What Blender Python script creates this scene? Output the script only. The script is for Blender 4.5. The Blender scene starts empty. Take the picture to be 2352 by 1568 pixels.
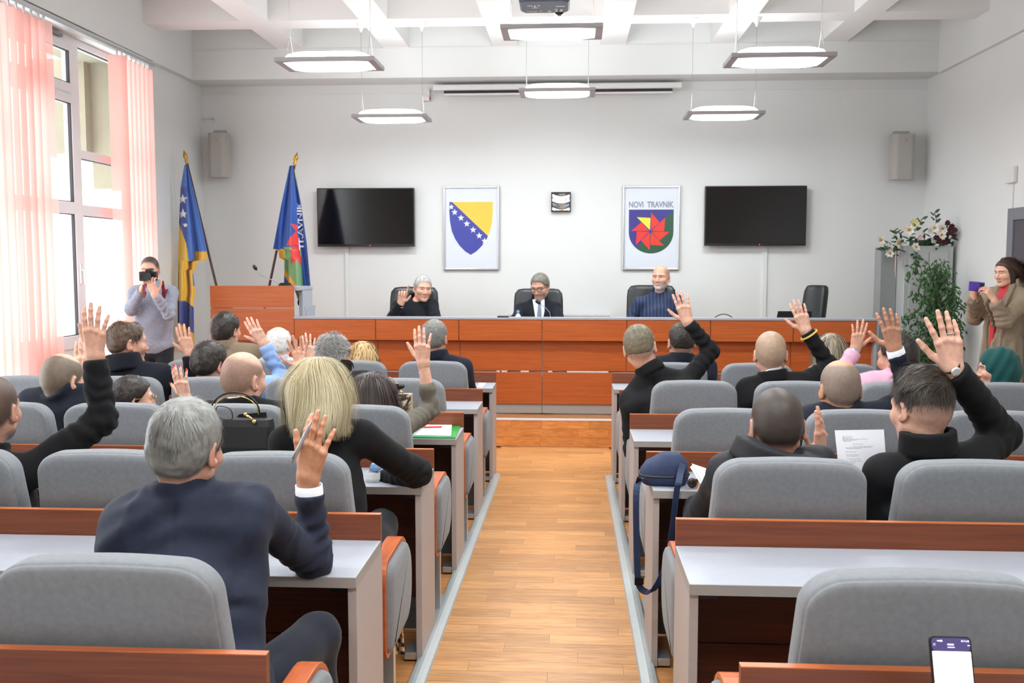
import bpy, bmesh, math, random
import numpy as np
from mathutils import Vector, Matrix

random.seed(7)
rng = np.random.default_rng(7)
sc = bpy.context.scene
COLL = sc.collection

# ------------------------------------------------------------------ camera, world, lights, exposure
FPX = 2250.0
CX, CY = 1176.0, 784.0
CAM = np.array([0.0, 0.0, 1.70])
TH = math.atan(184 / FPX)
PS = math.atan(136 * math.cos(TH) / FPX)
FW = np.array([-math.sin(PS) * math.cos(TH), math.cos(PS) * math.cos(TH), -math.sin(TH)])
RT = np.array([math.cos(PS), math.sin(PS), 0.0])
UP = np.cross(RT, FW)
cd = bpy.data.cameras.new('camera')
cam = bpy.data.objects.new('camera', cd)
COLL.objects.link(cam)
sc.camera = cam
cd.sensor_width = 22.3
cd.lens = FPX / 2352 * 22.3
cd.clip_start = 0.05
cam.matrix_world = Matrix(((RT[0], UP[0], -FW[0], CAM[0]), (RT[1], UP[1], -FW[1], CAM[1]), (RT[2], UP[2], -FW[2], CAM[2]), (0, 0, 0, 1)))
cd.dof.use_dof = True
cd.dof.focus_distance = 3.7
cd.dof.aperture_fstop = 5.6

w = bpy.data.worlds.new('overcast_sky')
sc.world = w
w.use_nodes = True
bg = w.node_tree.nodes['Background']
bg.inputs[0].default_value = (0.93, 0.97, 1.0, 1)
bg.inputs[1].default_value = 5.2

for i, (y, sy) in enumerate([(7.97, 3.6), (4.2, 2.9)]):      # portals: they only guide the sky's light through the two windows
    l = bpy.data.lights.new('window_portal', 'AREA')
    l.shape = 'RECTANGLE'; l.size = sy; l.size_y = 3.5
    l.cycles.is_portal = True
    o = bpy.data.objects.new('window_portal', l)
    o.matrix_world = Matrix(((0, 0, -1, -4.57), (1, 0, 0, y), (0, -1, 0, 1.9), (0, 0, 0, 1)))
    COLL.objects.link(o)
LAMP_W = 21.0
sc.view_settings.view_transform = 'Standard'
sc.view_settings.look = 'None'
sc.view_settings.exposure = 0.0
sc.view_settings.gamma = 1.0
sc.view_settings.use_curve_mapping = False
sc.cycles.use_denoising = True
sc.cycles.max_bounces = 8
sc.cycles.diffuse_bounces = 5
sc.cycles.transparent_max_bounces = 16
sc.cycles.sample_clamp_indirect = 6.0
sc.cycles.caustics_reflective = False
sc.cycles.caustics_refractive = False


def at(px, py, Y):
    """point of the room at depth Y that the photograph shows at pixel (px, py)"""
    d = FW + RT * (px - CX) / FPX - UP * (py - CY) / FPX
    return CAM + d * (Y / d[1])


SLOPE = 0.0191
YEND = 7.72


def ramp(y):
    return SLOPE * max(0.0, YEND - y)


# ------------------------------------------------------------------ materials
def S(r, g, b):
    f = lambda c: (c / 255) / 12.92 if c / 255 <= 0.04045 else ((c / 255 + 0.055) / 1.055) ** 2.4
    return (f(r), f(g), f(b), 1.0)


def nodes(name):
    m = bpy.data.materials.new(name)
    m.use_nodes = True
    nt = m.node_tree
    return m, nt, nt.nodes['Principled BSDF'], nt.links


def mat(name, col, rough=0.5, metal=0.0, var=0.0, vscale=6.0, bump=0.0, bscale=250.0, attr=False, spec=0.5, coat=0.0, emit=0.0, stretch=None, sheen=0.0):
    m, nt, b, L = nodes(name)
    b.inputs['Base Color'].default_value = col
    b.inputs['Roughness'].default_value = rough
    b.inputs['Metallic'].default_value = metal
    b.inputs['Specular IOR Level'].default_value = spec
    b.inputs['Coat Weight'].default_value = coat
    b.inputs['Sheen Weight'].default_value = sheen
    src = None
    if attr:
        a = nt.nodes.new('ShaderNodeAttribute'); a.attribute_name = 'Col'
        src = a.outputs['Color']
        L.new(src, b.inputs['Base Color'])
    tc = nt.nodes.new('ShaderNodeTexCoord')
    mp = nt.nodes.new('ShaderNodeMapping')
    L.new(tc.outputs['Object'], mp.inputs[0])
    if stretch: mp.inputs['Scale'].default_value = stretch
    if var:
        n = nt.nodes.new('ShaderNodeTexNoise'); n.inputs['Scale'].default_value = vscale; n.inputs['Detail'].default_value = 5
        L.new(mp.outputs[0], n.inputs['Vector'])
        r = nt.nodes.new('ShaderNodeMapRange')
        r.inputs['From Min'].default_value = 0.3; r.inputs['From Max'].default_value = 0.7
        r.inputs['To Min'].default_value = 1 - var; r.inputs['To Max'].default_value = 1 + var
        L.new(n.outputs['Fac'], r.inputs['Value'])
        mx = nt.nodes.new('ShaderNodeVectorMath'); mx.operation = 'SCALE'
        if src is None: mx.inputs[0].default_value = col[:3]
        else: L.new(src, mx.inputs[0])
        L.new(r.outputs[0], mx.inputs['Scale'])
        L.new(mx.outputs[0], b.inputs['Base Color'])
    if bump:
        n2 = nt.nodes.new('ShaderNodeTexNoise'); n2.inputs['Scale'].default_value = bscale; n2.inputs['Detail'].default_value = 3
        L.new(mp.outputs[0], n2.inputs['Vector'])
        bp = nt.nodes.new('ShaderNodeBump'); bp.inputs['Strength'].default_value = bump; bp.inputs['Distance'].default_value = 0.002
        L.new(n2.outputs['Fac'], bp.inputs['Height']); L.new(bp.outputs[0], b.inputs['Normal'])
    if emit:
        b.inputs['Emission Color'].default_value = col
        b.inputs['Emission Strength'].default_value = emit
    return m


def wood(name, c1, c2, sc3=(0.9, 9, 30), rough=0.38, rand=0.0):
    m, nt, b, L = nodes(name)
    tc = nt.nodes.new('ShaderNodeTexCoord'); mp = nt.nodes.new('ShaderNodeMapping')
    L.new(tc.outputs['Object'], mp.inputs[0]); mp.inputs['Scale'].default_value = sc3
    oi = nt.nodes.new('ShaderNodeObjectInfo')
    ml = nt.nodes.new('ShaderNodeMath'); ml.operation = 'MULTIPLY'; ml.inputs[1].default_value = 37
    L.new(oi.outputs['Random'], ml.inputs[0])
    cb = nt.nodes.new('ShaderNodeCombineXYZ')
    for k in range(3): L.new(ml.outputs[0], cb.inputs[k])
    L.new(cb.outputs[0], mp.inputs['Location'])
    n = nt.nodes.new('ShaderNodeTexNoise'); n.inputs['Scale'].default_value = 2.2; n.inputs['Detail'].default_value = 7; n.inputs['Distortion'].default_value = 1.2
    L.new(mp.outputs[0], n.inputs['Vector'])
    r = nt.nodes.new('ShaderNodeValToRGB')
    r.color_ramp.elements[0].position = 0.32; r.color_ramp.elements[0].color = c1
    r.color_ramp.elements[1].position = 0.68; r.color_ramp.elements[1].color = c2
    L.new(n.outputs['Fac'], r.inputs[0])
    out = r.outputs[0]
    if rand:
        mr = nt.nodes.new('ShaderNodeMapRange'); mr.inputs['To Min'].default_value = 1 - rand; mr.inputs['To Max'].default_value = 1 + rand
        L.new(oi.outputs['Random'], mr.inputs['Value'])
        mx = nt.nodes.new('ShaderNodeVectorMath'); mx.operation = 'SCALE'
        L.new(out, mx.inputs[0]); L.new(mr.outputs[0], mx.inputs['Scale'])
        out = mx.outputs[0]
    L.new(out, b.inputs['Base Color'])
    b.inputs['Roughness'].default_value = rough
    return m


M = {}
M['wall'] = mat('white_wall_paint', S(222, 225, 224), 0.85, var=0.015, vscale=1.5, bump=0.08, bscale=120)
M['ceil'] = mat('white_ceiling_paint', S(232, 232, 231), 0.9, var=0.012, vscale=1.5)
M['pvc'] = mat('white_pvc', S(243, 242, 244), 0.4, var=0.01)
M['dark_gasket'] = mat('dark_gasket', S(60, 58, 60), 0.6, var=0.05)
M['wood'] = wood('shaded_cherry_laminate', S(106, 52, 27), S(130, 68, 38))  # same cherry as the front desk, colour darkened for the boards' shaded backs
M['wood_dais'] = wood('lit_cherry_laminate', S(168, 80, 28), S(188, 97, 42))  # the same cherry, coloured more orange for the light on the front desk
M['wood_edge'] = wood('cherry_edge_banding', S(186, 98, 54), S(204, 118, 70))
M['wood_shaded'] = wood('shaded_cherry_board', S(72, 34, 24), S(90, 44, 30))  # cherry board, colour darkened for the shade under the worktops
M['arm_wood'] = wood('bent_cherry_plywood', S(176, 84, 40), S(198, 104, 56), sc3=(9, 2, 9))
M['plank'] = wood('oak_laminate_plank', S(180, 124, 72), S(212, 160, 104), sc3=(2.2, 24, 24), rough=0.34, rand=0.17)
M['floor'] = wood('oak_laminate_floor', S(178, 118, 66), S(206, 148, 92), sc3=(1.6, 16, 24), rough=0.36)
M['riser'] = wood('orange_oak_block', S(192, 118, 58), S(220, 150, 86), sc3=(3, 24, 18), rough=0.35, rand=0.16)
M['top'] = mat('light_grey_laminate', S(164, 168, 177), 0.42, var=0.02, vscale=30)
M['edge'] = mat('grey_edge', S(160, 156, 152), 0.5, var=0.02, vscale=30)
M['side'] = mat('grey_side_panel', S(178, 170, 168), 0.5, var=0.03, vscale=60)
M['plinth'] = mat('blue_grey_metal_plinth', S(112, 118, 124), 0.4, 0.3, var=0.03)
M['alu'] = mat('brushed_aluminium', S(196, 200, 202), 0.35, 0.75, var=0.03, vscale=30)
M['strip'] = mat('grey_aluminium_floor_strip', S(178, 184, 184), 0.42, 0.25, var=0.03, vscale=20)
M['chair'] = mat('grey_chair_fabric', S(127, 130, 134), 0.95, var=0.07, vscale=70, bump=0.25, bscale=420, spec=0.15, sheen=0.15)
M['metal'] = mat('grey_painted_metal', S(150, 152, 152), 0.4, 0.5, var=0.02)
M['black'] = mat('black_plastic', S(22, 22, 24), 0.35, var=0.05)
M['leather'] = mat('black_leather', S(34, 38, 40), 0.38, var=0.08, vscale=20, bump=0.2, bscale=180)
M['handbag'] = mat('smooth_black_leather', S(20, 21, 22), 0.4, var=0.08, vscale=30, bump=0.1, bscale=220)
M['screen'] = mat('glossy_black_screen', S(15, 14, 15), 0.12, var=0.02, spec=0.5)
M['lamp'] = mat('lit_diffuser', (1, 1, 1, 1), 0.5, emit=9.0)
M['lampframe'] = mat('grey_lamp_frame', S(160, 156, 158), 0.45, 0.2, var=0.02)
M['gold'] = mat('brass_finial', S(190, 150, 62), 0.35, 0.8, var=0.05)
M['goldm'] = mat('gold_metal', S(214, 180, 120), 0.25, 0.9, var=0.03)
M['pole'] = mat('dark_brown_pole', S(66, 30, 26), 0.4, var=0.1)
M['flag'] = mat('satin_flag_print', (1, 1, 1, 1), 0.45, attr=True, var=0.03, vscale=40, sheen=0.3)
M['frame'] = mat('silver_poster_frame', S(206, 206, 208), 0.25, 0.9, var=0.02)
M['poster'] = mat('pale_blue_poster_paper', S(214, 221, 231), 0.35, var=0.01)
M['p_blue'] = mat('print_navy_blue', S(60, 68, 158), 0.4, var=0.03)
M['p_blue2'] = mat('print_indigo', S(58, 54, 134), 0.4, var=0.03)
M['p_yellow'] = mat('print_yellow', S(238, 194, 70), 0.4, var=0.03)
M['p_green'] = mat('print_green', S(40, 84, 60), 0.4, var=0.03)
M['p_red'] = mat('print_red', S(226, 56, 44), 0.4, var=0.03)
M['p_white'] = mat('print_white', S(224, 228, 236), 0.4, var=0.01)
M['p_grey'] = mat('print_grey_blue', S(134, 142, 160), 0.4, var=0.02)
M['p_yel2'] = mat('print_lemon', S(232, 222, 62), 0.4, var=0.02)
M['mirror'] = mat('chrome_clock_face', S(200, 208, 210), 0.12, 1.0, var=0.25, vscale=14, bump=0.9, bscale=12)
M['speaker'] = mat('grey_speaker_grille', S(176, 173, 168), 0.6, var=0.03, vscale=60)
M['door'] = mat('dark_violet_grey_door', S(84, 80, 88), 0.5, var=0.03)
M['doorframe'] = mat('grey_door_frame', S(122, 124, 134), 0.5, var=0.02)
M['cab'] = mat('light_grey_steel_cabinet', S(182, 186, 184), 0.45, 0.1, var=0.02)
M['cabside'] = mat('grey_steel_cabinet_side', S(150, 154, 154), 0.45, 0.2, var=0.02)
M['leaf'] = mat('ficus_leaf', S(52, 92, 44), 0.5, var=0.35, vscale=9)
M['leaf2'] = mat('dark_green_leaf', S(42, 70, 42), 0.5, var=0.3, vscale=14)
M['bark'] = mat('grey_brown_bark', S(96, 84, 66), 0.8, var=0.2, vscale=30)
M['petal'] = mat('white_silk_petal', S(236, 234, 224), 0.6, var=0.05)
M['petaly'] = mat('cream_yellow_petal', S(228, 222, 164), 0.6, var=0.06)
M['petalr'] = mat('dark_red_petal', S(74, 20, 34), 0.6, var=0.2, vscale=30)
M['petalp'] = mat('dusty_pink_ribbon', S(206, 150, 146), 0.6, var=0.05)
M['heart'] = mat('orange_flower_heart', S(196, 132, 52), 0.6, var=0.1)
M['beige'] = mat('shaded_beige_render', S(150, 142, 122), 0.9, var=0.03)  # beige lowered in colour to stand for the shade of the deep recess
M['paper'] = mat('white_paper', S(232, 235, 242), 0.7, var=0.01)
M['ink'] = mat('grey_ink', S(176, 180, 190), 0.7, var=0.05)
M['gfolder'] = mat('green_plastic_folder', S(36, 150, 62), 0.35, var=0.04)
M['redpen'] = mat('red_plastic', S(222, 44, 50), 0.3, var=0.02)
M['silver'] = mat('silver_plastic', S(176, 184, 192), 0.25, 0.6, var=0.02)
M['navycanvas'] = mat('navy_canvas', S(36, 50, 82), 0.8, var=0.12, vscale=60, bump=0.3, bscale=300)
M['strap'] = mat('navy_webbing', S(32, 46, 78), 0.7, var=0.1, vscale=90)
M['pot'] = mat('white_pot', S(206, 206, 202), 0.5, var=0.03)
M['purple'] = mat('purple_phone_case', S(92, 68, 190), 0.4, var=0.03)
M['phonewhite'] = mat('lit_phone_page', (1, 1, 1, 1), 0.4, emit=1.3)
M['phonebar'] = mat('lit_phone_title_bar', S(74, 68, 116), 0.3, emit=0.5)
M['white'] = mat('white_plastic', S(222, 222, 222), 0.45, var=0.02)
M['cyl'] = mat('blue_cap', S(110, 160, 216), 0.4, var=0.02)
M['lens'] = mat('dark_glass', S(46, 40, 40), 0.15, var=0.1)
M['darkred'] = mat('dark_red_strap', S(120, 30, 34), 0.6, var=0.1)
M['nail'] = mat('red_nail_varnish', S(196, 20, 34), 0.2, var=0.02)
M['eye'] = mat('eye_print', (1, 1, 1, 1), 0.2, attr=True)
M['snake'] = mat('snakeskin_print', (1, 1, 1, 1), 0.4, attr=True)
M['scarf'] = mat('patterned_cloth', (1, 1, 1, 1), 0.8, attr=True)
M['brown_bag'] = mat('beige_bag_leather', S(176, 158, 128), 0.5, var=0.08)


def m_skin():
    m, nt, b, L = nodes('skin')
    a = nt.nodes.new('ShaderNodeAttribute'); a.attribute_name = 'Col'
    n = nt.nodes.new('ShaderNodeTexNoise'); n.inputs['Scale'].default_value = 55; n.inputs['Detail'].default_value = 4
    tc = nt.nodes.new('ShaderNodeTexCoord'); L.new(tc.outputs['Object'], n.inputs['Vector'])
    r = nt.nodes.new('ShaderNodeMapRange'); r.inputs['From Min'].default_value = 0.3; r.inputs['From Max'].default_value = 0.7
    r.inputs['To Min'].default_value = 0.88; r.inputs['To Max'].default_value = 1.1
    L.new(n.outputs['Fac'], r.inputs['Value'])
    mx = nt.nodes.new('ShaderNodeVectorMath'); mx.operation = 'SCALE'
    L.new(a.outputs['Color'], mx.inputs[0]); L.new(r.outputs[0], mx.inputs['Scale'])
    L.new(mx.outputs[0], b.inputs['Base Color'])
    b.inputs['Roughness'].default_value = 0.5
    b.inputs['Subsurface Weight'].default_value = 0.12
    b.inputs['Subsurface Radius'].default_value = (0.012, 0.005, 0.003)
    n2 = nt.nodes.new('ShaderNodeTexNoise'); n2.inputs['Scale'].default_value = 260
    L.new(tc.outputs['Object'], n2.inputs['Vector'])
    bp = nt.nodes.new('ShaderNodeBump'); bp.inputs['Strength'].default_value = 0.18; bp.inputs['Distance'].default_value = 0.002
    L.new(n2.outputs['Fac'], bp.inputs['Height']); L.new(bp.outputs[0], b.inputs['Normal'])
    return m


M['skin'] = m_skin()
M['hair'] = mat('hair_strands', (1, 1, 1, 1), 0.42, attr=True, spec=0.4)


def m_glass():
    m, nt, b, L = nodes('window_glass')
    out = nt.nodes['Material Output']
    t = nt.nodes.new('ShaderNodeBsdfTransparent'); g = nt.nodes.new('ShaderNodeBsdfGlossy'); g.inputs['Roughness'].default_value = 0.02
    t.inputs[0].default_value = (0.96, 0.98, 0.98, 1)
    mx = nt.nodes.new('ShaderNodeMixShader')
    mx.inputs[0].default_value = 0.07; L.new(t.outputs[0], mx.inputs[1]); L.new(g.outputs[0], mx.inputs[2]); L.new(mx.outputs[0], out.inputs[0])
    return m


M['glass'] = m_glass()


def m_blind():
    m, nt, b, L = nodes('pink_translucent_slat')
    out = nt.nodes['Material Output']
    d = nt.nodes.new('ShaderNodeBsdfDiffuse'); t = nt.nodes.new('ShaderNodeBsdfTranslucent')
    d.inputs[0].default_value = S(230, 170, 162); t.inputs[0].default_value = S(250, 204, 196)
    mx = nt.nodes.new('ShaderNodeMixShader'); mx.inputs[0].default_value = 0.62
    n = nt.nodes.new('ShaderNodeTexNoise'); n.inputs['Scale'].default_value = 300
    bp = nt.nodes.new('ShaderNodeBump'); bp.inputs['Strength'].default_value = 0.1; L.new(n.outputs[0], bp.inputs['Height']); L.new(bp.outputs[0], d.inputs['Normal'])
    L.new(d.outputs[0], mx.inputs[1]); L.new(t.outputs[0], mx.inputs[2])
    tr = nt.nodes.new('ShaderNodeBsdfTransparent'); tr.inputs[0].default_value = S(255, 214, 206)     # the weave lets some light straight through
    m2 = nt.nodes.new('ShaderNodeMixShader'); m2.inputs[0].default_value = 0.14
    L.new(mx.outputs[0], m2.inputs[1]); L.new(tr.outputs[0], m2.inputs[2]); L.new(m2.outputs[0], out.inputs[0])
    return m


M['blind'] = m_blind()


def cloth(name, col, rough=0.85, var=0.1, vscale=35, bump=0.25, bscale=350, sheen=0.12):
    return mat(name, col, rough, var=var, vscale=vscale, bump=bump, bscale=bscale, spec=0.25, sheen=sheen)


def m_stripes():
    m, nt, b, L = nodes('navy_striped_shirt')
    tc = nt.nodes.new('ShaderNodeTexCoord'); wv = nt.nodes.new('ShaderNodeTexWave'); wv.bands_direction = 'X'
    wv.inputs['Scale'].default_value = 9.0; wv.inputs['Distortion'].default_value = 1.5; wv.inputs['Detail'].default_value = 1
    L.new(tc.outputs['Object'], wv.inputs['Vector'])
    r = nt.nodes.new('ShaderNodeValToRGB'); r.color_ramp.elements[0].position = 0.7; r.color_ramp.elements[0].color = S(28, 42, 72)
    r.color_ramp.elements[1].position = 0.95; r.color_ramp.elements[1].color = S(54, 72, 106)
    L.new(wv.outputs['Fac'], r.inputs[0]); L.new(r.outputs[0], b.inputs['Base Color']); b.inputs['Roughness'].default_value = 0.8
    return m


# ------------------------------------------------------------------ mesh helpers
class MB:
    def __init__(s):
        s.v = []; s.f = []; s.c = None

    def add(s, vs, fs):
        o = len(s.v)
        s.v.extend([tuple(map(float, p)) for p in vs])
        s.f.extend([tuple(i + o for i in q) for q in fs])
        return s

    def box(s, x0, x1, y0, y1, z0, z1):
        return s.add([(x0, y0, z0), (x1, y0, z0), (x1, y1, z0), (x0, y1, z0), (x0, y0, z1), (x1, y0, z1), (x1, y1, z1), (x0, y1, z1)],
                     [(0, 3, 2, 1), (4, 5, 6, 7), (0, 1, 5, 4), (1, 2, 6, 5), (2, 3, 7, 6), (3, 0, 4, 7)])

    def obox(s, c, ax, ay, az):
        """box about c with half-vectors ax, ay, az"""
        c, ax, ay, az = map(np.array, (c, ax, ay, az))
        vs = [c + i * ax + j * ay + k * az for k in (-1, 1) for (i, j) in ((-1, -1), (1, -1), (1, 1), (-1, 1))]
        return s.add(vs, [(0, 3, 2, 1), (4, 5, 6, 7), (0, 1, 5, 4), (1, 2, 6, 5), (2, 3, 7, 6), (3, 0, 4, 7)])

    def tube(s, pts, r, n=8, cap=True, flat=None):
        pts = [np.array(p, float) for p in pts]
        rs = r if hasattr(r, '__len__') else [r] * len(pts)
        vs = []; fs = []
        t = pts[1] - pts[0]; t /= np.linalg.norm(t)
        a = np.array([0, 0, 1.0]) if abs(t[2]) < 0.9 else np.array([1.0, 0, 0])
        u = np.cross(t, a); u /= np.linalg.norm(u)
        for i, p in enumerate(pts):
            t = pts[min(i + 1, len(pts) - 1)] - pts[max(i - 1, 0)]; t /= (np.linalg.norm(t) + 1e-9)
            u = u - t * (u @ t); u /= np.linalg.norm(u); vv = np.cross(t, u)
            for k in range(n):
                a = 2 * math.pi * k / n
                q = 1.0 if flat is None else flat
                vs.append(p + rs[i] * (u * math.cos(a) + vv * math.sin(a) * q))
        for i in range(len(pts) - 1):
            for k in range(n):
                fs.append((i * n + k, i * n + (k + 1) % n, (i + 1) * n + (k + 1) % n, (i + 1) * n + k))
        if cap:
            fs.append(tuple(reversed(range(n)))); fs.append(tuple((len(pts) - 1) * n + k for k in range(n)))
        return s.add(vs, fs)

    def lathe(s, prof, c=(0, 0, 0), n=20):
        """profile of (r, z) about the z axis through c"""
        vs = []; fs = []
        for r, z in prof:
            for k in range(n):
                a = 2 * math.pi * k / n
                vs.append((c[0] + r * math.cos(a), c[1] + r * math.sin(a), c[2] + z))
        for i in range(len(prof) - 1):
            for k in range(n):
                fs.append((i * n + k, i * n + (k + 1) % n, (i + 1) * n + (k + 1) % n, (i + 1) * n + k))
        fs.append(tuple(reversed(range(n)))); fs.append(tuple((len(prof) - 1) * n + k for k in range(n)))
        return s.add(vs, fs)

    def rings(s, rings, caps=True):
        n = len(rings[0]); vs = [p for r in rings for p in r]; fs = []
        for i in range(len(rings) - 1):
            for k in range(n):
                fs.append((i * n + k, i * n + (k + 1) % n, (i + 1) * n + (k + 1) % n, (i + 1) * n + k))
        if caps:
            fs.append(tuple(reversed(range(n)))); fs.append(tuple((len(rings) - 1) * n + k for k in range(n)))
        return s.add(vs, fs)

    def sphere(s, c, r, n=12, m=8, sc=(1, 1, 1)):
        prof = [(max(1e-4, r * math.sin(math.pi * i / m)), -r * math.cos(math.pi * i / m)) for i in range(m + 1)]
        b = MB().lathe(prof, (0, 0, 0), n)
        return s.add([(c[0] + x * sc[0], c[1] + y * sc[1], c[2] + z * sc[2]) for x, y, z in b.v], b.f)

    def prism(s, poly, fn, d0, d1):
        """flat outline poly (a, b) swept from depth d0 to d1 by fn(a, b, d) -> point"""
        return s.rings([[fn(a, b, d0) for a, b in poly], [fn(a, b, d1) for a, b in poly]])

    def build(s, name, m, parent=None, smooth=False, bevel=0.0, cols=None):
        me = bpy.data.meshes.new(name)
        off = np.array(parent.matrix_world.translation) if parent is not None else np.zeros(3)
        if parent is not None:
            off = np.zeros(3); p = parent
            while p is not None:
                off = off + np.array(p.location); p = p.parent
        vs = np.array(s.v, float) - off
        me.from_pydata(vs.tolist(), [], s.f)
        bm = bmesh.new(); bm.from_mesh(me)
        bmesh.ops.recalc_face_normals(bm, faces=bm.faces)
        bm.to_mesh(me); bm.free()
        ms = m if isinstance(m, (list, tuple)) else [m]
        for q in ms: me.materials.append(q)
        if smooth:
            me.polygons.foreach_set('use_smooth', [True] * len(me.polygons))
        if cols is not None:
            a = me.color_attributes.new('Col', 'FLOAT_COLOR', 'POINT')
            c = np.ones((len(vs), 4), np.float32); c[:, :3] = cols
            a.data.foreach_set('color', c.ravel())
        o = bpy.data.objects.new(name, me)
        COLL.objects.link(o)
        if parent is not None: o.parent = parent
        if bevel:
            b = o.modifiers.new('bevel', 'BEVEL'); b.width = bevel; b.segments = 2; b.limit_method = 'ANGLE'
        return o


def tag(o, label, cat, group=None, kind=None):
    o['label'] = label; o['category'] = cat
    if group: o['group'] = group
    if kind: o['kind'] = kind
    return o


def thing(name, label, cat, loc=(0, 0, 0), group=None):
    o = bpy.data.objects.new(name, None)
    o.empty_display_size = 0.05
    COLL.objects.link(o); o.location = [float(c) for c in loc]
    return tag(o, label, cat, group)


def struct(o):
    o['kind'] = 'structure'
    return o


def copy_tree(o, parent=None):
    c = o.copy(); COLL.objects.link(c)
    if parent is not None: c.parent = parent
    for ch in list(o.children): copy_tree(ch, c)
    return c


def text_mesh(body, size, bold=0.0):
    cu = bpy.data.curves.new('lettering', 'FONT'); cu.body = body; cu.size = size; cu.align_x = 'CENTER'; cu.extrude = 0.0004; cu.offset = bold
    o = bpy.data.objects.new('lettering', cu); COLL.objects.link(o)
    dg = bpy.context.evaluated_depsgraph_get()
    me = bpy.data.meshes.new_from_object(o.evaluated_get(dg))
    v = np.array([q.co[:] for q in me.vertices]); f = [tuple(p.vertices) for p in me.polygons]
    bpy.data.objects.remove(o); bpy.data.meshes.remove(me); bpy.data.curves.remove(cu)
    return v, f
# ------------------------------------------------------------------ the room
XL, XR, YB, YF = -4.25, 3.9, 11.2, -2.6
ZB, ZG, ZC = 3.694, 4.016, 4.40
fl = MB()
fl.add([(XL, YF, ramp(YF) - .012), (XR, YF, ramp(YF) - .012), (XR, YEND, -.012), (XL, YEND, -.012), (XR, YB, -.012), (XL, YB, -.012),
        (XL, YF, -.4), (XR, YF, -.4), (XR, YB, -.4), (XL, YB, -.4)],
       [(0, 1, 2, 3), (3, 2, 4, 5), (6, 9, 8, 7), (0, 6, 7, 1), (5, 4, 8, 9), (1, 7, 8, 4, 2), (0, 3, 5, 9, 6)])
floor = struct(fl.build('floor', M['floor']))
# planks of the aisle and of the level floor before the step, laid across
X0A, X1A = -.585, .305
y = 1.35; row = 0
PW = .105
plank_cache = {}
while y < 8.90:
    y1 = min(y + PW - .0015, 8.92)
    xs0, xs1 = (X0A, X1A) if y < 7.68 else (X0A - .05, X1A + .05)
    x = xs0 - [0, .31, .12, .44][row % 4]
    while x < xs1 - .01:
        a, b_ = max(x, xs0), min(x + .62 - .001, xs1)
        if b_ - a > .01:
            mb = MB()
            za, zb = ramp(y), ramp(y1)
            mb.add([(a, y, za - .01), (b_, y, za - .01), (b_, y1, zb - .01), (a, y1, zb - .01), (a, y, za), (b_, y, za), (b_, y1, zb), (a, y1, zb)],
                   [(0, 3, 2, 1), (4, 5, 6, 7), (0, 1, 5, 4), (1, 2, 6, 5), (2, 3, 7, 6), (3, 0, 4, 7)])
            mb.build('plank', M['plank'], floor)
        x += .62
    y += PW; row += 1

# raised platform at the front with a riser of wooden blocks and a white nosing
ZS, YS = .255, 8.93
pl = MB().box(XL, XR, YS + .02, YB, -.01, ZS - .012)
platform = struct(pl.build('platform', M['floor']))
for r in range(3):
    x = -2.2 + [0, .17, .08][r]
    k = 0
    while x < 2.0:
        ln = [.34, .52, .28, .44][(k + r) % 4]
        MB().box(x, x + ln - .0015, YS, YS + .02, .012 + r * .077, .012 + (r + 1) * .077 - .0015).build('riser_block', M['riser'], platform)
        x += ln; k += 1
MB().box(XL, XR, YS - .006, YS + .04, ZS - .014, ZS).build('nosing', M['white'], platform)
MB().box(XL, XR, YS - .012, YS, 0, .012).build('base_moulding', M['riser'], platform)

# aisle edge strips
for i, (xc, nm) in enumerate([(-.587, 'trim_1'), (.309, 'trim_2')]):
    n = 7; prof = [(-.035, 0), (-.03, .008), (-.015, .014), (0, .016), (.015, .014), (.03, .008), (.035, 0)]
    mb = MB()
    mb.rings([[(xc + a, yy, ramp(yy) + z + .001) for a, z in prof] for yy in (1.2, 7.68)])
    struct(mb.build(nm, M['strip'], smooth=False))

# walls
struct(MB().box(XL - .3, XR + .3, YB, YB + .3, -.4, ZC + .3).build('wall_back', M['wall']))
struct(MB().box(XL - .3, XR + .3, YF - .3, YF, -.4, ZC + .3).build('wall_front', M['wall']))
struct(MB().box(XR, XR + .3, YF, YB, -.4, ZC + .3).build('wall_right', M['wall']))
WZ0, WZ1 = .10, 3.665
openings = [(6.15, 9.79), (2.75, 5.65)]
wl = MB().box(XL - .3, XL, YF, YB, -.4, WZ0).box(XL - .3, XL, YF, YB, WZ1, ZC + .3)
prev = YB
for (a, b_) in openings:
    wl.box(XL - .3, XL, b_, prev, WZ0, WZ1); prev = a
wl.box(XL - .3, XL, YF, prev, WZ0, WZ1)
struct(wl.build('wall_left', M['wall']))
ceiling = struct(MB().box(XL, XR, YF, YB, ZC, ZC + .3).build('ceiling', M['ceil']))
for i, x in enumerate([-3.213, -2.045, -.858, .298, 1.469, 2.626]):
    MB().box(x, x + .275, YF, 10.79, ZG, ZC).build('long_beam', M['ceil'], ceiling)
for k in range(10):
    yc = 9.70 - 1.2 * k
    MB().box(XL, XR, yc - .163, yc + .163, ZG + .001, ZC).build('cross_beam', M['ceil'], ceiling)
MB().box(XL, XR, 10.78, YB, ZB, ZC).build('edge_beam', M['wall'], ceiling)
MB().box(XL, -4.178, YF, 10.78, ZB, ZC).build('edge_beam', M['wall'], ceiling)
MB().box(3.855, XR, YF, 10.78, ZB - .015, ZC).build('edge_beam', M['wall'], ceiling)
for (a, b_, c, d) in [(XL, XR, 10.772, 10.78)]:
    MB().box(a, b_, c, d, ZG - .012, ZG).build('moulding', M['wall'], ceiling)
struct(MB().box(XL, XR, YB - .012, YB, ZB - .10, ZB - .085).build('trim_3', M['wall']))

# window with balcony door sash, left wall
XW = -4.44


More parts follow.
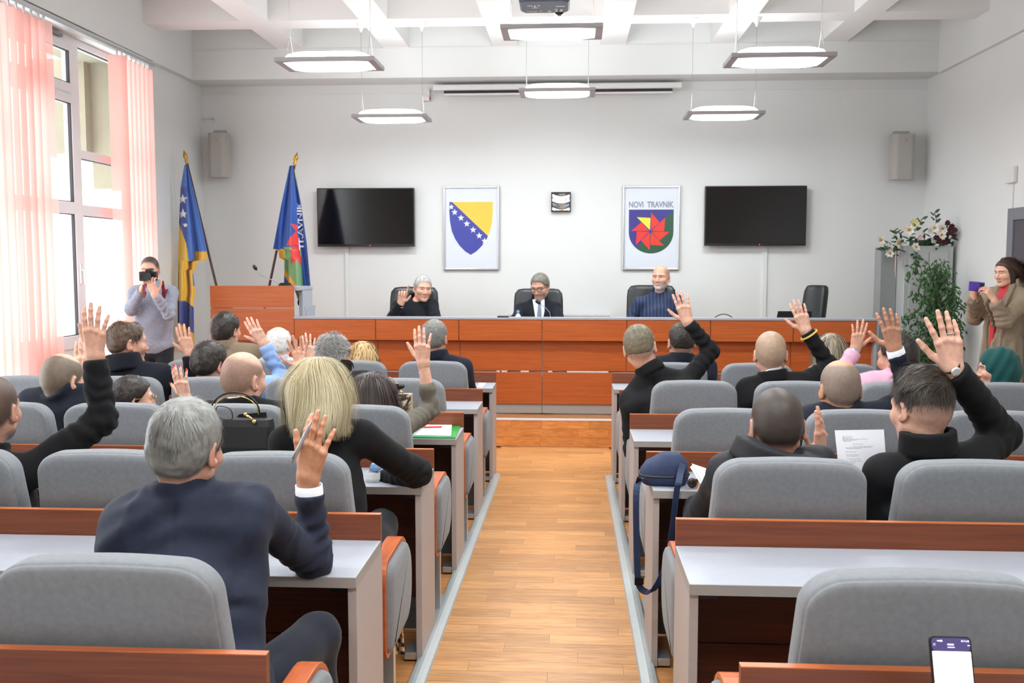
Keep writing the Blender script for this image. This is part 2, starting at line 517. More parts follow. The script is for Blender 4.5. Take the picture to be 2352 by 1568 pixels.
def frame_bar(par, name, y0, y1, z0, z1, d=.035, x=XW, m='pvc'):
    return MB().box(x - d, x + d, y0, y1, z0, z1).build(name, M[m], par, bevel=.006)


win = thing('window_1', 'white plastic window with a balcony door sash between pink blinds', 'window', (XW, 8.0, WZ0))
del win['category']; win['kind'] = 'structure'
y0, y1 = openings[0]
frame_bar(win, 'head', y0, y1, 3.605, WZ1, .045)
frame_bar(win, 'sill', y0, y1, WZ0, WZ0 + .07, .045)
for ya, yb in [(y0, y0 + .07), (7.30, 7.40), (8.565, 8.655), (9.71, y1)]:
    frame_bar(win, 'post', ya, yb, WZ0, 3.61, .045)
# sash of the balcony door
xs = XW + .025
for (ya, yb, za, zb) in [(8.475, 8.56, .17, 3.60), (7.41, 7.50, .17, 3.60), (7.5, 8.475, 3.53, 3.60), (7.5, 8.475, 3.165, 3.25), (7.5, 8.475, 3.08, 3.155),
                         (7.5, 8.475, 2.115, 2.22), (7.5, 8.475, .93, 1.045), (7.5, 8.475, .17, .27)]:
    frame_bar(win, 'sash_bar', ya, yb, za, zb, .04, xs)
MB().box(xs - .015, xs + .02, 7.5, 8.475, .27, .93).build('door_panel', M['pvc'], win)
for za, zb in [(3.25, 3.53), (2.22, 3.08), (1.045, 2.115)]:
    MB().box(xs - .004, xs + .004, 7.5, 8.475, za, zb).build('pane', M['glass'], win)
    g = MB()
    for (a, b_, c, d) in [(7.5, 8.475, za, za + .007), (7.5, 8.475, zb - .007, zb), (8.463, 8.475, za, zb)]:
        g.box(xs + .005, xs + .03, a, b_, c, d)
    g.build('gasket', M['dark_gasket'], win)
for (ya, yb, za, zb) in [(8.655, 9.71, 2.62, 2.70), (8.655, 9.71, 2.11, 2.21), (8.655, 9.71, .95, 1.045)]:
    frame_bar(win, 'rail', ya, yb, za, zb, .035)
for za, zb in [(2.70, 3.605), (2.21, 2.62), (1.045, 2.11), (.17, .95)]:
    MB().box(XW - .004, XW + .004, 8.655, 9.71, za, zb).build('pane', M['glass'], win)
    MB().box(XW + .005, XW + .03, 8.655, 9.71, zb - .007, zb).build('gasket', M['dark_gasket'], win)
for ya, yb in [(6.22, 7.30)]:
    for za, zb in [(2.70, 3.605), (2.21, 2.62), (1.045, 2.11), (.17, .95)]:
        MB().box(XW - .004, XW + .004, ya, yb, za, zb).build('pane', M['glass'], win)
    for za, zb in [(2.62, 2.70), (2.11, 2.21), (.95, 1.045)]: frame_bar(win, 'rail', ya, yb, za, zb, .035)
hd = MB().box(xs + .04, xs + .058, 8.50, 8.535, 1.50, 1.68).tube([(xs + .058, 8.517, 1.62), (xs + .085, 8.517, 1.62), (xs + .088, 8.517, 1.50)], .011)
hd.build('handle', M['white'], win, bevel=.003)
vt = MB().box(xs + .03, xs + .06, 7.9, 8.33, 3.615, 3.64); vt.build('vent', M['metal'], win)
for n, (ya, yb) in enumerate(openings[1:]):
    wn = thing('window_%d' % (n + 2), 'white plastic window behind the photographer', 'window', (XW, (ya + yb) / 2, WZ0))
    del wn['category']; wn['kind'] = 'structure'
    for a, b_ in [(ya, ya + .08), ((ya + yb) / 2 - .06, (ya + yb) / 2 + .06), (yb - .08, yb)]: frame_bar(wn, 'post', a, b_, WZ0, WZ1, .04)
    for za, zb in [(WZ0, WZ0 + .08), (.93, 1.04), (2.11, 2.22), (WZ1 - .06, WZ1)]: frame_bar(wn, 'rail', ya, yb, za, zb, .035)

# outside: side fin and soffit of the facade recess
struct(MB().box(-5.5, -4.95, 9.86, 10.3, 2.80, 3.75).box(-4.95, -4.56, 9.98, 10.3, 2.45, 3.75).build('facade_fin', M['beige']))
struct(MB().box(-5.1, -4.56, 5, 10.3, 3.72, 3.95).build('facade_soffit', M['beige']))

# vertical blind
vb = thing('vertical_blind', 'pink vertical slat blind on a white head rail along the left window', 'blind', (-4.2, 8.0, 3.66))
MB().box(-4.225, -4.175, 6.2, 9.78, 3.638, 3.672).build('head_rail', M['alu'], vb)


def slat(yc, ang, ztop=3.60, zbot=.14, wd=.127):
    dx, dy = math.sin(ang) * wd / 2, math.cos(ang) * wd / 2
    rings = []
    for z in (zbot, ztop):
        r = []
        for t, bow in [(-1, 0), (-.5, .006), (0, .008), (.5, .006), (1, 0)]:
            r.append((-4.2 + dx * t + bow, yc + dy * t, z))
        rings.append(r)
    o = MB().add(rings[0] + rings[1], [(k, k + 1, k + 6, k + 5) for k in range(4)]).build('slat', M['blind'], vb, smooth=True)
    MB().box(-4.206, -4.194, yc - .008, yc + .008, ztop - .005, 3.645).build('clip', M['white'], o)


slat(7.735, 1.28, zbot=.14)
yy = 7.66
while yy > 6.2:
    slat(yy, .30 if yy < 7.6 else .35); yy -= .104
for i, yy in enumerate(np.arange(9.10, 9.76, .096)):
    slat(yy, .28)
slat(9.0, 1.15, zbot=.14, wd=.16)

# ------------------------------------------------------------------ pendant lamps
def pendant(x, y, z, zt, label):
    t = thing('pendant_lamp', label, 'ceiling lamp', (x, y, z), 'pendant ceiling lamps')
    hw, hd_ = .365, .20
    fr = MB()
    for (a, b_, c, d) in [(-hw, hw, -hd_, -hd_ + .045), (-hw, hw, hd_ - .04, hd_), (-hw, -hw + .055, -hd_ + .045, hd_ - .04), (hw - .055, hw, -hd_ + .045, hd_ - .04)]:
        fr.box(x + a, x + b_, y + c, y + d, z - .016, z + .016)
    fr.build('lamp_frame', M['lampframe'], t, bevel=.004)
    rings = []
    for q, dz in [(1, -.008), (.93, -.022), (.75, -.033), (.4, -.04)]:
        r = []
        for k in range(28):
            a = 2 * math.pi * k / 28
            ca, sa = math.cos(a), math.sin(a)
            e = (abs(ca) ** 6 + abs(sa) ** 6) ** (-1 / 6)
            r.append((x + ca * e * (hw - .046) * q, y + sa * e * (hd_ - .036) * q, z + dz))
        rings.append(r)
    MB().rings(rings).build('diffuser', M['lamp'], t, smooth=True)
    rings2 = [[(p[0], p[1], z + .012 + (z - p[2]) * 1.7) for p in r] for r in rings]
    MB().rings(rings2).build('upper_diffuser', M['lamp'], t, smooth=True)
    for sx in (-.30, .30):
        MB().tube([(x + sx, y - .12, z + .012), (x + sx, y - .01, z + .20), (x + sx, y, z + .22), (x + sx, y, zt)], .0018, 6).tube([(x + sx, y + .12, z + .012), (x + sx, y + .01, z + .20), (x + sx, y, z + .22)], .0014, 6).build('wire', M['metal'], t)
        MB().lathe([(.008, -.085), (.014, -.06), (.05, -.01), (.052, 0)], (x + sx, y, zt), 16).build('ceiling_cup', M['white'], t, smooth=True)
    l = bpy.data.lights.new('lamp_light', 'AREA'); l.shape = 'RECTANGLE'; l.size = .6; l.size_y = .3; l.energy = LAMP_W; l.color = (0.90, 0.97, 1.0)
    o = bpy.data.objects.new('lamp_light', l); COLL.objects.link(o); o.parent = t; o.location = (0, 0, -.06)
    l2 = bpy.data.lights.new('lamp_uplight', 'AREA'); l2.shape = 'RECTANGLE'; l2.size = .6; l2.size_y = .3; l2.energy = LAMP_W * .30; l2.color = (0.90, 0.97, 1.0)
    o2 = bpy.data.objects.new('lamp_uplight', l2); COLL.objects.link(o2); o2.parent = t; o2.location = (0, 0, .09); o2.rotation_euler = (math.pi, 0, 0)
    return t


for (x, y, z, lb) in [(-1.761, 9.68, 3.10, 'pendant lamp with grey frame hanging high before the left flag and screen, far row, left'),
                      (-.143, 9.68, 3.33, 'pendant lamp with grey frame hanging before the roller screen, far row, centre'),
                      (1.455, 9.68, 3.10, 'pendant lamp with grey frame hanging above the right television, far row, right'),
                      (-1.781, 7.28, 3.15, 'larger pendant lamp with grey frame in the nearer row, left of the projector'),
                      (-.147, 7.28, 3.36, 'larger pendant lamp with grey frame right below the projector'),
                      (1.479, 7.28, 3.14, 'larger pendant lamp with grey frame in the nearer row, right of the projector')]:
    pendant(x, y, z, ZG, lb)
for y, nr in ((4.88, 'third'), (2.48, 'fourth'), (.08, 'fifth')):      # the rows of lamps that go on above and behind the photographer
    for x, nc in ((-1.77, 'left'), (-.145, 'centre'), (1.47, 'right')):
        pendant(x, y, 3.15, ZG, 'pendant lamp above the desks, %s lamp of the %s row from the front wall' % (nc, nr))

# projector
t = thing('projector', 'dark grey projector hung upside down from the ceiling', 'projector', (-.185, 6.8, 3.40))
x0, x1, ya, yb, z0, z1 = -.352, -.018, 6.55, 6.86, 3.392, 3.49
out = lambda ins, z: [(x0 + ins + .03, ya + ins, z), (x1 - ins - .03, ya + ins, z), (x1 - ins, ya + ins + .03, z), (x1 - ins, yb - ins - .03, z), (x1 - ins - .02, yb - ins, z), (x0 + ins + .02, yb - ins, z), (x0 + ins, yb - ins - .03, z), (x0 + ins, ya + ins + .03, z)]
MB().rings([out(.012, z0), out(0, z0 + .012), out(0, z1 - .012), out(.012, z1)]).build('housing', mat('dark_slate_plastic', S(84, 96, 116), .45, var=.03), t)
MB().rings([[(px, yb - .002 + dy, pz) for px, pz in [(x0 + .03, z0 + .004), (x1 - .03, z0 + .004), (x1 - .01, z0 + .05), (x1 - .03, z1 - .01), (x0 + .03, z1 - .01), (x0 + .01, z0 + .05)]] for dy in (0, .02)]).build('front_bezel', M['lampframe'], t)
MB().tube([(-.09, yb, z0 + .035), (-.09, yb + .05, z0 + .03)], [.045, .042], 20).build('lens', M['lens'], t, smooth=True)
pp = MB()
for (a, b_, c, d) in [(-.30, -.265, 6.66, 6.675), (-.255, -.245, 6.655, 6.70), (-.235, -.215, 6.66, 6.675), (-.272, -.23, 6.712, 6.725), (-.11, -.05, 6.68, 6.70), (-.31, -.24, 6.815, 6.824), (-.22, -.21, 6.80, 6.82)]:
    pp.box(a, b_, c, d, z0 - .0012, z0 + .001)
for (bx, by) in [(-.108, 6.765), (-.155, 6.81), (-.108, 6.81), (-.075, 6.775), (-.075, 6.812)]:
    pp.lathe([(.011, 0), (.011, .003)], (bx, by, z0 - .003), 14)
pp.build('button', M['white'], t)
MB().tube([(-.185, 6.7, z1), (-.185, 6.7, ZC)], .022, 12).box(-.26, -.11, 6.62, 6.78, z1 - .004, z1 + .012).build('ceiling_mount', M['white'], t)

# roller screen on the wall, speakers, wall things
t = thing('roller_screen', 'white roller projection screen in a long casing below the ceiling beam', 'screen', (-.17, 11.1, 3.6))
a, b_ = at(995, 197, 11.06), at(1566, 197, 11.06)
zt = at(1280, 193, 11.06)[2]; zb = at(1280, 206, 11.06)[2]
MB().box(a[0], b_[0], 11.01, 11.198, zb, zt).build('casing', M['white'], t, bevel=.01)
z2 = at(1280, 210, 11.06)[2]; z3 = at(1280, 217, 11.06)[2]
MB().box(a[0] + .12, b_[0] - .1, 11.06, 11.085, z2 - .01, zb + .001).build('screen_cloth', M['black'], t)
MB().box(a[0] + .12, b_[0] - .1, 11.05, 11.095, z3, z2 - .01).build('bottom_bar', M['white'], t, bevel=.006)
c = at(983, 222, 11.15)
MB().box(c[0] - .01, c[0] + .02, 11.12, 11.198, c[2] - .03, zt - .03).box(c[0] - .05, c[0] + .02, 11.1, 11.198, c[2] - .05, c[2]).build('bracket', M['white'], t)
MB().sphere((c[0] + .005, 11.1, c[2] - .0), .008).build('led', mat('red_led', S(255, 60, 60), emit=2), t)

for (p0, p1, lb) in [((471, 304), (521, 407), 'grey wall speaker box in the left corner above the flags'), ((2051, 306), (2106, 412), 'grey wall speaker box high on the right above the steel cabinet')]:
    a, b_ = at(*p0, 10.95), at(*p1, 10.95)
    t = thing('wall_speaker', lb, 'speaker', ((a[0] + b_[0]) / 2, 11.0, b_[2]), 'wall speakers')
    xa, xb, za, zb = a[0], b_[0], b_[2], a[2]
    prof = [(xa, 11.08), (xa + .02, 10.98), (xa + .06, 10.955), (xb - .06, 10.955), (xb - .02, 10.98), (xb, 11.08)]
    MB().prism(prof, lambda p, q, d: (p, q, d), za, zb).build('cabinet', M['speaker'], t, bevel=.008)
    MB().box((xa + xb) / 2 - .03, (xa + xb) / 2 + .03, 11.08, 11.199, (za + zb) / 2 - .03, (za + zb) / 2 + .03).box(xa + .05, xb - .05, 11.08, 11.14, zb - .02, zb + .04).build('wall_bracket', M['speaker'], t)
    MB().lathe([(.012, 0), (.01, .004)], ((xa + xb) / 2, 10.95, 0), 10)
    MB().sphere(((xa + xb) / 2 + .01, 10.953, zb - .07), .013, sc=(1, .4, 1)).build('badge', M['silver'], t)
t = at(486, 271, 11.15)
tag(MB().box(t[0] - .13, t[0] + .02, 11.17, 11.199, t[2] - .005, t[2] + .01).tube([(t[0] + .03 * math.cos(q), 11.16, t[2] - .02 + .03 * math.sin(q)) for q in np.linspace(-2, 2.6, 10)], .007, 6).build('cable_hook', M['white']), 'small white cable hook on the wall above the left speaker', 'hook')

# televisions
for (p0, p1, lb, cx_) in [((727, 432), (952, 566), 'black flat television on the wall left of the blue and yellow crest poster', 797), ((1620, 427), (1851, 564), 'black flat television on the wall right of the town crest poster', 1757)]:
    a, b_ = at(*p0, 11.09), at(*p1, 11.09)
    t = thing('television', lb, 'television', ((a[0] + b_[0]) / 2, 11.1, b_[2]), 'wall televisions')
    xa, xb, za, zb = a[0], b_[0], b_[2], a[2]
    MB().box(xa, xb, 11.092, 11.14, za, zb).build('housing', M['black'], t, bevel=.006)
    MB().box(xa + .012, xb - .012, 11.088, 11.094, za + .028, zb - .012).build('display', M['screen'], t)
    MB().box((xa + xb) / 2 - .2, (xa + xb) / 2 + .2, 11.14, 11.199, za + .15, zb - .15).build('wall_mount', M['black'], t)
    MB().sphere(((xa + xb) / 2 + .05, 11.09, za + .012), .006).build('led', mat('red_standby', S(255, 50, 50), emit=1.5), t)
    c0 = at(cx_, 600, 11.19)
    tag(MB().box(c0[0] - .022, c0[0] + .022, 11.18, 11.199, ZS, za + .02).build('cable_duct', M['wall']), 'white vertical cable duct on the wall below the %s television' % ('left' if cx_ < 1000 else 'right'), 'cable duct')

# posters
def star_pts(cx_, cy_, r):
    return [(cx_ + (r if k % 2 == 0 else r * .4) * math.sin(math.pi * k / 5), cy_ + (r if k % 2 == 0 else r * .4) * math.cos(math.pi * k / 5)) for k in range(10)]


def flat_print(par, name, m, poly, fn, d):
    return MB().prism(poly, fn, d, d - .0006).build(name, M[m] if isinstance(m, str) else m, par)


def poster(p0, p1, lb):
    a, b_ = at(*p0, 11.175), at(*p1, 11.175)
    xa, xb, za, zb = a[0], b_[0], b_[2], a[2]
    t = thing('poster', lb, 'poster', ((xa + xb) / 2, 11.18, za), 'crest posters')
    MB().box(xa + .008, xb - .008, 11.182, 11.199, za + .008, zb - .008).build('sheet', M['poster'], t)
    for nm, (q0, q1, r0, r1) in dict(a=(xa, xa + .02, za, zb), b=(xb - .02, xb, za, zb), c=(xa + .02, xb - .02, za, za + .02), d=(xa + .02, xb - .02, zb - .02, zb)).items():
        MB().box(q0, q1, 11.168, 11.199, r0, r1).build('frame_bar', M['frame'], t, bevel=.004)
    return t, (lambda x, y, d: (xa + (x - p0[0]) / (p1[0] - p0[0]) * (xb - xa), d, zb - (y - p0[1]) / (p1[1] - p0[1]) * (zb - za)))


def clip_poly(poly, a, b, c):
    """keeps a*x + b*y + c >= 0"""
    o = []
    for i in range(len(poly)):
        p, q = poly[i], poly[(i + 1) % len(poly)]
        dp, dq = a * p[0] + b * p[1] + c, a * q[0] + b * q[1] + c
        if dp >= 0: o.append(p)
        if dp * dq < 0:
            k = dp / (dp - dq); o.append((p[0] + k * (q[0] - p[0]), p[1] + k * (q[1] - p[1])))
    return o


D0 = 11.1815
t, fn = poster((1018, 428), (1147, 620), 'framed poster of a blue and yellow shield with white stars')
shield = [(1032, 463.5), (1132, 463.5), (1132, 490), (1130, 512), (1125, 532), (1117, 550), (1106, 565), (1094, 577), (1081, 585), (1068, 577), (1055, 564), (1045, 549), (1037, 530), (1033, 508), (1031.5, 485)]
la = (1038, 463.5); lb_ = (1122, 543)
nx, ny = lb_[1] - la[1], -(lb_[0] - la[0])
cc = -(nx * la[0] + ny * la[1])
flat_print(t, 'yellow_field', 'p_yellow', clip_poly(shield, nx, ny, cc), fn, D0)
flat_print(t, 'blue_field', 'p_blue', clip_poly(shield, -nx, -ny, -cc), fn, D0)
for (sx, sy, r) in [(1036, 475, 7), (1044, 487, 8), (1058.5, 500, 8), (1072, 513.5, 8), (1086.5, 527.5, 8), (1100.5, 541, 8), (1113, 553, 8)]:
    flat_print(t, 'star', 'p_white', [(x, 2 * sy - y) for x, y in star_pts(sx, sy, r)], fn, D0 - .0008)
t, fn = poster((1431, 427), (1560, 620), 'framed poster of the town crest with a red pinwheel and lettering')
sh2 = [(1445, 481), (1546, 481), (1546, 533)] + [(1495.5 + 50.5 * math.cos(q), 533 + 49 * math.sin(q)) for q in np.linspace(.15, math.pi - .15, 16)] + [(1445, 533)]
la = (1546, 481); lb_ = (1460, 572)
nx, ny = lb_[1] - la[1], -(lb_[0] - la[0]); cc = -(nx * la[0] + ny * la[1])
flat_print(t, 'indigo_field', 'p_blue2', clip_poly(sh2, -nx, -ny, -cc), fn, D0)
flat_print(t, 'green_field', 'p_green', clip_poly(sh2, nx, ny, cc), fn, D0)
pc = (1494, 531)
for k in range(8):
    q = -math.pi / 2 + k * math.pi / 4          # each blade: a right triangle with one edge on its ray
    L_ = 42 if k % 2 == 0 else 44
    g = 1.6
    e1 = (math.cos(q), math.sin(q)); e2 = (math.cos(q + math.pi / 4), math.sin(q + math.pi / 4))
    tri = [(pc[0] + g * e1[0] + g * e2[0], pc[1] + g * e1[1] + g * e2[1]), (pc[0] + L_ * e1[0] + g * e2[0], pc[1] + L_ * e1[1] + g * e2[1]), (pc[0] + .70 * L_ * e2[0], pc[1] + .70 * L_ * e2[1])]
    flat_print(t, 'pinwheel_blade', 'p_yel2' if k == 7 else 'p_red', tri, fn, D0 - .0008)
for word, px0, px1 in [('NOVI', 1445, 1477.5), ('TRAVNIK', 1486, 1546)]:
    tv, tf = text_mesh(word, .072, .0022)
    tv = tv - np.array([tv[:, 0].min(), tv[:, 1].min(), 0])
    a = fn(px0, 476.5, D0 - .001); e = fn(px1, 462.5, 0)
    kx, kz = (e[0] - a[0]) / tv[:, 0].max(), (e[2] - a[2]) / tv[:, 1].max()
    MB().add([(a[0] + x * kx, a[1] - z, a[2] + y * kz) for x, y, z in tv], tf).build('lettering', M['p_grey'], t)

# square chrome clock
a, b_ = at(1266, 441, 11.16), at(1311, 486, 11.16)
t = thing('wall_clock', 'small square wall clock with a wavy mirror face in a black frame', 'clock', ((a[0] + b_[0]) / 2, 11.17, b_[2]))
for (q0, q1, r0, r1) in [(a[0], a[0] + .014, b_[2], a[2]), (b_[0] - .014, b_[0], b_[2], a[2]), (a[0] + .014, b_[0] - .014, b_[2], b_[2] + .016), (a[0] + .014, b_[0] - .014, a[2] - .016, a[2])]:
    MB().box(q0, q1, 11.15, 11.199, r0, r1).build('frame_bar', M['black'], t, bevel=.003)
n = 14; vs = []; fs = []
for i in range(n + 1):
    for j in range(n + 1):
        u, v = i / n, j / n
        vs.append((a[0] + .012 + u * (b_[0] - a[0] - .024), 11.16 + .010 * math.sin(v * 8.3 + 1.2 * math.sin(3 * u)), b_[2] + .014 + v * (a[2] - b_[2] - .028)))
for i in range(n):
    for j in range(n): fs.append((i * (n + 1) + j, (i + 1) * (n + 1) + j, (i + 1) * (n + 1) + j + 1, i * (n + 1) + j + 1))
MB().add(vs, fs).build('mirror_face', M['mirror'], t, smooth=True)

# radiator behind the dais
a, b_ = at(1290, 724, 11.0), at(1402, 729, 11.0)
t = thing('radiator', 'white panel radiator on the back wall behind the long front desk', 'radiator', ((a[0] + b_[0]) / 2, 11.0, ZS))
xa, xb, zt = a[0] - .6, b_[0], a[2]
MB().box(xa, xb, 11.05, 11.07, ZS + .12, zt - .01).box(xa, xb, 11.13, 11.15, ZS + .12, zt - .01).build('panel', M['white'], t)
for i in range(40):
    xx = xa + (i + .5) * (xb - xa) / 40
    MB().box(xx - .009, xx + .009, 11.04, 11.16, zt - .012, zt + .008).build('grille_bar', M['white'], t)
MB().box(xa + .1, xa + .13, 11.07, 11.199, ZS, ZS + .3).box(xb - .13, xb - .1, 11.07, 11.199, ZS, ZS + .3).build('wall_bracket', M['white'], t)

# right wall: door frame, door, small box
t = thing('door_1', 'dark door in a grey frame on the right wall', 'door', (3.9, 8.5, 0)); del t['category']; t['kind'] = 'structure'
MB().box(3.86, 3.899, 8.89, 9.0, 0, 2.165).box(3.86, 3.899, 7.9, 8.01, 0, 2.165).box(3.86, 3.899, 8.01, 8.89, 2.06, 2.165).build('door_frame', M['doorframe'], t, bevel=.004)
MB().box(3.875, 3.899, 8.02, 8.88, .01, 2.055).build('door_leaf', M['door'], t)
MB().tube([(3.87, 8.82, 1.03), (3.82, 8.82, 1.03), (3.82, 8.70, 1.03)], .01).build('handle', M['silver'], t, smooth=True)
t = thing('junction_box', 'small white box on the right wall above the door frame', 'switch box', (3.88, 9.0, 2.38))
MB().box(3.862, 3.899, 8.92, 9.09, 2.39, 2.535).build('housing', M['white'], t, bevel=.006)
MB().box(3.888, 3.899, 8.975, 8.995, 2.165, 2.39).build('cable_duct', M['white'], t)

# ------------------------------------------------------------------ flags on poles
def flag(label, pole_top, pole_bot, hoist_end, left, right, colour, name='flag', Y=10.25, folds=5.0, seed=0, text=None):
    def pt(px, py): return at(px, py, Y)
    T, B = pt(*pole_top), pt(*pole_bot)
    base = thing(name, label, 'flag', (B[0], Y, ZS), 'flags beside the lectern')
    dirv = (T - B) / np.linalg.norm(T - B)
    k = (B[2] - (ZS + .12)) / dirv[2]
    Bf = B - dirv * k
    Yb = Y + .06
    MB().tube([(Bf[0], Yb, Bf[2]), (T[0], Yb, T[2])], .013, 10).build('pole', M['pole'], base, smooth=True)
    q = np.array([T[0], Yb, T[2]]); dd = np.array([dirv[0], 0, dirv[2]])
    fin = MB()
    prof = [(.012, 0), (.022, .01), (.014, .025), (.02, .04), (.012, .05), (.026, .085), (.02, .115), (.002, .16)]
    fin.rings([[q + dd * h * .95 + np.array([math.cos(a) * r, math.sin(a) * r, 0]) for a in np.linspace(0, 2 * math.pi, 13)[:-1]] for r, h in prof])
    fin.build('finial', M['gold'], base, smooth=True)
    ns, nt_ = 64, 190
    ys = np.linspace(left[0][1], max(left[-1][1], right[-1][1]), nt_)
    lx = np.interp(ys, [p[1] for p in left], [p[0] for p in left]); rx = np.interp(ys, [p[1] for p in right], [p[0] for p in right])
    r2 = np.random.default_rng(seed)
    ph = r2.uniform(0, 6, 4)
    vs = []; cs = []
    for j, yv in enumerate(ys):
        tt = j / (nt_ - 1)
        for i in range(ns):
            u = i / (ns - 1); px = lx[j] + u * (rx[j] - lx[j])
            amp = .012 + .045 * min(1, tt * 1.6)
            d = amp * (math.sin(u * folds * 2 + ph[0] + tt * 1.2) + .45 * math.sin(u * folds * 4.3 + ph[1] - tt * 2)) - .03 * tt
            p = at(px, yv, Y + d)
            vs.append(p); cs.append(colour(px, yv))
    fs = [(j * ns + i, j * ns + i + 1, (j + 1) * ns + i + 1, (j + 1) * ns + i) for j in range(nt_ - 1) for i in range(ns - 1)]
    o = MB().add(vs, fs).build('flag_cloth', M['flag'], base, smooth=True, cols=np.array(cs))
    sd = o.modifiers.new('thickness', 'SOLIDIFY'); sd.thickness = .003
    return base, (Bf, Y), vs, ns, ys


def inpoly(p, poly):
    x, y = p; c = False; j = len(poly) - 1
    for i in range(len(poly)):
        (xi, yi), (xj, yj) = poly[i], poly[j]
        if (yi > y) != (yj > y) and x < (xj - xi) * (y - yi) / (yj - yi) + xi: c = not c
        j = i
    return c


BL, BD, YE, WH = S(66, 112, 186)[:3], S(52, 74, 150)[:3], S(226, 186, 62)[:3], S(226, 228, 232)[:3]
FR = S(222, 172, 54)[:3]
st = [star_pts(0, 0, r) for r in (12, 12, 8)]
st1 = [[(420 + x, 457 - y) for x, y in star_pts(0, 0, 12)], [(421, 490)] and [(420.5 + x, 491 - y) for x, y in star_pts(0, 0, 12)], [(426 + x, 517 - y) for x, y in star_pts(0, 0, 6)]]


def col1(x, y):
    for p in st1:
        if inpoly((x, y), p): return WH
    if y > 738 + (x - 408) * .75: return FR
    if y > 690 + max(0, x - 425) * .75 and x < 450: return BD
    if x > 449 and y > 577: return FR
    if x > 434 and 602 - (x - 434) * .4 < y < 628 - (x - 434) * .2: return FR
    if x > 443 and y > 628 and y < 690 and x < 449 + 1: return BL if y < 655 else FR
    xb = np.interp(y, [505, 530, 560, 590, 620], [408, 418, 428, 432, 437])
    if y > 505 and x < xb or y > 625: return YE
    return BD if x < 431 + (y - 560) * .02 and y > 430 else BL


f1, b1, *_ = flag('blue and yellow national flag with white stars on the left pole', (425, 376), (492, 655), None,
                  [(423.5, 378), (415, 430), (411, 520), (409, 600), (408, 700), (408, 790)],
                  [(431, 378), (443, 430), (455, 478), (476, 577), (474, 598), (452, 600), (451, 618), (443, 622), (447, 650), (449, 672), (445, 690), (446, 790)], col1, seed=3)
GR, RD, B2 = S(120, 168, 112)[:3], S(226, 62, 56)[:3], S(30, 78, 160)[:3]
reds = [[(667, 514), (683, 516), (684, 536)], [(658, 564), (666, 545), (681, 530), (689, 563)], [(668, 566), (689, 566), (690, 592), (668, 608)], [(682, 597), (692, 587), (693, 613)]]


def col2(x, y):
    for p in reds:
        if inpoly((x, y), p): return RD
    if inpoly((x, y), [(675.5, 392), (678, 385), (682, 430), (680, 432)]): return S(150, 180, 110)[:3]
    if y > 575 and x < 654 and y < 597: return FR
    xr = np.interp(y, [540, 570, 600, 650, 690], [689, 690, 693, 696, 698])
    if y > 560 and x < 653 and y < 600: return B2 if y < 573 else FR
    if y > 567 and x < xr:
        if y > 618 + (x - 653) * 1.25 and y < 634 + (x - 653) * 1.35: return FR
        if y > 634 + (x - 653) * 1.35 and x < 672: return B2
        if y > 664 and 686 < x < 700: return FR
        return GR
    if y > 697: return FR
    return B2


f2, b2, vs2, ns2, ys2 = flag('blue municipal flag with a red pinwheel and gold fringe on the right pole', (672, 381), (615, 655), None,
                             [(665, 380), (646, 470), (627, 572), (640, 576), (641, 592), (653, 598), (652, 660), (676, 664), (688, 700), (700, 712)],
                             [(674.5, 380), (690, 460), (705, 560), (716, 690), (718, 706), (718, 712)], col2, seed=9)
# vertical lettering printed on the second flag
tv, tf = text_mesh('TRAVNIK', 1.0, .03)
wx = tv[:, 0].max() - tv[:, 0].min()
arr = np.array(vs2).reshape(len(ys2), ns2, 3)
tvs = []
for x, y_, z in tv:
    v = (x - tv[:, 0].min()) / wx                    # reads upward
    py = 574 - v * 112
    cxp = np.interp(py, [462, 574], [684, 690])
    px = cxp + (y_ - .36) / .72 * -0 + (y_ / .72) * -11 + 8
    j = min(len(ys2) - 1, int(np.searchsorted(ys2, py)))
    lx_ = np.interp(px, [0, 1], [0, 1])
    # nearest cloth vertex in that row
    row_ = arr[j]
    X = at(px, py, 10.25)[0]
    i = int(np.argmin(abs(row_[:, 0] - X)))
    yy = row_[i, 1] - .006 - z
    tvs.append(at(px, py, yy))
MB().add(tvs, tf).build('lettering', M['p_white'], f2)
# the poles' stand
c = at(556, 930, 10.3)
t = thing('flag_stand', 'round flag stand on the platform behind the lectern', 'stand', (-3.53, 10.3, ZS))
MB().lathe([(.17, 0), (.17, .02), (.10, .05), (.03, .08), (.03, .16)], (-3.53, 10.31, ZS), 24).build('foot', M['pole'], t, smooth=True)
MB().tube([(-3.53, 10.31, ZS + .1), (-3.53 - .08, 10.31, ZS + .32)], .022, 10).tube([(-3.53, 10.31, ZS + .1), (-3.53 + .07, 10.31, ZS + .32)], .022, 10).build('socket', M['gold'], t, smooth=True)

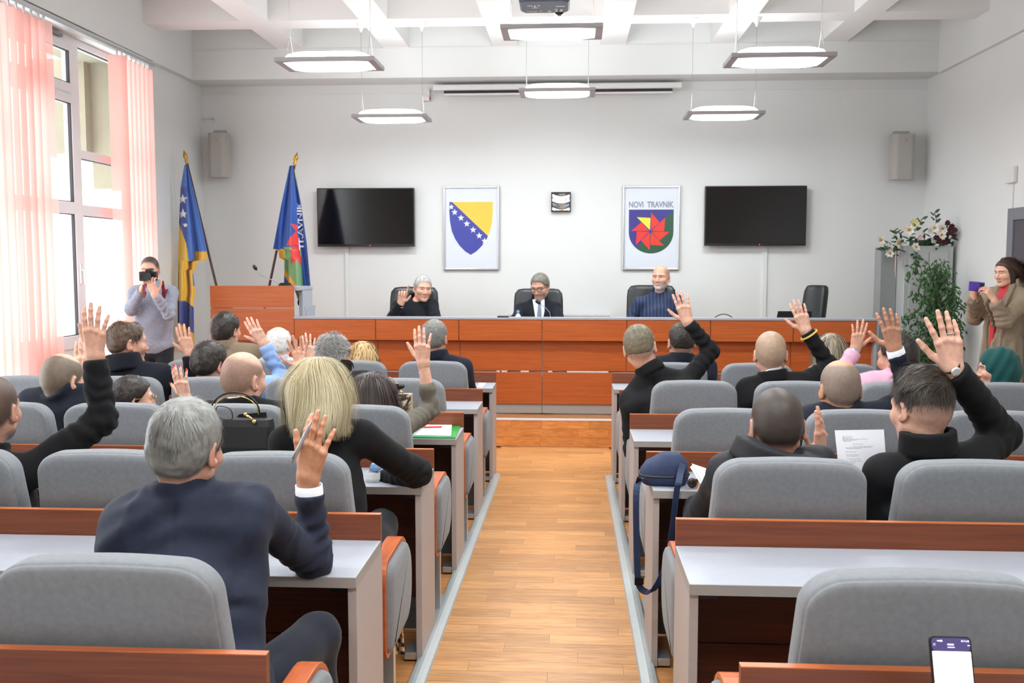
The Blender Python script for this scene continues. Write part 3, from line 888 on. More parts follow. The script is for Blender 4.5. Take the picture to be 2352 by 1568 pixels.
# ------------------------------------------------------------------ front desk (dais) and lectern
YD = 9.2
ZT = at(1245, 732, YD)[2]
zr = {k: at(1245, v, YD)[2] for k, v in dict(b1=782, s2=855, s3=930).items()}
xs_ = [at(px, 735, YD)[0] for px in (676, 863, 1054, 1245, 1440, 1632, 1822, 2013)]
t = thing('front_desk', 'long orange cherry wood front desk with grey plinth on the platform', 'desk', ((xs_[0] + xs_[-1]) / 2, YD, ZS))
ZI = ZT - .165
MB().box(xs_[0], xs_[-1] + .01, YD - .02, YD + .13, ZT - .006, ZT + .012).build('ledge', M['top'], t)
MB().box(xs_[0], xs_[-1] - .013, YD + .131, YD + .66, ZI - .028, ZI).build('worktop', M['top'], t)
for i in range(7):
    a, b_ = xs_[i] + .003, xs_[i + 1] - .003
    MB().box(a, b_, YD - .012, YD + .012, zr['b1'], ZT - .008).build('top_panel', M['wood_dais'], t, bevel=.002)
    MB().box(a, b_, YD + .085, YD + .105, zr['s2'] + .006, zr['b1'] + .03).build('middle_panel', M['wood_dais'], t)
    MB().box(a, b_, YD + .06, YD + .08, zr['s3'], zr['s2'] - .008).build('lower_panel', M['wood_dais'], t, bevel=.002)
    MB().box(a, b_, YD + .075, YD + .09, ZS, zr['s3'] + .004).build('plinth', M['plinth'] if False else M['edge'], t)
for (p0, p1) in [(1139, 1147), (1150, 1164), (1195, 1214), (1258, 1268), (1302, 1398), (1030, 1052), (1600, 1625)]:
    MB().box(at(p0, 855, YD)[0], at(p1, 855, YD)[0], YD + .081, YD + .0845, zr['s2'] - .007, zr['s2'] + .0055).build('gap_light', M['white'], t)  # white strips painted in for daylight showing through the panel gap
MB().box(xs_[0], xs_[-1], YD + .115, YD + .13, ZS, ZT - .01).build('back_board', M['white'], t)
for x in (xs_[0] + .02, xs_[3], xs_[5], xs_[-1] - .03): MB().box(x - .014, x + .014, YD + .131, YD + .62, ZS, ZI - .029).build('side_panel', M['top'], t)
MB().box(xs_[-1] - .012, xs_[-1] + .01, YD + .013, YD + .72, ZS, ZT - .008).build('end_panel', M['top'], t)

ZL = at(580, 656, YD)[2]; ZL2 = at(580, 707, YD)[2]; ZL3 = at(580, 781, YD)[2]
xa, xb = at(484, 700, YD)[0], at(676, 700, YD)[0] - .003
t = thing('lectern', 'orange cherry wood lectern with light grey body left of the front desk', 'lectern', ((xa + xb) / 2, YD, ZS))
MB().box(xa, xb, YD - .014, YD + .01, ZL2 + .003, ZL).build('front_board', M['wood_dais'], t, bevel=.002)
MB().box(xa, xb, YD - .014, YD + .01, ZL3, ZL2 - .003).build('front_board', M['wood_dais'], t, bevel=.002)
MB().box(xa + .05, xb - .03, YD + .07, YD + .09, ZS + .08, ZL3 + .02).build('lower_board', M['wood_dais'], t)
MB().box(xa + .05, xb - .03, YD + .08, YD + .1, ZS, ZS + .08).build('plinth', M['edge'], t)
MB().box(xa + .01, xb + .05, YD + .012, YD + .5, ZL - .045, ZL - .012).build('top_shelf', M['top'], t)
MB().box(xa + .01, xa + .04, YD + .012, YD + .5, ZS, ZL - .046).build('side_panel', M['top'], t)
MB().box(xb + .01, xb + .045, YD + .14, YD + .5, ZI + .001, ZL - .046).build('side_panel', M['top'], t)
c0, c1 = at(676, 701, 9.75), at(713, 727, 9.75)
MB().box(xb + .05, c1[0], 9.4, 9.80, c0[2] - .03, c0[2]).build('side_shelf', M['top'], t)
MB().box(xb + .05, c1[0] - .03, 9.45, 9.78, ZI + .001, c0[2] - .031).build('shelf_support', M['top'], t)
q = at(688, 697, 9.6)
tag(MB().sphere((q[0], 9.6, c0[2] + .035), .04, sc=(.5, .8, .85)).build('computer_mouse', M['black'], smooth=True), 'small black device on the grey side shelf of the lectern', 'device')

def mic(label, base, pts, Yb, name='gooseneck_microphone'):
    b0 = base
    t = thing(name, label, 'microphone', b0)
    MB().rings([[(b0[0] + dx * s_, b0[1] + dy * s_, b0[2] + z) for dx, dy in [(-.05, -.06), (.05, -.06), (.05, .06), (-.05, .06)]] for s_, z in [(1, 0), (1, .015), (.7, .035)]]).build('base', M['black'], t)
    MB().tube([(b0[0], b0[1], b0[2] + .03)] + pts, .0045, 6).build('gooseneck', M['metal'], t, smooth=True)
    e = np.array(pts[-1]); d = e - np.array(pts[-2]); d /= np.linalg.norm(d)
    MB().tube([e - d * .005, e + d * .012, e + d * .04, e + d * .052], [.009, .017, .017, .008], 10).build('microphone_head', M['black'], t, smooth=True)


q = at(655, 657, 9.45)
mic('thin gooseneck microphone bending left above the lectern', (q[0], 9.45, ZL - .012), [at(644, 651, 9.42), at(618, 640, 9.35), at(597, 630, 9.3), at(589, 619, 9.28)], 9.45)
q = at(1272, 729, 9.55)
mic('gooseneck microphone on the front desk before the man in suit and tie', (q[0], 9.55, ZI), [at(1262, 716, 9.55), at(1252, 706, 9.54), at(1240, 697, 9.53)], 9.55)

# small things on the front desk
q = at(1190, 729, 9.55)
t = thing('water_bottle', 'small clear water bottle with a blue cap on the front desk', 'bottle', (q[0], 9.55, ZI))
zt = at(1190, 713, 9.55)[2]; h = zt - ZI
MB().lathe([(.028, 0), (.031, .01), (.031, h - .07), (.024, h - .045), (.013, h - .034), (.013, h - .026)], (q[0], 9.55, ZI), 16).build('bottle_body', mat('clear_plastic_bottle', S(206, 214, 224), .15, var=.02), t, smooth=True)
MB().lathe([(.0155, h - .026), (.0155, h - .004), (.013, h)], (q[0], 9.55, ZI), 14).build('cap', M['cyl'], t, smooth=True)
a, b_ = at(1143, 729, 9.26), at(1169, 729, 9.26)
tag(MB().box(a[0], b_[0], 9.20, 9.30, ZT + .0125, ZT + .024).build('tablet', M['black'], bevel=.003), 'flat black tablet lying on the front desk ledge beside the water bottle', 'tablet')
a, b_ = at(1774, 714, 9.6), at(1868, 729, 9.6)
t = thing('laptop', 'black laptop standing open on the front desk before the empty chair', 'laptop', ((a[0] + b_[0]) / 2, 9.6, ZI))
MB().box(a[0] + .03, b_[0] - .03, 9.62, 9.86, ZI + .0005, ZI + .014).build('keyboard_base', M['black'], t)
MB().add([(a[0] + .02, 9.62, ZI + .012), (b_[0] - .02, 9.62, ZI + .012), (b_[0] - .02, 9.575, a[2]), (a[0] + .05, 9.575, a[2]), (a[0] + .02, 9.63, ZI + .012), (b_[0] - .02, 9.63, ZI + .012), (b_[0] - .02, 9.585, a[2]), (a[0] + .05, 9.585, a[2])],
         [(0, 1, 2, 3), (4, 7, 6, 5), (0, 4, 5, 1), (1, 5, 6, 2), (2, 6, 7, 3), (3, 7, 4, 0)]).build('lid', M['black'], t)
pts = [at(1640 + 44 * i / 10, 730 - 9 * math.sin(math.pi * i / 10), 9.55) for i in range(11)]
tag(MB().tube(pts, .005, 6).build('cable', M['black'], smooth=True), 'thin dark cable arching on the front desk', 'cable')

# black office chairs behind the front desk
def office_chair(px0, px1, pytop, Y, label, turn=0.0):
    a, b_ = at(px0, pytop, Y), at(px1, pytop, Y)
    xc = (a[0] + b_[0]) / 2; hw = abs(b_[0] - a[0]) / 2 / (math.cos(turn) if abs(turn) < .9 else 1)
    zt = a[2]
    t = thing('office_chair', label, 'chair', (xc, Y, ZS), 'black office chairs behind the front desk')
    def tr(x, y, z):   # local to chair, facing -y
        return (xc + x * math.cos(turn) - y * math.sin(turn), Y + x * math.sin(turn) + y * math.cos(turn), z)
    n = 44; H = zt - ZS - .5
    def outline(ins, yo, lean=.10):
        r = []
        for k in range(n):
            q = 2 * math.pi * k / n; ca, sa = math.cos(q), math.sin(q)
            e = (abs(ca) ** 9 + abs(sa) ** 9) ** (-1 / 9)
            z = sa * e * (H / 2 - ins); x = ca * e * (hw - ins) * (1 - .06 * (z / H))
            r.append(tr(x, yo + lean * (z / H + .5) + .05 * (x / hw) ** 2 * -1, ZS + .5 + H / 2 + z))
        return r
    MB().rings([outline(.05, -.01), outline(.015, 0), outline(0, .02), outline(0, .06), outline(.015, .09), outline(.05, .1)]).build('backrest', M['leather'], t, smooth=True)
    MB().rings([[tr(x * s_, -.2 + y * s_, ZS + z) for x, y in [(-.26, -.2), (-.2, -.26), (.2, -.26), (.26, -.2), (.26, .22), (-.26, .22)]] for s_, z in [(.9, .42), (1, .44), (1, .49), (.92, .52)]]).build('seat', M['leather'], t, smooth=False)
    MB().tube([tr(0, -.2, ZS + .06), tr(0, -.2, ZS + .43)], .03, 12).build('gas_lift', M['metal'], t, smooth=True)
    MB().tube([tr(0, -.05, ZS + .44), tr(0, .05, ZS + .46), tr(0, .09, ZS + .62)], .02, 8).build('back_bracket', M['metal'], t, smooth=True)
    for k in range(5):
        q = 2 * math.pi * k / 5 + .3
        MB().tube([tr(0, -.2, ZS + .08), tr(.29 * math.cos(q), -.2 + .29 * math.sin(q), ZS + .055)], [.028, .018], 8).sphere(tr(.29 * math.cos(q), -.2 + .29 * math.sin(q), ZS + .028), .028).build('leg', M['black'], t)


office_chair(893, 1005, 659, 10.42, 'black leather office chair behind the grey haired man with the raised finger')
office_chair(1179, 1294, 663, 10.42, 'black leather office chair behind the man in suit and tie')
office_chair(1440, 1556, 655, 10.42, 'black leather office chair behind the man in the striped shirt')
office_chair(1829, 1892, 655, 10.15, 'empty black leather office chair turned sideways at the right of the front desk', turn=-.95)
# ------------------------------------------------------------------ rows of desks and chairs
ROWY = [1.852, 3.02, 4.22, 5.42, 6.614, 7.82]
ORD = ['nearest', 'second', 'third', 'fourth', 'fifth', 'sixth']
ZDESK, ZPAN = .727, .811


def make_desk(side, i):
    P = ROWY[i]; zr_ = ramp(P)
    if side == 'left': xe, xo, sg = -.600, -3.45, -1
    else: xe, xo, sg = .330, 3.20, 1
    lo, hi = min(xe, xo), max(xe, xo)
    t = thing('row_desk', 'long grey topped desk with cherry back board, %s row from camera, %s of aisle' % (ORD[i], side), 'desk', (xe, P, zr_), 'rows of desks')
    MB().box(lo, hi, P - .366, P - .001, zr_ + ZDESK - .031, zr_ + ZDESK).build('worktop', [M['top']], t, bevel=.0025)
    ins = .001
    e = MB().box(lo + .0, hi, P - .3685, P - .366, zr_ + ZDESK - .031, zr_ + ZDESK - .001)
    e.box(xe - .0012, xe + .0012, P - .366, P, zr_ + ZDESK - .031, zr_ + ZDESK - .001)
    e.build('edge_band', M['edge'], t)
    MB().box(lo, hi, P, P + .021, zr_ + .70, zr_ + ZPAN - .002).build('back_board', M['wood'], t)
    MB().box(lo, hi, P, P + .021, zr_ + ZPAN - .002, zr_ + ZPAN).build('top_edge', M['wood_edge'], t)
    MB().box(lo + .02, hi - .02, P, P + .016, zr_ + .42, zr_ + .695).build('modesty_board', M['wood_shaded'], t)
    MB().box(lo + .02, hi - .02, P, P + .016, zr_ + .145, zr_ + .415).build('modesty_board', M['wood_shaded'], t)
    MB().box(lo + .02, hi - .02, P + .002, P + .018, zr_, zr_ + .142).build('plinth', M['plinth'], t)
    for x in (xe, xo):
        s_ = sg if x == xe else -sg
        MB().box(min(x, x + s_ * .026), max(x, x + s_ * .026), P - .352, P + .021, zr_ + .0, zr_ + ZDESK - .032).build('side_panel', M['side'], t, bevel=.002)
    xa = xe + sg * .027
    MB().box(min(xa, xa + sg * .05), max(xa, xa + sg * .05), P - .352, P - .25, zr_ + .004, zr_ + .035).build('foot', M['alu'], t, bevel=.003)
    MB().box(min(xa, xa + sg * .055), max(xa, xa + sg * .055), P - .33, P - .29, zr_ + ZDESK - .055, zr_ + ZDESK - .032).build('bracket', M['black'], t)
    return t


for i in range(6):
    for side in ('left', 'right'):
        make_desk(side, i)


def make_chair():
    """chair with its back board plane at y = 0, facing +y, floor at z = 0"""
    t = thing('row_chair', '-', 'chair', (0, 0, 0), 'grey chairs in the rows')
    n = 56
    zc0, zc1 = .40, .999
    hw0, hw1 = .250, .236
    R_ = .09
    pts = []
    top = []
    for q in np.linspace(0, math.pi / 2, 12): top.append((hw1 - R_ + R_ * math.cos(q), zc1 - R_ * .85 + R_ * .85 * math.sin(q)))
    left = [(-x, z) for x, z in reversed(top)]
    mid = [(hw0 - .004, zc0 + .03), (hw0, .50), (hw0, .6), (hw0 - .002, .70), (hw0 - .006, .80)]
    outl = mid + top + [(x, zc1 + .004 * (1 - (x / .13) ** 2)) for x in (.09, .05, 0, -.05, -.09)] + left + [(-x, z) for x, z in reversed(mid)] + [(-hw0 + .03, zc0), (0, zc0), (hw0 - .03, zc0)]
    cz = .75
    tilt = math.tan(math.radians(10.5))

    oa = np.array(outl); nn_ = np.roll(oa, -1, 0) - np.roll(oa, 1, 0)
    nn_ = np.stack([nn_[:, 1], -nn_[:, 0]], 1); nn_ /= np.linalg.norm(nn_, axis=1)[:, None]

    def ring(ins, yo):
        r = []
        for (x, z), (n0, n1) in zip(oa, nn_):
            xx, zz = x - n0 * ins, z - n1 * ins
            yy = .030 + (.811 - zz) * tilt + yo + .018 * (1 - (xx / .25) ** 2) * (1 if yo > .05 else .3)
            r.append((xx, yy, zz))
        return r
    prof = [(.06, -.004), (.03, -.003), (.016, 0), (.008, .006), (.0055, .0105), (.0065, .0125), (.0035, .0150), (.001, .022), (0, .034), (0, .062), (.003, .076), (.010, .088), (.022, .095), (.05, .099)]
    rg = [ring(a, b_) for a, b_ in prof]
    MB().rings(rg).build('backrest', M['chair'], t, smooth=True)
    sr = []
    for ins, z in [(.02, .40), (0, .415), (0, .465), (.015, .482), (.05, .487)]:
        sr.append([(x * (1 - ins / .25), .33 + (y_ - .33) * (1 - ins / .25), z) for x, y_ in [(-.25, .14), (-.25, .50), (-.22, .55), (-.15, .57), (.15, .57), (.22, .55), (.25, .50), (.25, .14)]])
    MB().rings(sr).build('seat', M['chair'], t)
    MB().box(-.03, .03, .24, .36, .0, .40).box(-.09, .09, .15, .45, -.02, .012).box(-.2, .2, .27, .33, .37, .402).build('pedestal', M['metal'], t)
    return t


# chair centres read off the photograph, row by row (nearest first), aisle outwards
LC, RC = [-.950, -1.510, -2.060, -2.600, -3.150], [.690, 1.260, 1.820, 2.370, 2.920]
CHAIRS = {('left', 0): LC[:2], ('left', 1): LC[:3], ('left', 2): LC[:4], ('left', 3): LC, ('left', 4): LC[:4],
          ('right', 0): RC[:2], ('right', 1): RC[:2], ('right', 2): RC[:3], ('right', 3): RC, ('right', 4): RC[:4]}
proto = None
for (side, i), xsC in CHAIRS.items():
    for k, x in enumerate(xsC):
        ch = make_chair() if proto is None else copy_tree(proto)
        if proto is None: proto = ch
        ch.location = (x, ROWY[i] + .021, ramp(ROWY[i] + .3) - (.016 if i == 0 else .004))
        ch['label'] = 'grey fabric chair, %s seat %s of the aisle, %s row from camera' % (['first', 'second', 'third', 'fourth', 'fifth'][k], side, ORD[i])
        ch['_row'] = i
for o in bpy.data.objects:
    if '_row' in o: del o['_row']


def make_arm(side, i):
    P = ROWY[i] + .021; zr_ = ramp(P + .3)
    if side == 'left': xo, xi, sg = -.600, -.655, 1
    else: xo, xi, sg = .352, .415, -1
    t = thing('end_armrest', 'bent cherry wood armrest with grey pad, aisle end of the %s %s row' % (ORD[i], side), 'armrest', (xo, P + .25, zr_), 'armrests at the aisle ends')
    ya, yb, za, zb = P + .05, P + .50, zr_ + .30, zr_ + .635
    def loop(ins):
        r = []
        for (cx_, cz_, q0, rad) in [(yb, zb, 0, .15), (ya, zb, 1, .07), (ya, za, 2, .05), (yb, za, 3, .14)]:
            sx = 1 if q0 in (0, 3) else -1; sz = 1 if q0 in (0, 1) else -1
            for q in np.linspace(q0 * math.pi / 2, (q0 + 1) * math.pi / 2, 8):
                rr = rad - ins
                r.append((cx_ - sx * rad + rr * math.cos(q), cz_ - sz * rad + rr * math.sin(q)))
        return r
    o_, i_ = loop(0), loop(.016)
    vs = []; fs = []; n = len(o_)
    for lp, x in ((o_, xo), (o_, xi), (i_, xi), (i_, xo)): vs += [(x, a, b_) for a, b_ in lp]
    for r in range(4):
        for k in range(n): fs.append((r * n + k, r * n + (k + 1) % n, ((r + 1) % 4) * n + (k + 1) % n, ((r + 1) % 4) * n + k))
    MB().add(vs, fs).build('wood_rim', M['arm_wood'], t, smooth=False, bevel=.002)
    rg = []
    for ins, x in [(.05, xi - sg * .012), (.025, xi - sg * .008), (.017, xi), (.017, xo), (.022, xo + sg * .012), (.035, xo + sg * .018), (.06, xo + sg * .021)]:
        rg.append([(x, a, b_) for a, b_ in loop(ins)])
    MB().rings(rg).build('side_pad', M['chair'], t, smooth=True)
    xm = (xo + xi) / 2
    MB().box(xm - .02, xm + .02, P + .22, P + .26, zr_ + .01, zr_ + .34).box(xm - .035, xm + .035, P + .12, P + .42, zr_ - .015, zr_ + .014).build('leg', M['alu'], t)
    return t


for i in range(5):
    for side in ('left', 'right'): make_arm(side, i)

# ------------------------------------------------------------------ steel cabinet, flowers, ficus
a, b_ = at(2078, 574, 10.2), at(2211, 562, 10.2)
t = thing('steel_cabinet', 'tall light grey steel cabinet in the right back corner', 'cabinet', ((a[0] + b_[0]) / 2, 10.4, ZS))
xa, xb, zt = a[0] - .0, min(b_[0], 3.86), b_[2] - .01
MB().box(xa, xb, 10.2, 10.62, ZS, zt).build('body', M['cab'], t, bevel=.006)
xm = (xa + xb) / 2
for (p, q) in [(xa + .05, xm - .003), (xm + .003, xb - .05)]:
    MB().box(p, q, 10.188, 10.199, ZS + .1, zt - .06).build('door', M['cab'], t, bevel=.003)
MB().box(xm + .02, xm + .04, 10.175, 10.19, 1.05, 1.2).build('handle', M['silver'], t)
MB().box(xa - .17, xa - .002, 10.42, 10.62, ZS, zt - .01).build('side_unit', M['cabside'], t, bevel=.006)

t = thing('flower_arrangement', 'arrangement of white and dark red silk flowers on top of the steel cabinet', 'flowers', ((xa + xb) / 2, 10.35, zt))
ft = t
FY = 10.22


def flower(par, px, py, r, m, heart=True, Y=FY, tilt=None):
    c = at(px, py, Y)
    ax = np.array([rng.uniform(-.6, .6), -1, rng.uniform(-.2, .7)]); ax /= np.linalg.norm(ax)
    u = np.cross(ax, [0, 0, 1.0]); u /= np.linalg.norm(u); v = np.cross(ax, u)
    mb = MB(); k0 = rng.uniform(0, 6)
    for k in range(7):
        q = k0 + 2 * math.pi * k / 7
        d = u * math.cos(q) + v * math.sin(q); sd = -u * math.sin(q) + v * math.cos(q)
        lift = r * (.35 if k % 2 else .15)
        mb.add([c, c + d * r * .55 + sd * r * .38 + ax * lift * .5, c + d * r + ax * lift, c + d * r * .55 - sd * r * .38 + ax * lift * .5, c + d * r * .5 + ax * lift * .15 - ax * .004],
               [(0, 4, 1), (1, 4, 2), (2, 4, 3), (3, 4, 0)])
    o = mb.build('flower', M[m], par)
    s_ = o.modifiers.new('thickness', 'SOLIDIFY'); s_.thickness = .002
    if heart: MB().sphere(c + ax * r * .12, r * .26, 8, 6).build('flower_heart', M['heart'], o, smooth=True)


def leaf_poly(mb, c, d, n_, L_, W_):
    d = d / np.linalg.norm(d); s_ = np.cross(d, n_); s_ /= (np.linalg.norm(s_) + 1e-9); nn = np.cross(s_, d)
    mb.add([c, c + d * L_ * .35 + s_ * W_ * .5 - nn * W_ * .15, c + d * L_ * .7 + s_ * W_ * .38 - nn * L_ * .06, c + d * L_ - nn * L_ * .14, c + d * L_ * .7 - s_ * W_ * .38 - nn * L_ * .06, c + d * L_ * .35 - s_ * W_ * .5 - nn * W_ * .15, c + d * L_ * .5 - nn * W_ * .02 + nn * .004],
           [(0, 6, 1), (1, 6, 2), (2, 6, 3), (3, 6, 4), (4, 6, 5), (5, 6, 0)])


for (x, y, r, m) in [(2022, 551, .055, 'petal'), (2064, 557, .06, 'petal'), (2087, 527, .062, 'petal'), (2102, 512, .055, 'petaly'), (2103, 567, .05, 'petal'),
                     (2044, 582, .05, 'petal'), (2051, 567, .045, 'petal'), (2146, 523, .05, 'petal'), (2165, 525, .05, 'petal'), (2163, 540, .055, 'petal'), (2143, 553, .035, 'petal'), (2136, 530, .04, 'petal'), (2034, 558, .03, 'petal')]:
    flower(t, x, y, r, m, heart=(m == 'petal' and r > .045), Y=FY - rng.uniform(0, .12))
for (x, y) in [(2186, 520), (2182, 536), (2168, 557), (2151, 546), (2193, 529), (2176, 512), (2190, 541), (2174, 551), (2157, 553), (2183, 527)]:
    flower(t, x, y, .034, 'petalr', heart=False, Y=FY - rng.uniform(0, .1))
for k in range(100):
    px = rng.uniform(2030, 2190); py = 570 - (px - 2020) * .30 + rng.normal(0, 9) + 5
    if px > 2110: py = 548 + rng.normal(0, 12)
    c = at(px, py, FY + rng.uniform(-.05, .12))
    mb = MB(); leaf_poly(mb, c, np.array([rng.normal(-.2, .6), rng.normal(-.4, .3), rng.normal(.15, .5)]), np.array([0, -.6, .8]), rng.uniform(.05, .1), rng.uniform(.025, .045))
    o = mb.build('leaf', M['leaf2'], t)
for (x0_, y0_, x1_, y1_) in [(2150, 520, 2146, 488), (2040, 565, 2022, 572), (2095, 540, 2118, 502), (2090, 570, 2108, 592), (2070, 540, 2052, 530)]:
    p, q = at(x0_, y0_, FY), at(x1_, y1_, FY - .05)
    MB().tube([p, (p + q) / 2 + np.array([.01, 0, .01]), q], .004, 6).build('stem', M['leaf2'], t)
    for k in range(5):
        c = p + (q - p) * (.3 + .17 * k)
        mb = MB(); leaf_poly(mb, c, (q - p) / np.linalg.norm(q - p) * .6 + np.array([(-1) ** k * .8, -.3, .1]), np.array([0, -.7, .7]), .065, .04); mb.build('leaf', M['leaf2'], t)
p = [at(2058, 578, 10.12), at(2057, 600, 10.12), at(2056, 622, 10.12), at(2058, 640, 10.12)]
MB().tube(p, [.012, .014, .013, .004], 6, flat=.3).build('ribbon', M['petalp'], t)
p = [at(2108, 553, 10.1), at(2114, 545, 10.1), at(2122, 537, 10.1)]
MB().tube(p, [.005, .03, .012], 6, flat=.4).build('ribbon', M['petalp'], t)
MB().rings([[(xa + .1 + (xb - xa - .25) * (.5 + .5 * math.cos(q)) * 1, 10.36 + .1 * math.sin(q), zt + z) for q in np.linspace(0, 2 * math.pi, 17)[:-1]] for z in (.002, .06)]).build('moss_base', M['leaf2'], t)

# ficus
PX_, PYY = at(2150, 800, 9.75)[0], 9.75
t = thing('potted_ficus', 'tall potted weeping fig in front of the steel cabinet', 'plant', (PX_, PYY, ZS))
MB().lathe([(.11, 0), (.13, .02), (.16, .26), (.165, .28), (.15, .28), (.145, .24)], (PX_, PYY, ZS), 24).build('pot', M['pot'], t, smooth=True)
MB().lathe([(.146, .235), (.001, .24)], (PX_, PYY, ZS), 20).build('soil', M['bark'], t)
tr = MB(); brs = []
for k in range(30):
    q = rng.uniform(0, 2 * math.pi); rr = rng.uniform(.05, .31); h = rng.uniform(.50, 1.47)
    e = np.array([PX_ + rr * math.cos(q) * 1.05, PYY + rr * math.sin(q) * .8, ZS + h])
    if h > 1.2: e[0] = PX_ - .05 + rng.normal(0, .11)
    e[0] = min(e[0], 3.80)
    s_ = np.array([PX_ + rng.normal(0, .015), PYY + rng.normal(0, .015), ZS + max(.25, h * .55)])
    mid_ = s_ * .5 + e * .5 + np.array([0, 0, .1])
    tip = e + np.array([(e[0] - PX_) * .35, (e[1] - PYY) * .35, -.18])
    tip[0] = min(tip[0], 3.85)
    brs.append([s_, mid_, e, tip]); tr.tube([s_, mid_, e, tip], [.006, .004, .003, .001], 5)
for k in range(3): tr.tube([(PX_ + .02 * k - .02, PYY, ZS + .22), (PX_ + .025 * math.sin(k), PYY + .02, ZS + .7), (PX_ - .02 * k, PYY, ZS + 1.25)], [.014, .011, .004], 7)
tr.build('trunk', M['bark'], t, smooth=True)
lf = MB()
for b in brs:
    for k in range(50):
        u = rng.uniform(.25, 1.0) * 3; i0 = min(2, int(u)); c = np.array(b[i0]) + (np.array(b[i0 + 1]) - np.array(b[i0])) * (u - i0) + rng.normal(0, .038, 3)
        if c[0] > 3.83: continue
        leaf_poly(lf, c, np.array([rng.normal(0, .7), rng.normal(-.2, .6), rng.normal(-.75, .4)]), np.array([rng.normal(0, .3), -.8, .5]), rng.uniform(.045, .08), rng.uniform(.015, .025))
o = lf.build('foliage', M['leaf'], t); o['kind'] = 'stuff'

# ------------------------------------------------------------------ bags and papers on the desks
def desk_at(px, py, row, dz=0.0):
    """point of the worktop of a row seen at a pixel"""
    z = ramp(ROWY[row]) + ZDESK + dz
    d = FW + RT * (px - CX) / FPX - UP * (py - CY) / FPX
    return CAM + d * ((z - CAM[2]) / d[2])


# black handbag on the third desk, left
Y_ = 4.08; zd = ramp(ROWY[2]) + ZDESK
A, B_ = at(517, 960, Y_), at(618, 952, Y_)
t = thing('handbag', 'smooth black leather handbag with two arched handles standing on the third left desk', 'bag', ((A[0] + B_[0]) / 2, Y_, zd))
zt = A[2]
rg = []
for z, g, dy in [(zd, -.012, .055), (zd + .015, .0, .065), (zd + .12, .0, .06), (zt - .03, .002, .042), (zt, .0, .032)]:
    x0, x1 = A[0] - .012 - g, B_[0] + .012 + g
    rg.append([(x0 + .012, Y_ - dy, z), (x1 - .012, Y_ - dy, z), (x1, Y_ - dy + .012, z), (x1, Y_ + dy - .012, z), (x1 - .012, Y_ + dy, z), (x0 + .012, Y_ + dy, z), (x0, Y_ + dy - .012, z), (x0, Y_ - dy + .012, z)])
MB().rings(rg).build('bag_body', M['handbag'], t, bevel=.003)
MB().rings([[(x, Y_ + .035 + .006 * s_, z) for x, z in [(A[0] + .02, zt - .02), (B_[0] - .02, zt - .02), (B_[0] - .025, zt + .022), (A[0] + .05, zt + .012)]] for s_ in (0, 1)]).build('back_flap', M['handbag'], t)
for dy, m, (hx0, hx1, hy) in [(-.028, 'handbag', (487, 587, 903)), (-.034, 'goldm', (492, 584, 911))]:
    pts = []
    for q in np.linspace(0, math.pi, 15):
        px = (hx0 + hx1) / 2 - (hx1 - hx0) / 2 * math.cos(q) + 14 * (q / math.pi) ** 2 - 4; py = 956 - (956 - hy) * math.sin(q) ** .75 - 4 * q / math.pi
        pts.append(at(px, py, Y_ + dy))
    MB().tube(pts, .0038 if m == 'handbag' else .0022, 8).build('handle', M[m], t, smooth=True)
p = at(584, 968, Y_ - .05)
MB().tube([at(562, 951, Y_ - .04), at(574, 958, Y_ - .05), p], .005, 8).sphere(p, .009).sphere(at(564, 951, Y_ - .04), .008).build('clasp', M['goldm'], t, smooth=True)

# snakeskin bag on the fourth desk, left
Y_ = 5.12; zd = ramp(ROWY[3]) + ZDESK
A, B_ = at(896, 902, Y_), at(946, 901, Y_)
t = thing('snakeskin_handbag', 'small beige snakeskin handbag with a chain strap on the fourth left desk', 'bag', ((A[0] + B_[0]) / 2, Y_, zd))
MB().rings([[(x, Y_ + dy, z) for x, z in [(A[0], zd), (B_[0], zd), (B_[0], A[2] - .004), (A[0], A[2] - .004)]] for dy in (-.035, .035)]).build('bag_body', M['brown_bag'], t, bevel=.006)
n = 30; vs = []; fs = []; cs = []
zb = at(920, 945, Y_)[2]
for i in range(n + 1):
    for j in range(n + 1):
        u, v = i / n, j / n
        low = .55 + .45 * (1 - abs(2 * u - 1.1) ** 1.6)
        vs.append((A[0] + u * (B_[0] - A[0]), Y_ - .038 - .005 * math.sin(math.pi * u), A[2] - v * (A[2] - zb) * low))
        k = math.sin(9 * u + 4 * math.sin(5 * v + u * 3)) + math.sin(8 * v + 3 * math.sin(7 * u))
        c = S(222, 214, 190) if k > .1 else (S(120, 106, 88) if k > -.7 else S(60, 52, 44))
        if abs(k - .1) < .18: c = S(70, 62, 52)
        if .35 < u < .55 and .1 < v < .6 and k > 0: c = S(226, 220, 190)
        cs.append(c[:3])
for i in range(n):
    for j in range(n): fs.append((i * (n + 1) + j, (i + 1) * (n + 1) + j, (i + 1) * (n + 1) + j + 1, i * (n + 1) + j + 1))
o = MB().add(vs, fs).build('front_flap', M['snake'], t, smooth=True, cols=np.array(cs)); s_ = o.modifiers.new('thickness', 'SOLIDIFY'); s_.thickness = .004
pts = [at(874, 878, Y_), at(882, 869, Y_), at(896, 867, Y_), at(908, 874, Y_), at(916, 886, Y_), at(920, 898, Y_ - .03)]
MB().tube(pts, .004, 6).build('strap', M['brown_bag'], t, smooth=True)
MB().tube([at(917, 893, Y_ - .02), at(921, 898, Y_ - .04), at(926, 903, Y_ - .045)], .005, 6).build('ring', M['goldm'], t, smooth=True)
q = at(921, 887, Y_ - .02)
cl = MB().sphere(q, .02, 10, 8, (1, .8, .75))
for k in range(5): cl.tube([q + np.array([-.012, 0, .01 - .007 * k]), q + np.array([-.032, -.01, .012 - .008 * k]), q + np.array([-.036, -.02, .006 - .008 * k])], [.004, .0035, .002], 5)
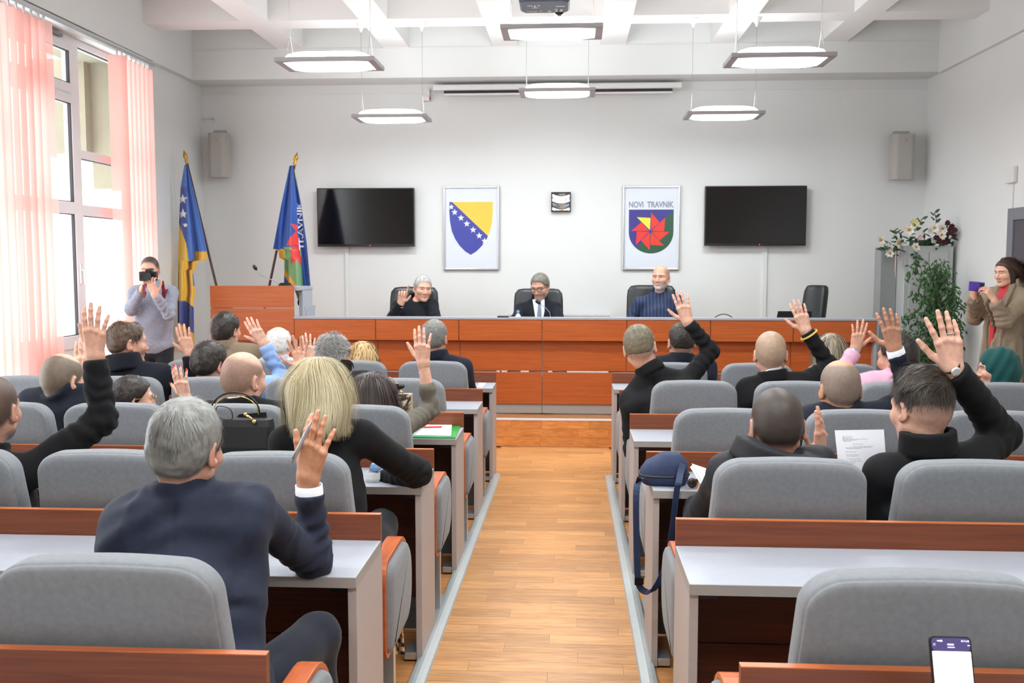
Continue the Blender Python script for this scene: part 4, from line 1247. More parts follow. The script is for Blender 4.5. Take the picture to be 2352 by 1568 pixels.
tag(cl.build('hair_claw', M['black'], smooth=True), 'black hair claw clipped to the strap of the snakeskin handbag', 'hair clip')

# green folder, papers, red pen on the fourth desk, left
def sheet(name, m, px, row, dz, th, parent=None):
    pts = [desk_at(x, y_, row, dz) for x, y_ in px]
    mb = MB().rings([[p for p in pts], [p + np.array([0, 0, th]) for p in pts]])
    return mb.build(name, M[m], parent)


tag(sheet('notebook', 'black', [(975, 975), (1052, 976), (1055, 968), (990, 966)], 3, .001, .012), 'dark notebook behind the green folder on the fourth left desk', 'notebook')
t = sheet('folder', 'gfolder', [(948, 1006), (1046, 1007), (1058, 979), (978, 976)], 3, .001, .006)
tag(t, 'green plastic folder with white papers on the fourth left desk', 'folder')
tag(sheet('paper_stack', 'paper', [(952, 1001), (1036, 1002), (1038, 975), (986, 973)], 3, .0075, .006), 'white papers lying on the green folder', 'paper')
p, q = desk_at(972, 981, 3, .018), desk_at(1022, 980, 3, .018)
t = thing('red_pen', 'red ballpoint pen lying on the white papers', 'pen', (p + q) / 2)
MB().tube([p, p + (q - p) * .85], .005, 8).build('barrel', M['redpen'], t, smooth=True); MB().tube([p + (q - p) * .86, q], [.004, .001], 8).build('tip', M['white'], t, smooth=True)
tag(sheet('loose_paper', 'paper', [(1098, 889), (1108, 889), (1116, 880), (1100, 879)], 5, .001, .002), 'white paper on the farthest left desk beside the aisle', 'paper')
# tissue packet on the third left desk
A = at(858, 1090, 3.95); zd = ramp(ROWY[2]) + ZDESK
t = thing('tissue_packet', 'small blue and white packet beside the arm of the blonde woman', 'packet', (A[0], 3.95, zd))
MB().rings([[(A[0] + x * s_, 3.95 + y_ * s_, zd + z) for x, y_ in [(-.03, -.02), (0, -.028), (.028, -.02), (.03, .02), (0, .03), (-.03, .02)]] for s_, z in [(.9, .001), (1, .012), (.85, .03), (.55, .05)]]).build('wrapper', M['white'], t)
MB().rings([[(A[0] + .008 + x * s_, 3.945 + y_ * s_, zd + z) for x, y_ in [(-.02, -.018), (.022, -.016), (.022, .016), (-.02, .018)]] for s_, z in [(1, .048), (1.05, .06), (.7, .075)]]).build('flap', mat('light_blue_print', S(130, 170, 220), .6, var=.2, vscale=60), t)

# navy shoulder bag on the third desk, right
Y_ = 4.0; zd = ramp(ROWY[2]) + ZDESK
A, B_ = at(1468, 1100, Y_), at(1580, 1100, Y_); zt = at(1525, 1041, Y_)[2]
t = thing('shoulder_bag', 'navy canvas shoulder bag lying on the third right desk, strap hanging down', 'bag', ((A[0] + B_[0]) / 2, Y_, zd))
rg = []
xc = (A[0] + B_[0]) / 2; hw = (B_[0] - A[0]) / 2; H = zt - zd
for z, s_, sx in [(.001, .86, 0), (.012, .97, 0), (.035, 1.0, .0), (.06, .95, .004), (.085, .84, .012), (.1, .66, .02), (H, .42, .026), (H + .003, .2, .03)]:
    r = []
    for q in np.linspace(0, 2 * math.pi, 25)[:-1]:
        ca, sa = math.cos(q), math.sin(q); e = (abs(ca) ** 3.2 + abs(sa) ** 3.2) ** (-1 / 3.2)
        wob = 1 + .025 * math.sin(5 * q + z * 90)
        r.append((xc + sx + ca * e * hw * s_ * wob, Y_ + sa * e * .085 * (s_ * .8 + .2) * wob, zd + z))
    rg.append(r)
MB().rings(rg).build('bag_body', M['navycanvas'], t, smooth=True)
rgp = [p for k, p in enumerate(rg[2])]
MB().tube([(p[0], p[1], p[2] + .006) for p in rgp] + [(rgp[0][0], rgp[0][1], rgp[0][2] + .006)], .004, 6).build('zip', M['black'], t)
def band(pts, w_, th, wdir=(1, 0, 0)):
    mb = MB(); rr = []
    wd = np.array(wdir, float)
    for k, p in enumerate(pts):
        p = np.array(p); tt = np.array(pts[min(k + 1, len(pts) - 1)]) - np.array(pts[max(k - 1, 0)]); tt /= np.linalg.norm(tt)
        s_ = wd - tt * (wd @ tt); s_ /= np.linalg.norm(s_); n_ = np.cross(s_, tt)
        rr.append([p + s_ * w_ / 2 + n_ * th, p - s_ * w_ / 2 + n_ * th, p - s_ * w_ / 2 - n_ * th, p + s_ * w_ / 2 - n_ * th])
    return mb.rings(rr)
pts = [at(1474, 1098, 3.93), at(1464, 1112, 3.86), at(1461, 1150, 3.82), at(1462, 1240, 3.80), at(1465, 1325, 3.78), at(1473, 1352, 3.78), at(1492, 1358, 3.78), at(1512, 1338, 3.79), at(1532, 1285, 3.81), at(1545, 1210, 3.82), at(1554, 1130, 3.83), at(1559, 1108, 3.84), at(1563, 1085, 3.90), at(1569, 1065, 3.93)]
# smooth the strap
P2 = []
for k in range(len(pts) - 1):
    p0, p1, p2, p3 = pts[max(k - 1, 0)], pts[k], pts[k + 1], pts[min(k + 2, len(pts) - 1)]
    for u in np.linspace(0, 1, 5)[:-1]:
        P2.append(.5 * (2 * p1 + (p2 - p0) * u + (2 * p0 - 5 * p1 + 4 * p2 - p3) * u * u + (3 * p1 - p0 - 3 * p2 + p3) * u ** 3))
P2.append(pts[-1])
band(P2, .026, .0012, (.9, .4, .3)).build('strap', M['strap'], t)
c = at(1468, 1334, 3.78); MB().obox(c, (.018, .004, 0), (0, .005, 0), (0, 0, .014)).build('buckle', M['black'], t)
c = at(1466, 1108, 3.88); MB().obox(c, (.01, .006, -.006), (0, .006, 0), (.006, 0, .02)).build('buckle', M['black'], t)

# papers and sunglasses of the man with the hood
def quad_sheet(name, m, pts, label, th=.0015):
    p = [np.array(q) for q in pts]; n_ = np.cross(p[1] - p[0], p[3] - p[0]); n_ /= np.linalg.norm(n_)
    return tag(MB().rings([p, [q + n_ * th for q in p]]).build(name, M[m]), label, 'paper')


quad_sheet('folded_paper', 'paper', [at(1616, 1113, 3.75), at(1589, 1064, 3.85), at(1630, 1078, 3.85), at(1650, 1113, 3.75)], 'white sheet standing up beside the navy shoulder bag')
quad_sheet('folded_paper', 'paper', [at(1610, 1112, 3.76), at(1585, 1072, 3.88), at(1592, 1066, 3.88), at(1618, 1112, 3.76)], 'second white sheet peeping out beside the navy shoulder bag')
q = at(1590, 1098, 3.90)
zd = ramp(ROWY[2]) + ZDESK
t = thing('sunglasses', 'dark brown sunglasses lying on the third right desk', 'glasses', (q[0], 3.92, zd))
MB().sphere((q[0], 3.90, zd + .022), .022, 12, 8, (.9, .5, .95)).build('lens', M['lens'], t, smooth=True)
MB().sphere((q[0] + .04, 3.93, zd + .022), .022, 12, 8, (.9, .5, .95)).build('lens', M['lens'], t, smooth=True)
MB().tube([(q[0] - .018, 3.90, zd + .03), (q[0] + .02, 3.91, zd + .034), (q[0] + .06, 3.935, zd + .03), (q[0] + .07, 3.83, zd + .012)], .003, 6).build('glasses_frame', M['black'], t)

# sheet held by the man with dark swept hair
P4 = [at(1930, 1110, 3.74), at(1917, 988, 3.82), at(2030, 986, 3.82), at(2039, 1110, 3.74)]
t = thing('printed_sheet', 'white printed sheet held upright by the man with swept dark hair', 'paper', (P4[0] + P4[3]) / 2)
n_ = np.cross(P4[1] - P4[0], P4[3] - P4[0]); n_ /= np.linalg.norm(n_)
if n_[1] > 0: n_ = -n_
MB().rings([P4, [q + n_ * .001 for q in P4]]).build('sheet', M['paper'], t)
ink = MB()
def on(u, v): return (P4[1] * (1 - u) + P4[2] * u) * (1 - v) + (P4[0] * (1 - u) + P4[3] * u) * v + n_ * .0016
for v, u0, u1 in [(q[0] * .66, q[1], q[2]) for q in [(.18, .14, .36), (.225, .14, .34), (.255, .14, .66), (.285, .14, .42), (.315, .16, .32), (.40, .34, .56), (.47, .34, .76), (.50, .18, .72), (.53, .2, .5), (.62, .18, .4), (.70, .18, .46), (.74, .2, .42), (.82, .2, .48), (.88, .25, .5), (.93, .2, .36)]]:
    u = u0
    while u < u1:
        e = min(u1, u + rng.uniform(.02, .07))
        ink.add([on(u, v), on(e, v), on(e, v + .011), on(u, v + .011)], [(0, 1, 2, 3)]); u = e + .012
ink.build('printed_lines', M['ink'], t)

# lit phone before the nearest right chair
Yp = 1.70
A, B_ = at(2131, 1459, Yp), at(2227, 1462, Yp)
wv = B_[0] - A[0]; Hh = .158
C0 = np.array([(A[0] + B_[0]) / 2 + .008, Yp - .04, A[2] - Hh])
upv = np.array([-.006, .04, Hh]); 
t = thing('smartphone', 'black smartphone with a lit white page standing before the nearest right chair', 'phone', C0)
u_ = np.array([1, 0, 0.0]); n_ = np.cross(u_, upv); n_ /= np.linalg.norm(n_)
if n_[1] > 0: n_ = -n_
def rr(w2, h0, h1, rad, d, sh=0):
    r = []
    for (cx_, cy_, k) in [(w2, h1, 0), (-w2, h1, 1), (-w2, h0, 2), (w2, h0, 3)]:
        sx = 1 if k in (0, 3) else -1; sy = 1 if k in (0, 1) else -1
        for q in np.linspace(k * math.pi / 2, (k + 1) * math.pi / 2, 5):
            r.append(C0 + u_ * (cx_ - sx * rad + rad * math.cos(q)) + upv * ((cy_ - sy * rad + rad * math.sin(q)) / Hh) + n_ * d)
    return r
MB().rings([rr(wv / 2 - .001, .001, Hh - .001, .008, -.008), rr(wv / 2, 0, Hh, .009, -.006), rr(wv / 2, 0, Hh, .009, -.001), rr(wv / 2 - .001, .001, Hh - .001, .008, .0)]).build('phone_body', M['black'], t)
MB().rings([rr(wv / 2 - .003, Hh - .0245, Hh - .003, .006, .0002), rr(wv / 2 - .003, Hh - .0245, Hh - .003, .006, .0006)]).build('title_bar', M['phonebar'], t)
MB().rings([rr(wv / 2 - .003, .004, Hh - .025, .001, .0002), rr(wv / 2 - .003, .004, Hh - .025, .001, .0006)]).build('page', M['phonewhite'], t)
ic = MB()
def pq(x0, x1, y0, y1): ic.add([C0 + u_ * x + upv * (y_ / Hh) + n_ * .001 for x, y_ in [(x0, y0), (x1, y0), (x1, y1), (x0, y1)]], [(0, 1, 2, 3)])
for (x0, x1, y0, y1) in [(-.023, -.018, .149, .151), (-.0175, -.014, .1485, .1515), (.018, .021, .149, .1515), (.0225, .024, .149, .1515), (.0255, .028, .149, .151), (.029, .031, .1485, .1515), (-.006, .005, .143, .1455), (-.006, .006, .139, .1405), (.028, .032, .1425, .144)]: pq(x0, x1, y0, y1)
for sgn in (1, -1):
    a, b_ = np.array([-.0305, .142 + .0 * sgn]), np.array([-.0265, .146])
    p0 = (-.0305, .144 - .002 * sgn); p1 = (-.0265, .144 + .002 * sgn)
    ic.add([C0 + u_ * x + upv * (y_ / Hh) + n_ * .001 for x, y_ in [p0, (p0[0] + .0008, p0[1]), (p1[0] + .0008, p1[1]), p1]], [(0, 1, 2, 3)])
ic.build('status_icons', mat('lit_icons', S(220, 216, 255), emit=1.0), t)
zd = ramp(ROWY[0]) + ZDESK
MB().box(C0[0] - .03, C0[0] + .03, C0[1] - .05, C0[1] + .06, zd + .001, zd + .02).obox((C0[0], C0[1] + .02, (zd + C0[2]) / 2 + .01), (.025, 0, 0), (0, .008, 0), (0, 0, max(.01, (C0[2] - zd) / 2))).build('phone_stand', M['black'], t)

# patterned cloth hanging from the seat at the aisle end of the second left row
nx_, nz_ = 12, 40; vs = []; fs = []; cs = []
for j in range(nz_ + 1):
    v = j / nz_; py = 1375 + 127 * v
    xl = np.interp(py, [1375, 1420, 1470, 1502], [912, 909, 893, 897]); xr = np.interp(py, [1375, 1400, 1460, 1502], [917, 920, 927, 929])
    for i in range(nx_ + 1):
        u = i / nx_
        vs.append(at(xl + u * (xr - xl), py, 3.50 + .012 * math.sin(u * 9 + v * 3)))
        px = xl + u * (xr - xl)
        if py < 1398: c = S(226, 190, 70) if py > 1386 else S(220, 226, 232)
        elif py < 1446: c = S(44, 78, 168) if not (abs(py - 1416) < 4 or abs(px - 913) < 1.5) else S(206, 214, 224)
        elif py < 1456: c = S(222, 170, 60)
        else: c = [S(28, 26, 28), S(228, 222, 210), S(200, 150, 60)][int((px * .13 + math.floor(py / 9) * 1.7)) % 3]
        cs.append(c[:3])
for j in range(nz_):
    for i in range(nx_): fs.append((j * (nx_ + 1) + i, j * (nx_ + 1) + i + 1, (j + 1) * (nx_ + 1) + i + 1, (j + 1) * (nx_ + 1) + i))
o = MB().add(vs, fs).build('hanging_scarf', M['scarf'], smooth=True, cols=np.array(cs)); s_ = o.modifiers.new('thickness', 'SOLIDIFY'); s_.thickness = .004
tag(o, 'blue, yellow, black and white patterned cloth hanging beside the armrest of the second left row', 'scarf')
# ------------------------------------------------------------------ people: signed distance shapes turned into meshes
f32 = np.float32


def d_cone(P, a, b, ra, rb):
    a = np.asarray(a, f32); ba = np.asarray(b, f32) - a
    q = P - a
    h = np.clip((q @ ba) / (ba @ ba + 1e-12), 0, 1)
    q = q - h[:, None] * ba
    return np.sqrt((q * q).sum(1)) - (ra + (rb - ra) * h).astype(f32)


def d_ell(P, c, r, R=None):
    q = P - np.asarray(c, f32)
    if R is not None: q = q @ np.asarray(R, f32)          # columns of R are the axes
    r = np.asarray(r, f32)
    q = q / r
    k0 = np.sqrt((q * q).sum(1)) + 1e-9; q = q / r; k1 = np.sqrt((q * q).sum(1)) + 1e-9
    return k0 * (k0 - 1) / k1


def smin(a, b, k):
    h = np.clip(.5 + .5 * (b - a) / k, 0, 1)
    return b + (a - b) * h - k * h * (1 - h)


def smax(a, b, k):
    return -smin(-a, -b, k)


def nets(fn, lo, hi, h):
    lo = np.asarray(lo, float); n = np.ceil((np.asarray(hi, float) - lo) / h).astype(int) + 1
    ax = [(lo[i] + h * np.arange(n[i])).astype(f32) for i in range(3)]
    G = np.stack(np.meshgrid(*ax, indexing='ij'), -1).reshape(-1, 3)
    D = fn(G).reshape(n).astype(f32)
    s = D < 0
    C = sum(s[i:n[0] - 1 + i, j:n[1] - 1 + j, k:n[2] - 1 + k].astype(np.int8) for i in (0, 1) for j in (0, 1) for k in (0, 1))
    m = (C > 0) & (C < 8)
    idx = -np.ones(m.shape, int); I = np.argwhere(m); idx[m] = np.arange(len(I))
    acc = np.zeros((len(I), 3)); cnt = np.zeros(len(I))
    for axis in range(3):
        o1, o2 = [q for q in range(3) if q != axis]
        for u in (0, 1):
            for v in (0, 1):
                off = np.zeros(3, int); off[o1] = u; off[o2] = v
                p = I + off; q = p.copy(); q[:, axis] += 1
                d0 = D[p[:, 0], p[:, 1], p[:, 2]]; d1 = D[q[:, 0], q[:, 1], q[:, 2]]
                c = (d0 < 0) != (d1 < 0)
                t = np.where(c, d0 / np.where(c, d0 - d1, 1), 0)
                pos = np.tile(off.astype(float), (len(I), 1)); pos[:, axis] += t
                acc[c] += pos[c]; cnt[c] += 1
    V = lo + (I + acc / cnt[:, None]) * h
    F = []
    for axis in range(3):
        o1, o2 = [(1, 2), (2, 0), (0, 1)][axis]
        sl0 = [slice(None)] * 3; sl1 = [slice(None)] * 3
        sl0[axis] = slice(0, n[axis] - 1); sl1[axis] = slice(1, n[axis])
        a, b = s[tuple(sl0)], s[tuple(sl1)]
        E = np.argwhere(a != b)
        ok = (E[:, o1] > 0) & (E[:, o2] > 0) & (E[:, o1] < n[o1] - 1) & (E[:, o2] < n[o2] - 1)
        E = E[ok]
        inside = a[E[:, 0], E[:, 1], E[:, 2]]
        def cell(da, db):
            c = E.copy(); c[:, o1] += da; c[:, o2] += db
            return idx[c[:, 0], c[:, 1], c[:, 2]]
        q = np.stack([cell(-1, -1), cell(0, -1), cell(0, 0), cell(-1, 0)], 1)
        q[~inside] = q[~inside][:, ::-1]
        F.append(q)
    F = np.concatenate(F); F = F[(F >= 0).all(1)]
    return V, F


def np_mesh(name, V, F, m, parent=None, cols=None, smooth=True):
    off = np.zeros(3); p = parent
    while p is not None: off = off + np.array(p.location); p = p.parent
    me = bpy.data.meshes.new(name)
    me.vertices.add(len(V)); me.vertices.foreach_set('co', (V - off).astype(f32).ravel())
    F = np.asarray(F); k = F.shape[1]
    me.loops.add(F.size); me.loops.foreach_set('vertex_index', F.astype(np.int32).ravel())
    me.polygons.add(len(F)); me.polygons.foreach_set('loop_start', np.arange(0, F.size, k, dtype=np.int32)); me.polygons.foreach_set('loop_total', np.full(len(F), k, np.int32))
    if smooth: me.polygons.foreach_set('use_smooth', np.ones(len(F), bool))
    me.update(calc_edges=True); me.validate()
    me.materials.append(m)
    if cols is not None:
        a = me.color_attributes.new('Col', 'FLOAT_COLOR', 'POINT')
        c = np.ones((len(V), 4), f32); c[:, :3] = cols
        a.data.foreach_set('color', c.ravel())
    o = bpy.data.objects.new(name, me); COLL.objects.link(o)
    if parent is not None: o.parent = parent
    return o


def wobble(P, seed, f, n=7, aniso=None):
    r = np.random.default_rng(seed)
    v = np.zeros(len(P), f32)
    for k in range(n):
        d = r.normal(0, 1, 3)
        if aniso is not None: d = d * aniso
        d = d / np.linalg.norm(d) * f * r.uniform(.6, 1.5)
        v += np.sin(P @ d.astype(f32) + f32(r.uniform(0, 6.28)) + f32(1.3) * np.sin(P @ (r.normal(0, 1, 3) * f * .5).astype(f32)))
    return v / math.sqrt(n)


def rotm(yaw, pitch, roll):
    """head-local to world: x right, y forward, z up; yaw turns left, pitch nods down, roll tips to the right"""
    y, p, r = map(math.radians, (yaw, -pitch, roll))
    Rz = np.array([[math.cos(y), -math.sin(y), 0], [math.sin(y), math.cos(y), 0], [0, 0, 1]])
    Rx = np.array([[1, 0, 0], [0, math.cos(p), -math.sin(p)], [0, math.sin(p), math.cos(p)]])
    Ry = np.array([[math.cos(r), 0, math.sin(r)], [0, 1, 0], [-math.sin(r), 0, math.cos(r)]])
    return Rz @ Rx @ Ry


CR_C, CR_R = np.array([0, -.013, .034]), np.array([.0765, .0965, .084])


def head_fn(neck, fem=0.0, jaw=1.0):
    nb = np.asarray(neck)

    def fn(P):
        X = P.copy(); X[:, 0] = np.abs(X[:, 0])
        d = d_ell(P, CR_C, CR_R)
        d = smin(d, d_ell(P, (0, -.045, -.012), (.064, .056, .06)), .03)
        d = smin(d, d_ell(P, (0, .024, -.032), (.060 * jaw, .066, .078)), .03)
        d = smin(d, d_cone(X, (.052 * jaw, -.006, -.058), (.012, .066, -.098), .017, .017), .03)
        d = smin(d, d_ell(X, (.040, .052, -.026), (.027, .030, .026)), .022)
        d = smin(d, d_cone(X, (.008, .082, .022), (.046, .066, .020), .011, .010), .018)
        d = smax(d, -d_ell(X, (.031, .101, .002), (.019, .022, .013)), .014)
        d = smin(d, d_cone(P, (0, .084, .008), (0, .106, -.032), .007, .0115), .010)
        d = smin(d, d_ell(X, (.012, .094, -.036), (.0085, .011, .0075)), .007)
        d = smin(d, d_cone(X, (0, .0895, -.0605), (.020, .080, -.0625), .0062, .004), .007)
        d = smin(d, d_cone(X, (0, .0885, -.0705), (.017, .080, -.0680), .0068, .004), .006)
        d = smax(d, -d_cone(X, (0, .0985, -.0655), (.021, .087, -.0655), .0022, .0018), .003)
        d = smin(d, d_ell(P, (0, .078, -.098), (.017, .014, .014)), .016)
        # neck
        d = smin(d, d_cone(P, (0, -.024, -.070), nb, .047 - .006 * fem, .051 - .008 * fem), .022)
        # ears
        c, s = math.cos(.42), math.sin(.42)
        R = np.array([[c, s, 0], [-s, c, 0], [0, 0, 1]])
        e = d_ell(X, (.0800, -.022, -.010), (.0070, .0185, .0315), R)
        e = smin(e, d_ell(X, (.0765, -.008, -.034), (.006, .008, .010)), .008)
        e = smax(e, -d_ell(X, (.0865, -.013, -.006), (.0065, .010, .019), R), .004)
        d = smin(d, e, .006)
        return d
    return fn


def hairline(y, style='short'):
    if style == 'low':
        return np.interp(y, [-.12, -.06, -.03, .0, .03, .06, .09], [-.10, -.085, -.05, -.02, .02, .056, .07])
    if style == 'bob': return np.interp(y, [-.15, 0.0, .022, .045, .062, .09], [-.112, -.112, -.09, .03, .058, .072])
    if style == 'long': return np.interp(y, [-.15, -.02, .0, .022, .045, .062, .09], [-.30, -.30, -.14, -.09, .03, .058, .072])
    return np.interp(y, [-.12, -.072, -.050, -.028, -.005, .018, .040, .062, .09], [-.070, -.066, -.050, -.026, .004, .002, .016, .058, .072])


def hair_mask(P, style='short', bald=None):
    m = P[:, 2] - hairline(P[:, 1], style)
    if bald is not None:
        bd, ang = np.array(bald[0], float), math.radians(bald[1])
        bd /= np.linalg.norm(bd)
        q = P - CR_C; q = q / np.linalg.norm(q, axis=1)[:, None]
        a = np.arccos(np.clip(q @ bd, -1, 1))
        m = np.minimum(m, (a - ang) * .09)
    return m


def smooth01(x, a, b):
    t = np.clip((x - a) / (b - a), 0, 1)
    return t * t * (3 - 2 * t)


def head_mesh(neck_local, skin, hcol, buzz=.8, style='short', bald=None, fade=.03, beard=None, fem=0.0, h=.0048, seed=0, jaw=1.0, lips=None):
    nb = np.asarray(neck_local)
    lo = np.minimum(np.array([-.105, -.135, -.125]), nb - .075); hi = np.maximum(np.array([.105, .130, .132]), nb + .07)
    V, F = nets(head_fn(nb, fem, jaw), lo, hi, h)
    P = V
    skin = np.array(skin[:3]); c = np.tile(skin, (len(V), 1))
    X = np.abs(P[:, 0])
    red = np.exp(-((P[:, 2] + .03) ** 2 + (X - .042) ** 2) / .0006) * (P[:, 1] > .03) * .45 + np.exp(-((P[:, 2] + .03) ** 2 + X ** 2 + (P[:, 1] - .105) ** 2) / .0004) * .5
    red = red + smooth01(X, .079, .086) * .55
    red = red + .35 * smooth01(-P[:, 2], .07, .13) * (P[:, 1] < .03)
    c = c * (1 - np.clip(red, 0, 1)[:, None] * np.array([.02, .30, .34]))
    lipm = np.exp(-((P[:, 2] + .0655) / .0085) ** 2) * (X < .024) * (P[:, 1] > .074)
    lc = np.array(lips[:3]) if lips is not None else skin * np.array([.86, .56, .54])
    c = c * (1 - lipm[:, None] * .8) + lc * lipm[:, None] * .8
    hc = np.array(hcol[:3])
    nz = .5 + .5 * wobble(P.astype(f32), seed + 5, 160, 6)
    m = hair_mask(P, style, bald)
    notear = 1 - smooth01(X, .0765, .081) * (P[:, 2] < .03)
    st = smooth01(m, -.006, fade) * buzz * (.985 + .02 * np.clip(nz, 0, 1)) * notear
    st = np.clip(st, 0, 1)[:, None]
    c = c * (1 - st) + hc * st
    # eyebrows and beard are short hair on the skin
    eb = np.exp(-((P[:, 2] - .0225 + (X - .03) ** 2 * 8) / .0048) ** 2) * (X > .010) * (X < .054) * (P[:, 1] > .05) * .9
    c = c * (1 - eb[:, None]) + hc * .7 * eb[:, None]
    if beard is not None:
        bc, amt = np.array(beard[0][:3]), beard[1]
        bm = smooth01(-P[:, 2] - .048 + (P[:, 1] - .06) * .35, 0, .014) * smooth01(P[:, 1], -.02, .015) * smooth01(P[:, 2], -.135, -.115) * (1 - np.clip(lipm, 0, 1) * .8)
        bm = np.maximum(bm, np.exp(-((P[:, 2] + .052) / .005) ** 2) * (X < .03) * (P[:, 1] > .075))
        bm = np.clip(bm * amt * (.8 + .3 * nz), 0, 1)[:, None]
        c = c * (1 - bm) + bc * bm
    return V, F, np.clip(c, 0, 1)


def hand_mesh(side, pose, h=.003, fl=.08, skin=(1, .8, .7), hs=1.0, ra=.030, nails=None):
    """local: wrist at the origin, fingers along +z, palm faces +y, thumb on the t*x side"""
    t = -1.0 if side == 'R' else 1.0
    sp = pose.get('spread', (6, 1, -4, -12)); cu = pose.get('curl', ((12, 14, 8),) * 4)
    th = pose.get('thumb', (38, 18, 8))
    fingers = []
    base = [(.0300, .090), (.0102, .0955), (-.0105, .0905), (-.0300, .0805)]
    ln = [(.040, .025, .021), (.044, .0285, .022), (.041, .0265, .022), (.032, .0205, .019)]
    rd = [(.0098, .0088, .0078, .0066), (.0100, .0090, .0080, .0068), (.0095, .0085, .0075, .0064), (.0085, .0074, .0066, .0056)]
    tips = []
    for k in range(4):
        p = np.array([base[k][0] * t, 0, base[k][1]]); a = math.radians(sp[k]) * t; acc = 0
        pts = [p]
        for j in range(3):
            acc += math.radians(cu[k][j])
            d = np.array([math.sin(a) * math.cos(acc), math.sin(acc), math.cos(a) * math.cos(acc)])
            p = p + d * ln[k][j]; pts.append(p)
        fingers.append((pts, rd[k])); tips.append((pts[-1], d, acc, a))
    a1, a2, a3 = [math.radians(q) for q in th]
    p0 = np.array([.018 * t, .006, .020]); fy = pose.get('thumb_fwd', .35)
    def tdir(a, f): v = np.array([math.sin(a) * t, f, math.cos(a)]); return v / np.linalg.norm(v)
    p1 = p0 + tdir(a1 + .25, fy) * .044; p2 = p1 + tdir(a1 - a2 * .6, fy * .6) * .036; p3 = p2 + tdir(a1 - a2, fy * .3) * .028
    tips.append((p3, (p3 - p2) / np.linalg.norm(p3 - p2), 0, 0))

    def fn(P):
        d = None
        for k, bx in enumerate([.0215, .0075, -.0075, -.0205]):
            a = np.array([bx * t * .8, 0, .006]); b = np.array([base[k][0] * t, 0.0, base[k][1]])
            e = d_cone(P, a, b, .0150, .0122)
            d = e if d is None else smin(d, e, .012)
        d = smin(d, d_cone(P, (.0, .004, .03), (-.018 * t, .006, .05), .014, .012), .016)
        fs = None
        for pts, r in fingers:
            e = None
            for j in range(3):
                q = d_cone(P, pts[j], pts[j + 1], r[j], r[j + 1])
                e = q if e is None else np.minimum(e, q)
            for j in (1, 2): e = smin(e, d_ell(P, pts[j] - np.array([0, .001, 0]), (r[j] * 1.06,) * 3), .004)
            fs = e if fs is None else smin(fs, e, .0022)
        d = smin(d, fs, .0065)
        e = smin(d_cone(P, p0, p1, .0165, .0120), np.minimum(d_cone(P, p1, p2, .0112, .0100), d_cone(P, p2, p3, .0100, .0076)), .004)
        e = smin(e, d_ell(P, p2 - np.array([0, .001, 0]), (.0104,) * 3), .004)
        d = smin(d, e, .012)
        d = smin(d, d_ell(P, (0, 0, -.004), (.0275, .0185, .022)), .016)
        # forearm, slightly flat
        q = P.copy(); q[:, 1] *= 1.28
        e = d_cone(q, (0, 0, 0), (0, 0, -fl), .0255, ra)
        d = smin(d, e, .02)
        # knuckles and tendons on the back
        for k in range(4):
            b = np.array([base[k][0] * t, -.0075, base[k][1] + .001])
            d = smin(d, d_ell(P, b, (.0070, .0055, .0075)), .007)
            d = smin(d, d_cone(P, b + np.array([0, .0008, 0]), (base[k][0] * t * .35, -.0105, .018), .0034, .0022), .006)
        return d
    allp = np.array([p for pts, _ in fingers for p in pts] + [p1, p2, p3, (0, 0, -fl)])
    lo = np.minimum(allp.min(0) - .016, [-.05, -.03, -fl - .005 - ra * 0]); hi = np.maximum(allp.max(0) + .016, [.05, .035, .1])
    lo[2] = -fl - .002
    V, F = nets(fn, lo, hi, h)
    skin = np.array(skin[:3]); c = np.tile(skin, (len(V), 1))
    kn = np.zeros(len(V))
    for pts, r in fingers:
        for j in (0, 1, 2): kn += np.exp(-((V - pts[j]) ** 2).sum(1) / .00011) * (.75 if V is not None else 0)
        kn += np.exp(-((V - pts[3]) ** 2).sum(1) / .00012) * .6
    kn += np.exp(-((V - p3) ** 2).sum(1) / .00014) * .6
    kn = np.clip(kn, 0, 1)[:, None]
    c = c * (1 - kn * np.array([.05, .20, .22]))
    # nails: small paler patches at the back of each fingertip
    N = []
    for (p, d, acc, a) in tips:
        back = np.array([0, -1, 0]); back = back - d * (back @ d); back /= np.linalg.norm(back)
        cp = p + d * .0005 + back * .0062
        N.append((cp, d, back))
        if nails is None:
            m = np.exp(-(((V - cp) ** 2).sum(1)) / .00003)[:, None]
            c = c * (1 - m * .35) + np.array([.80, .58, .52]) * m * .35
    info = dict(tips=[q[0] for q in tips], nails=N, thumb=(p1, p2, p3), fingers=fingers)
    return V * hs, F, c, info


HAIRNOISE = 0


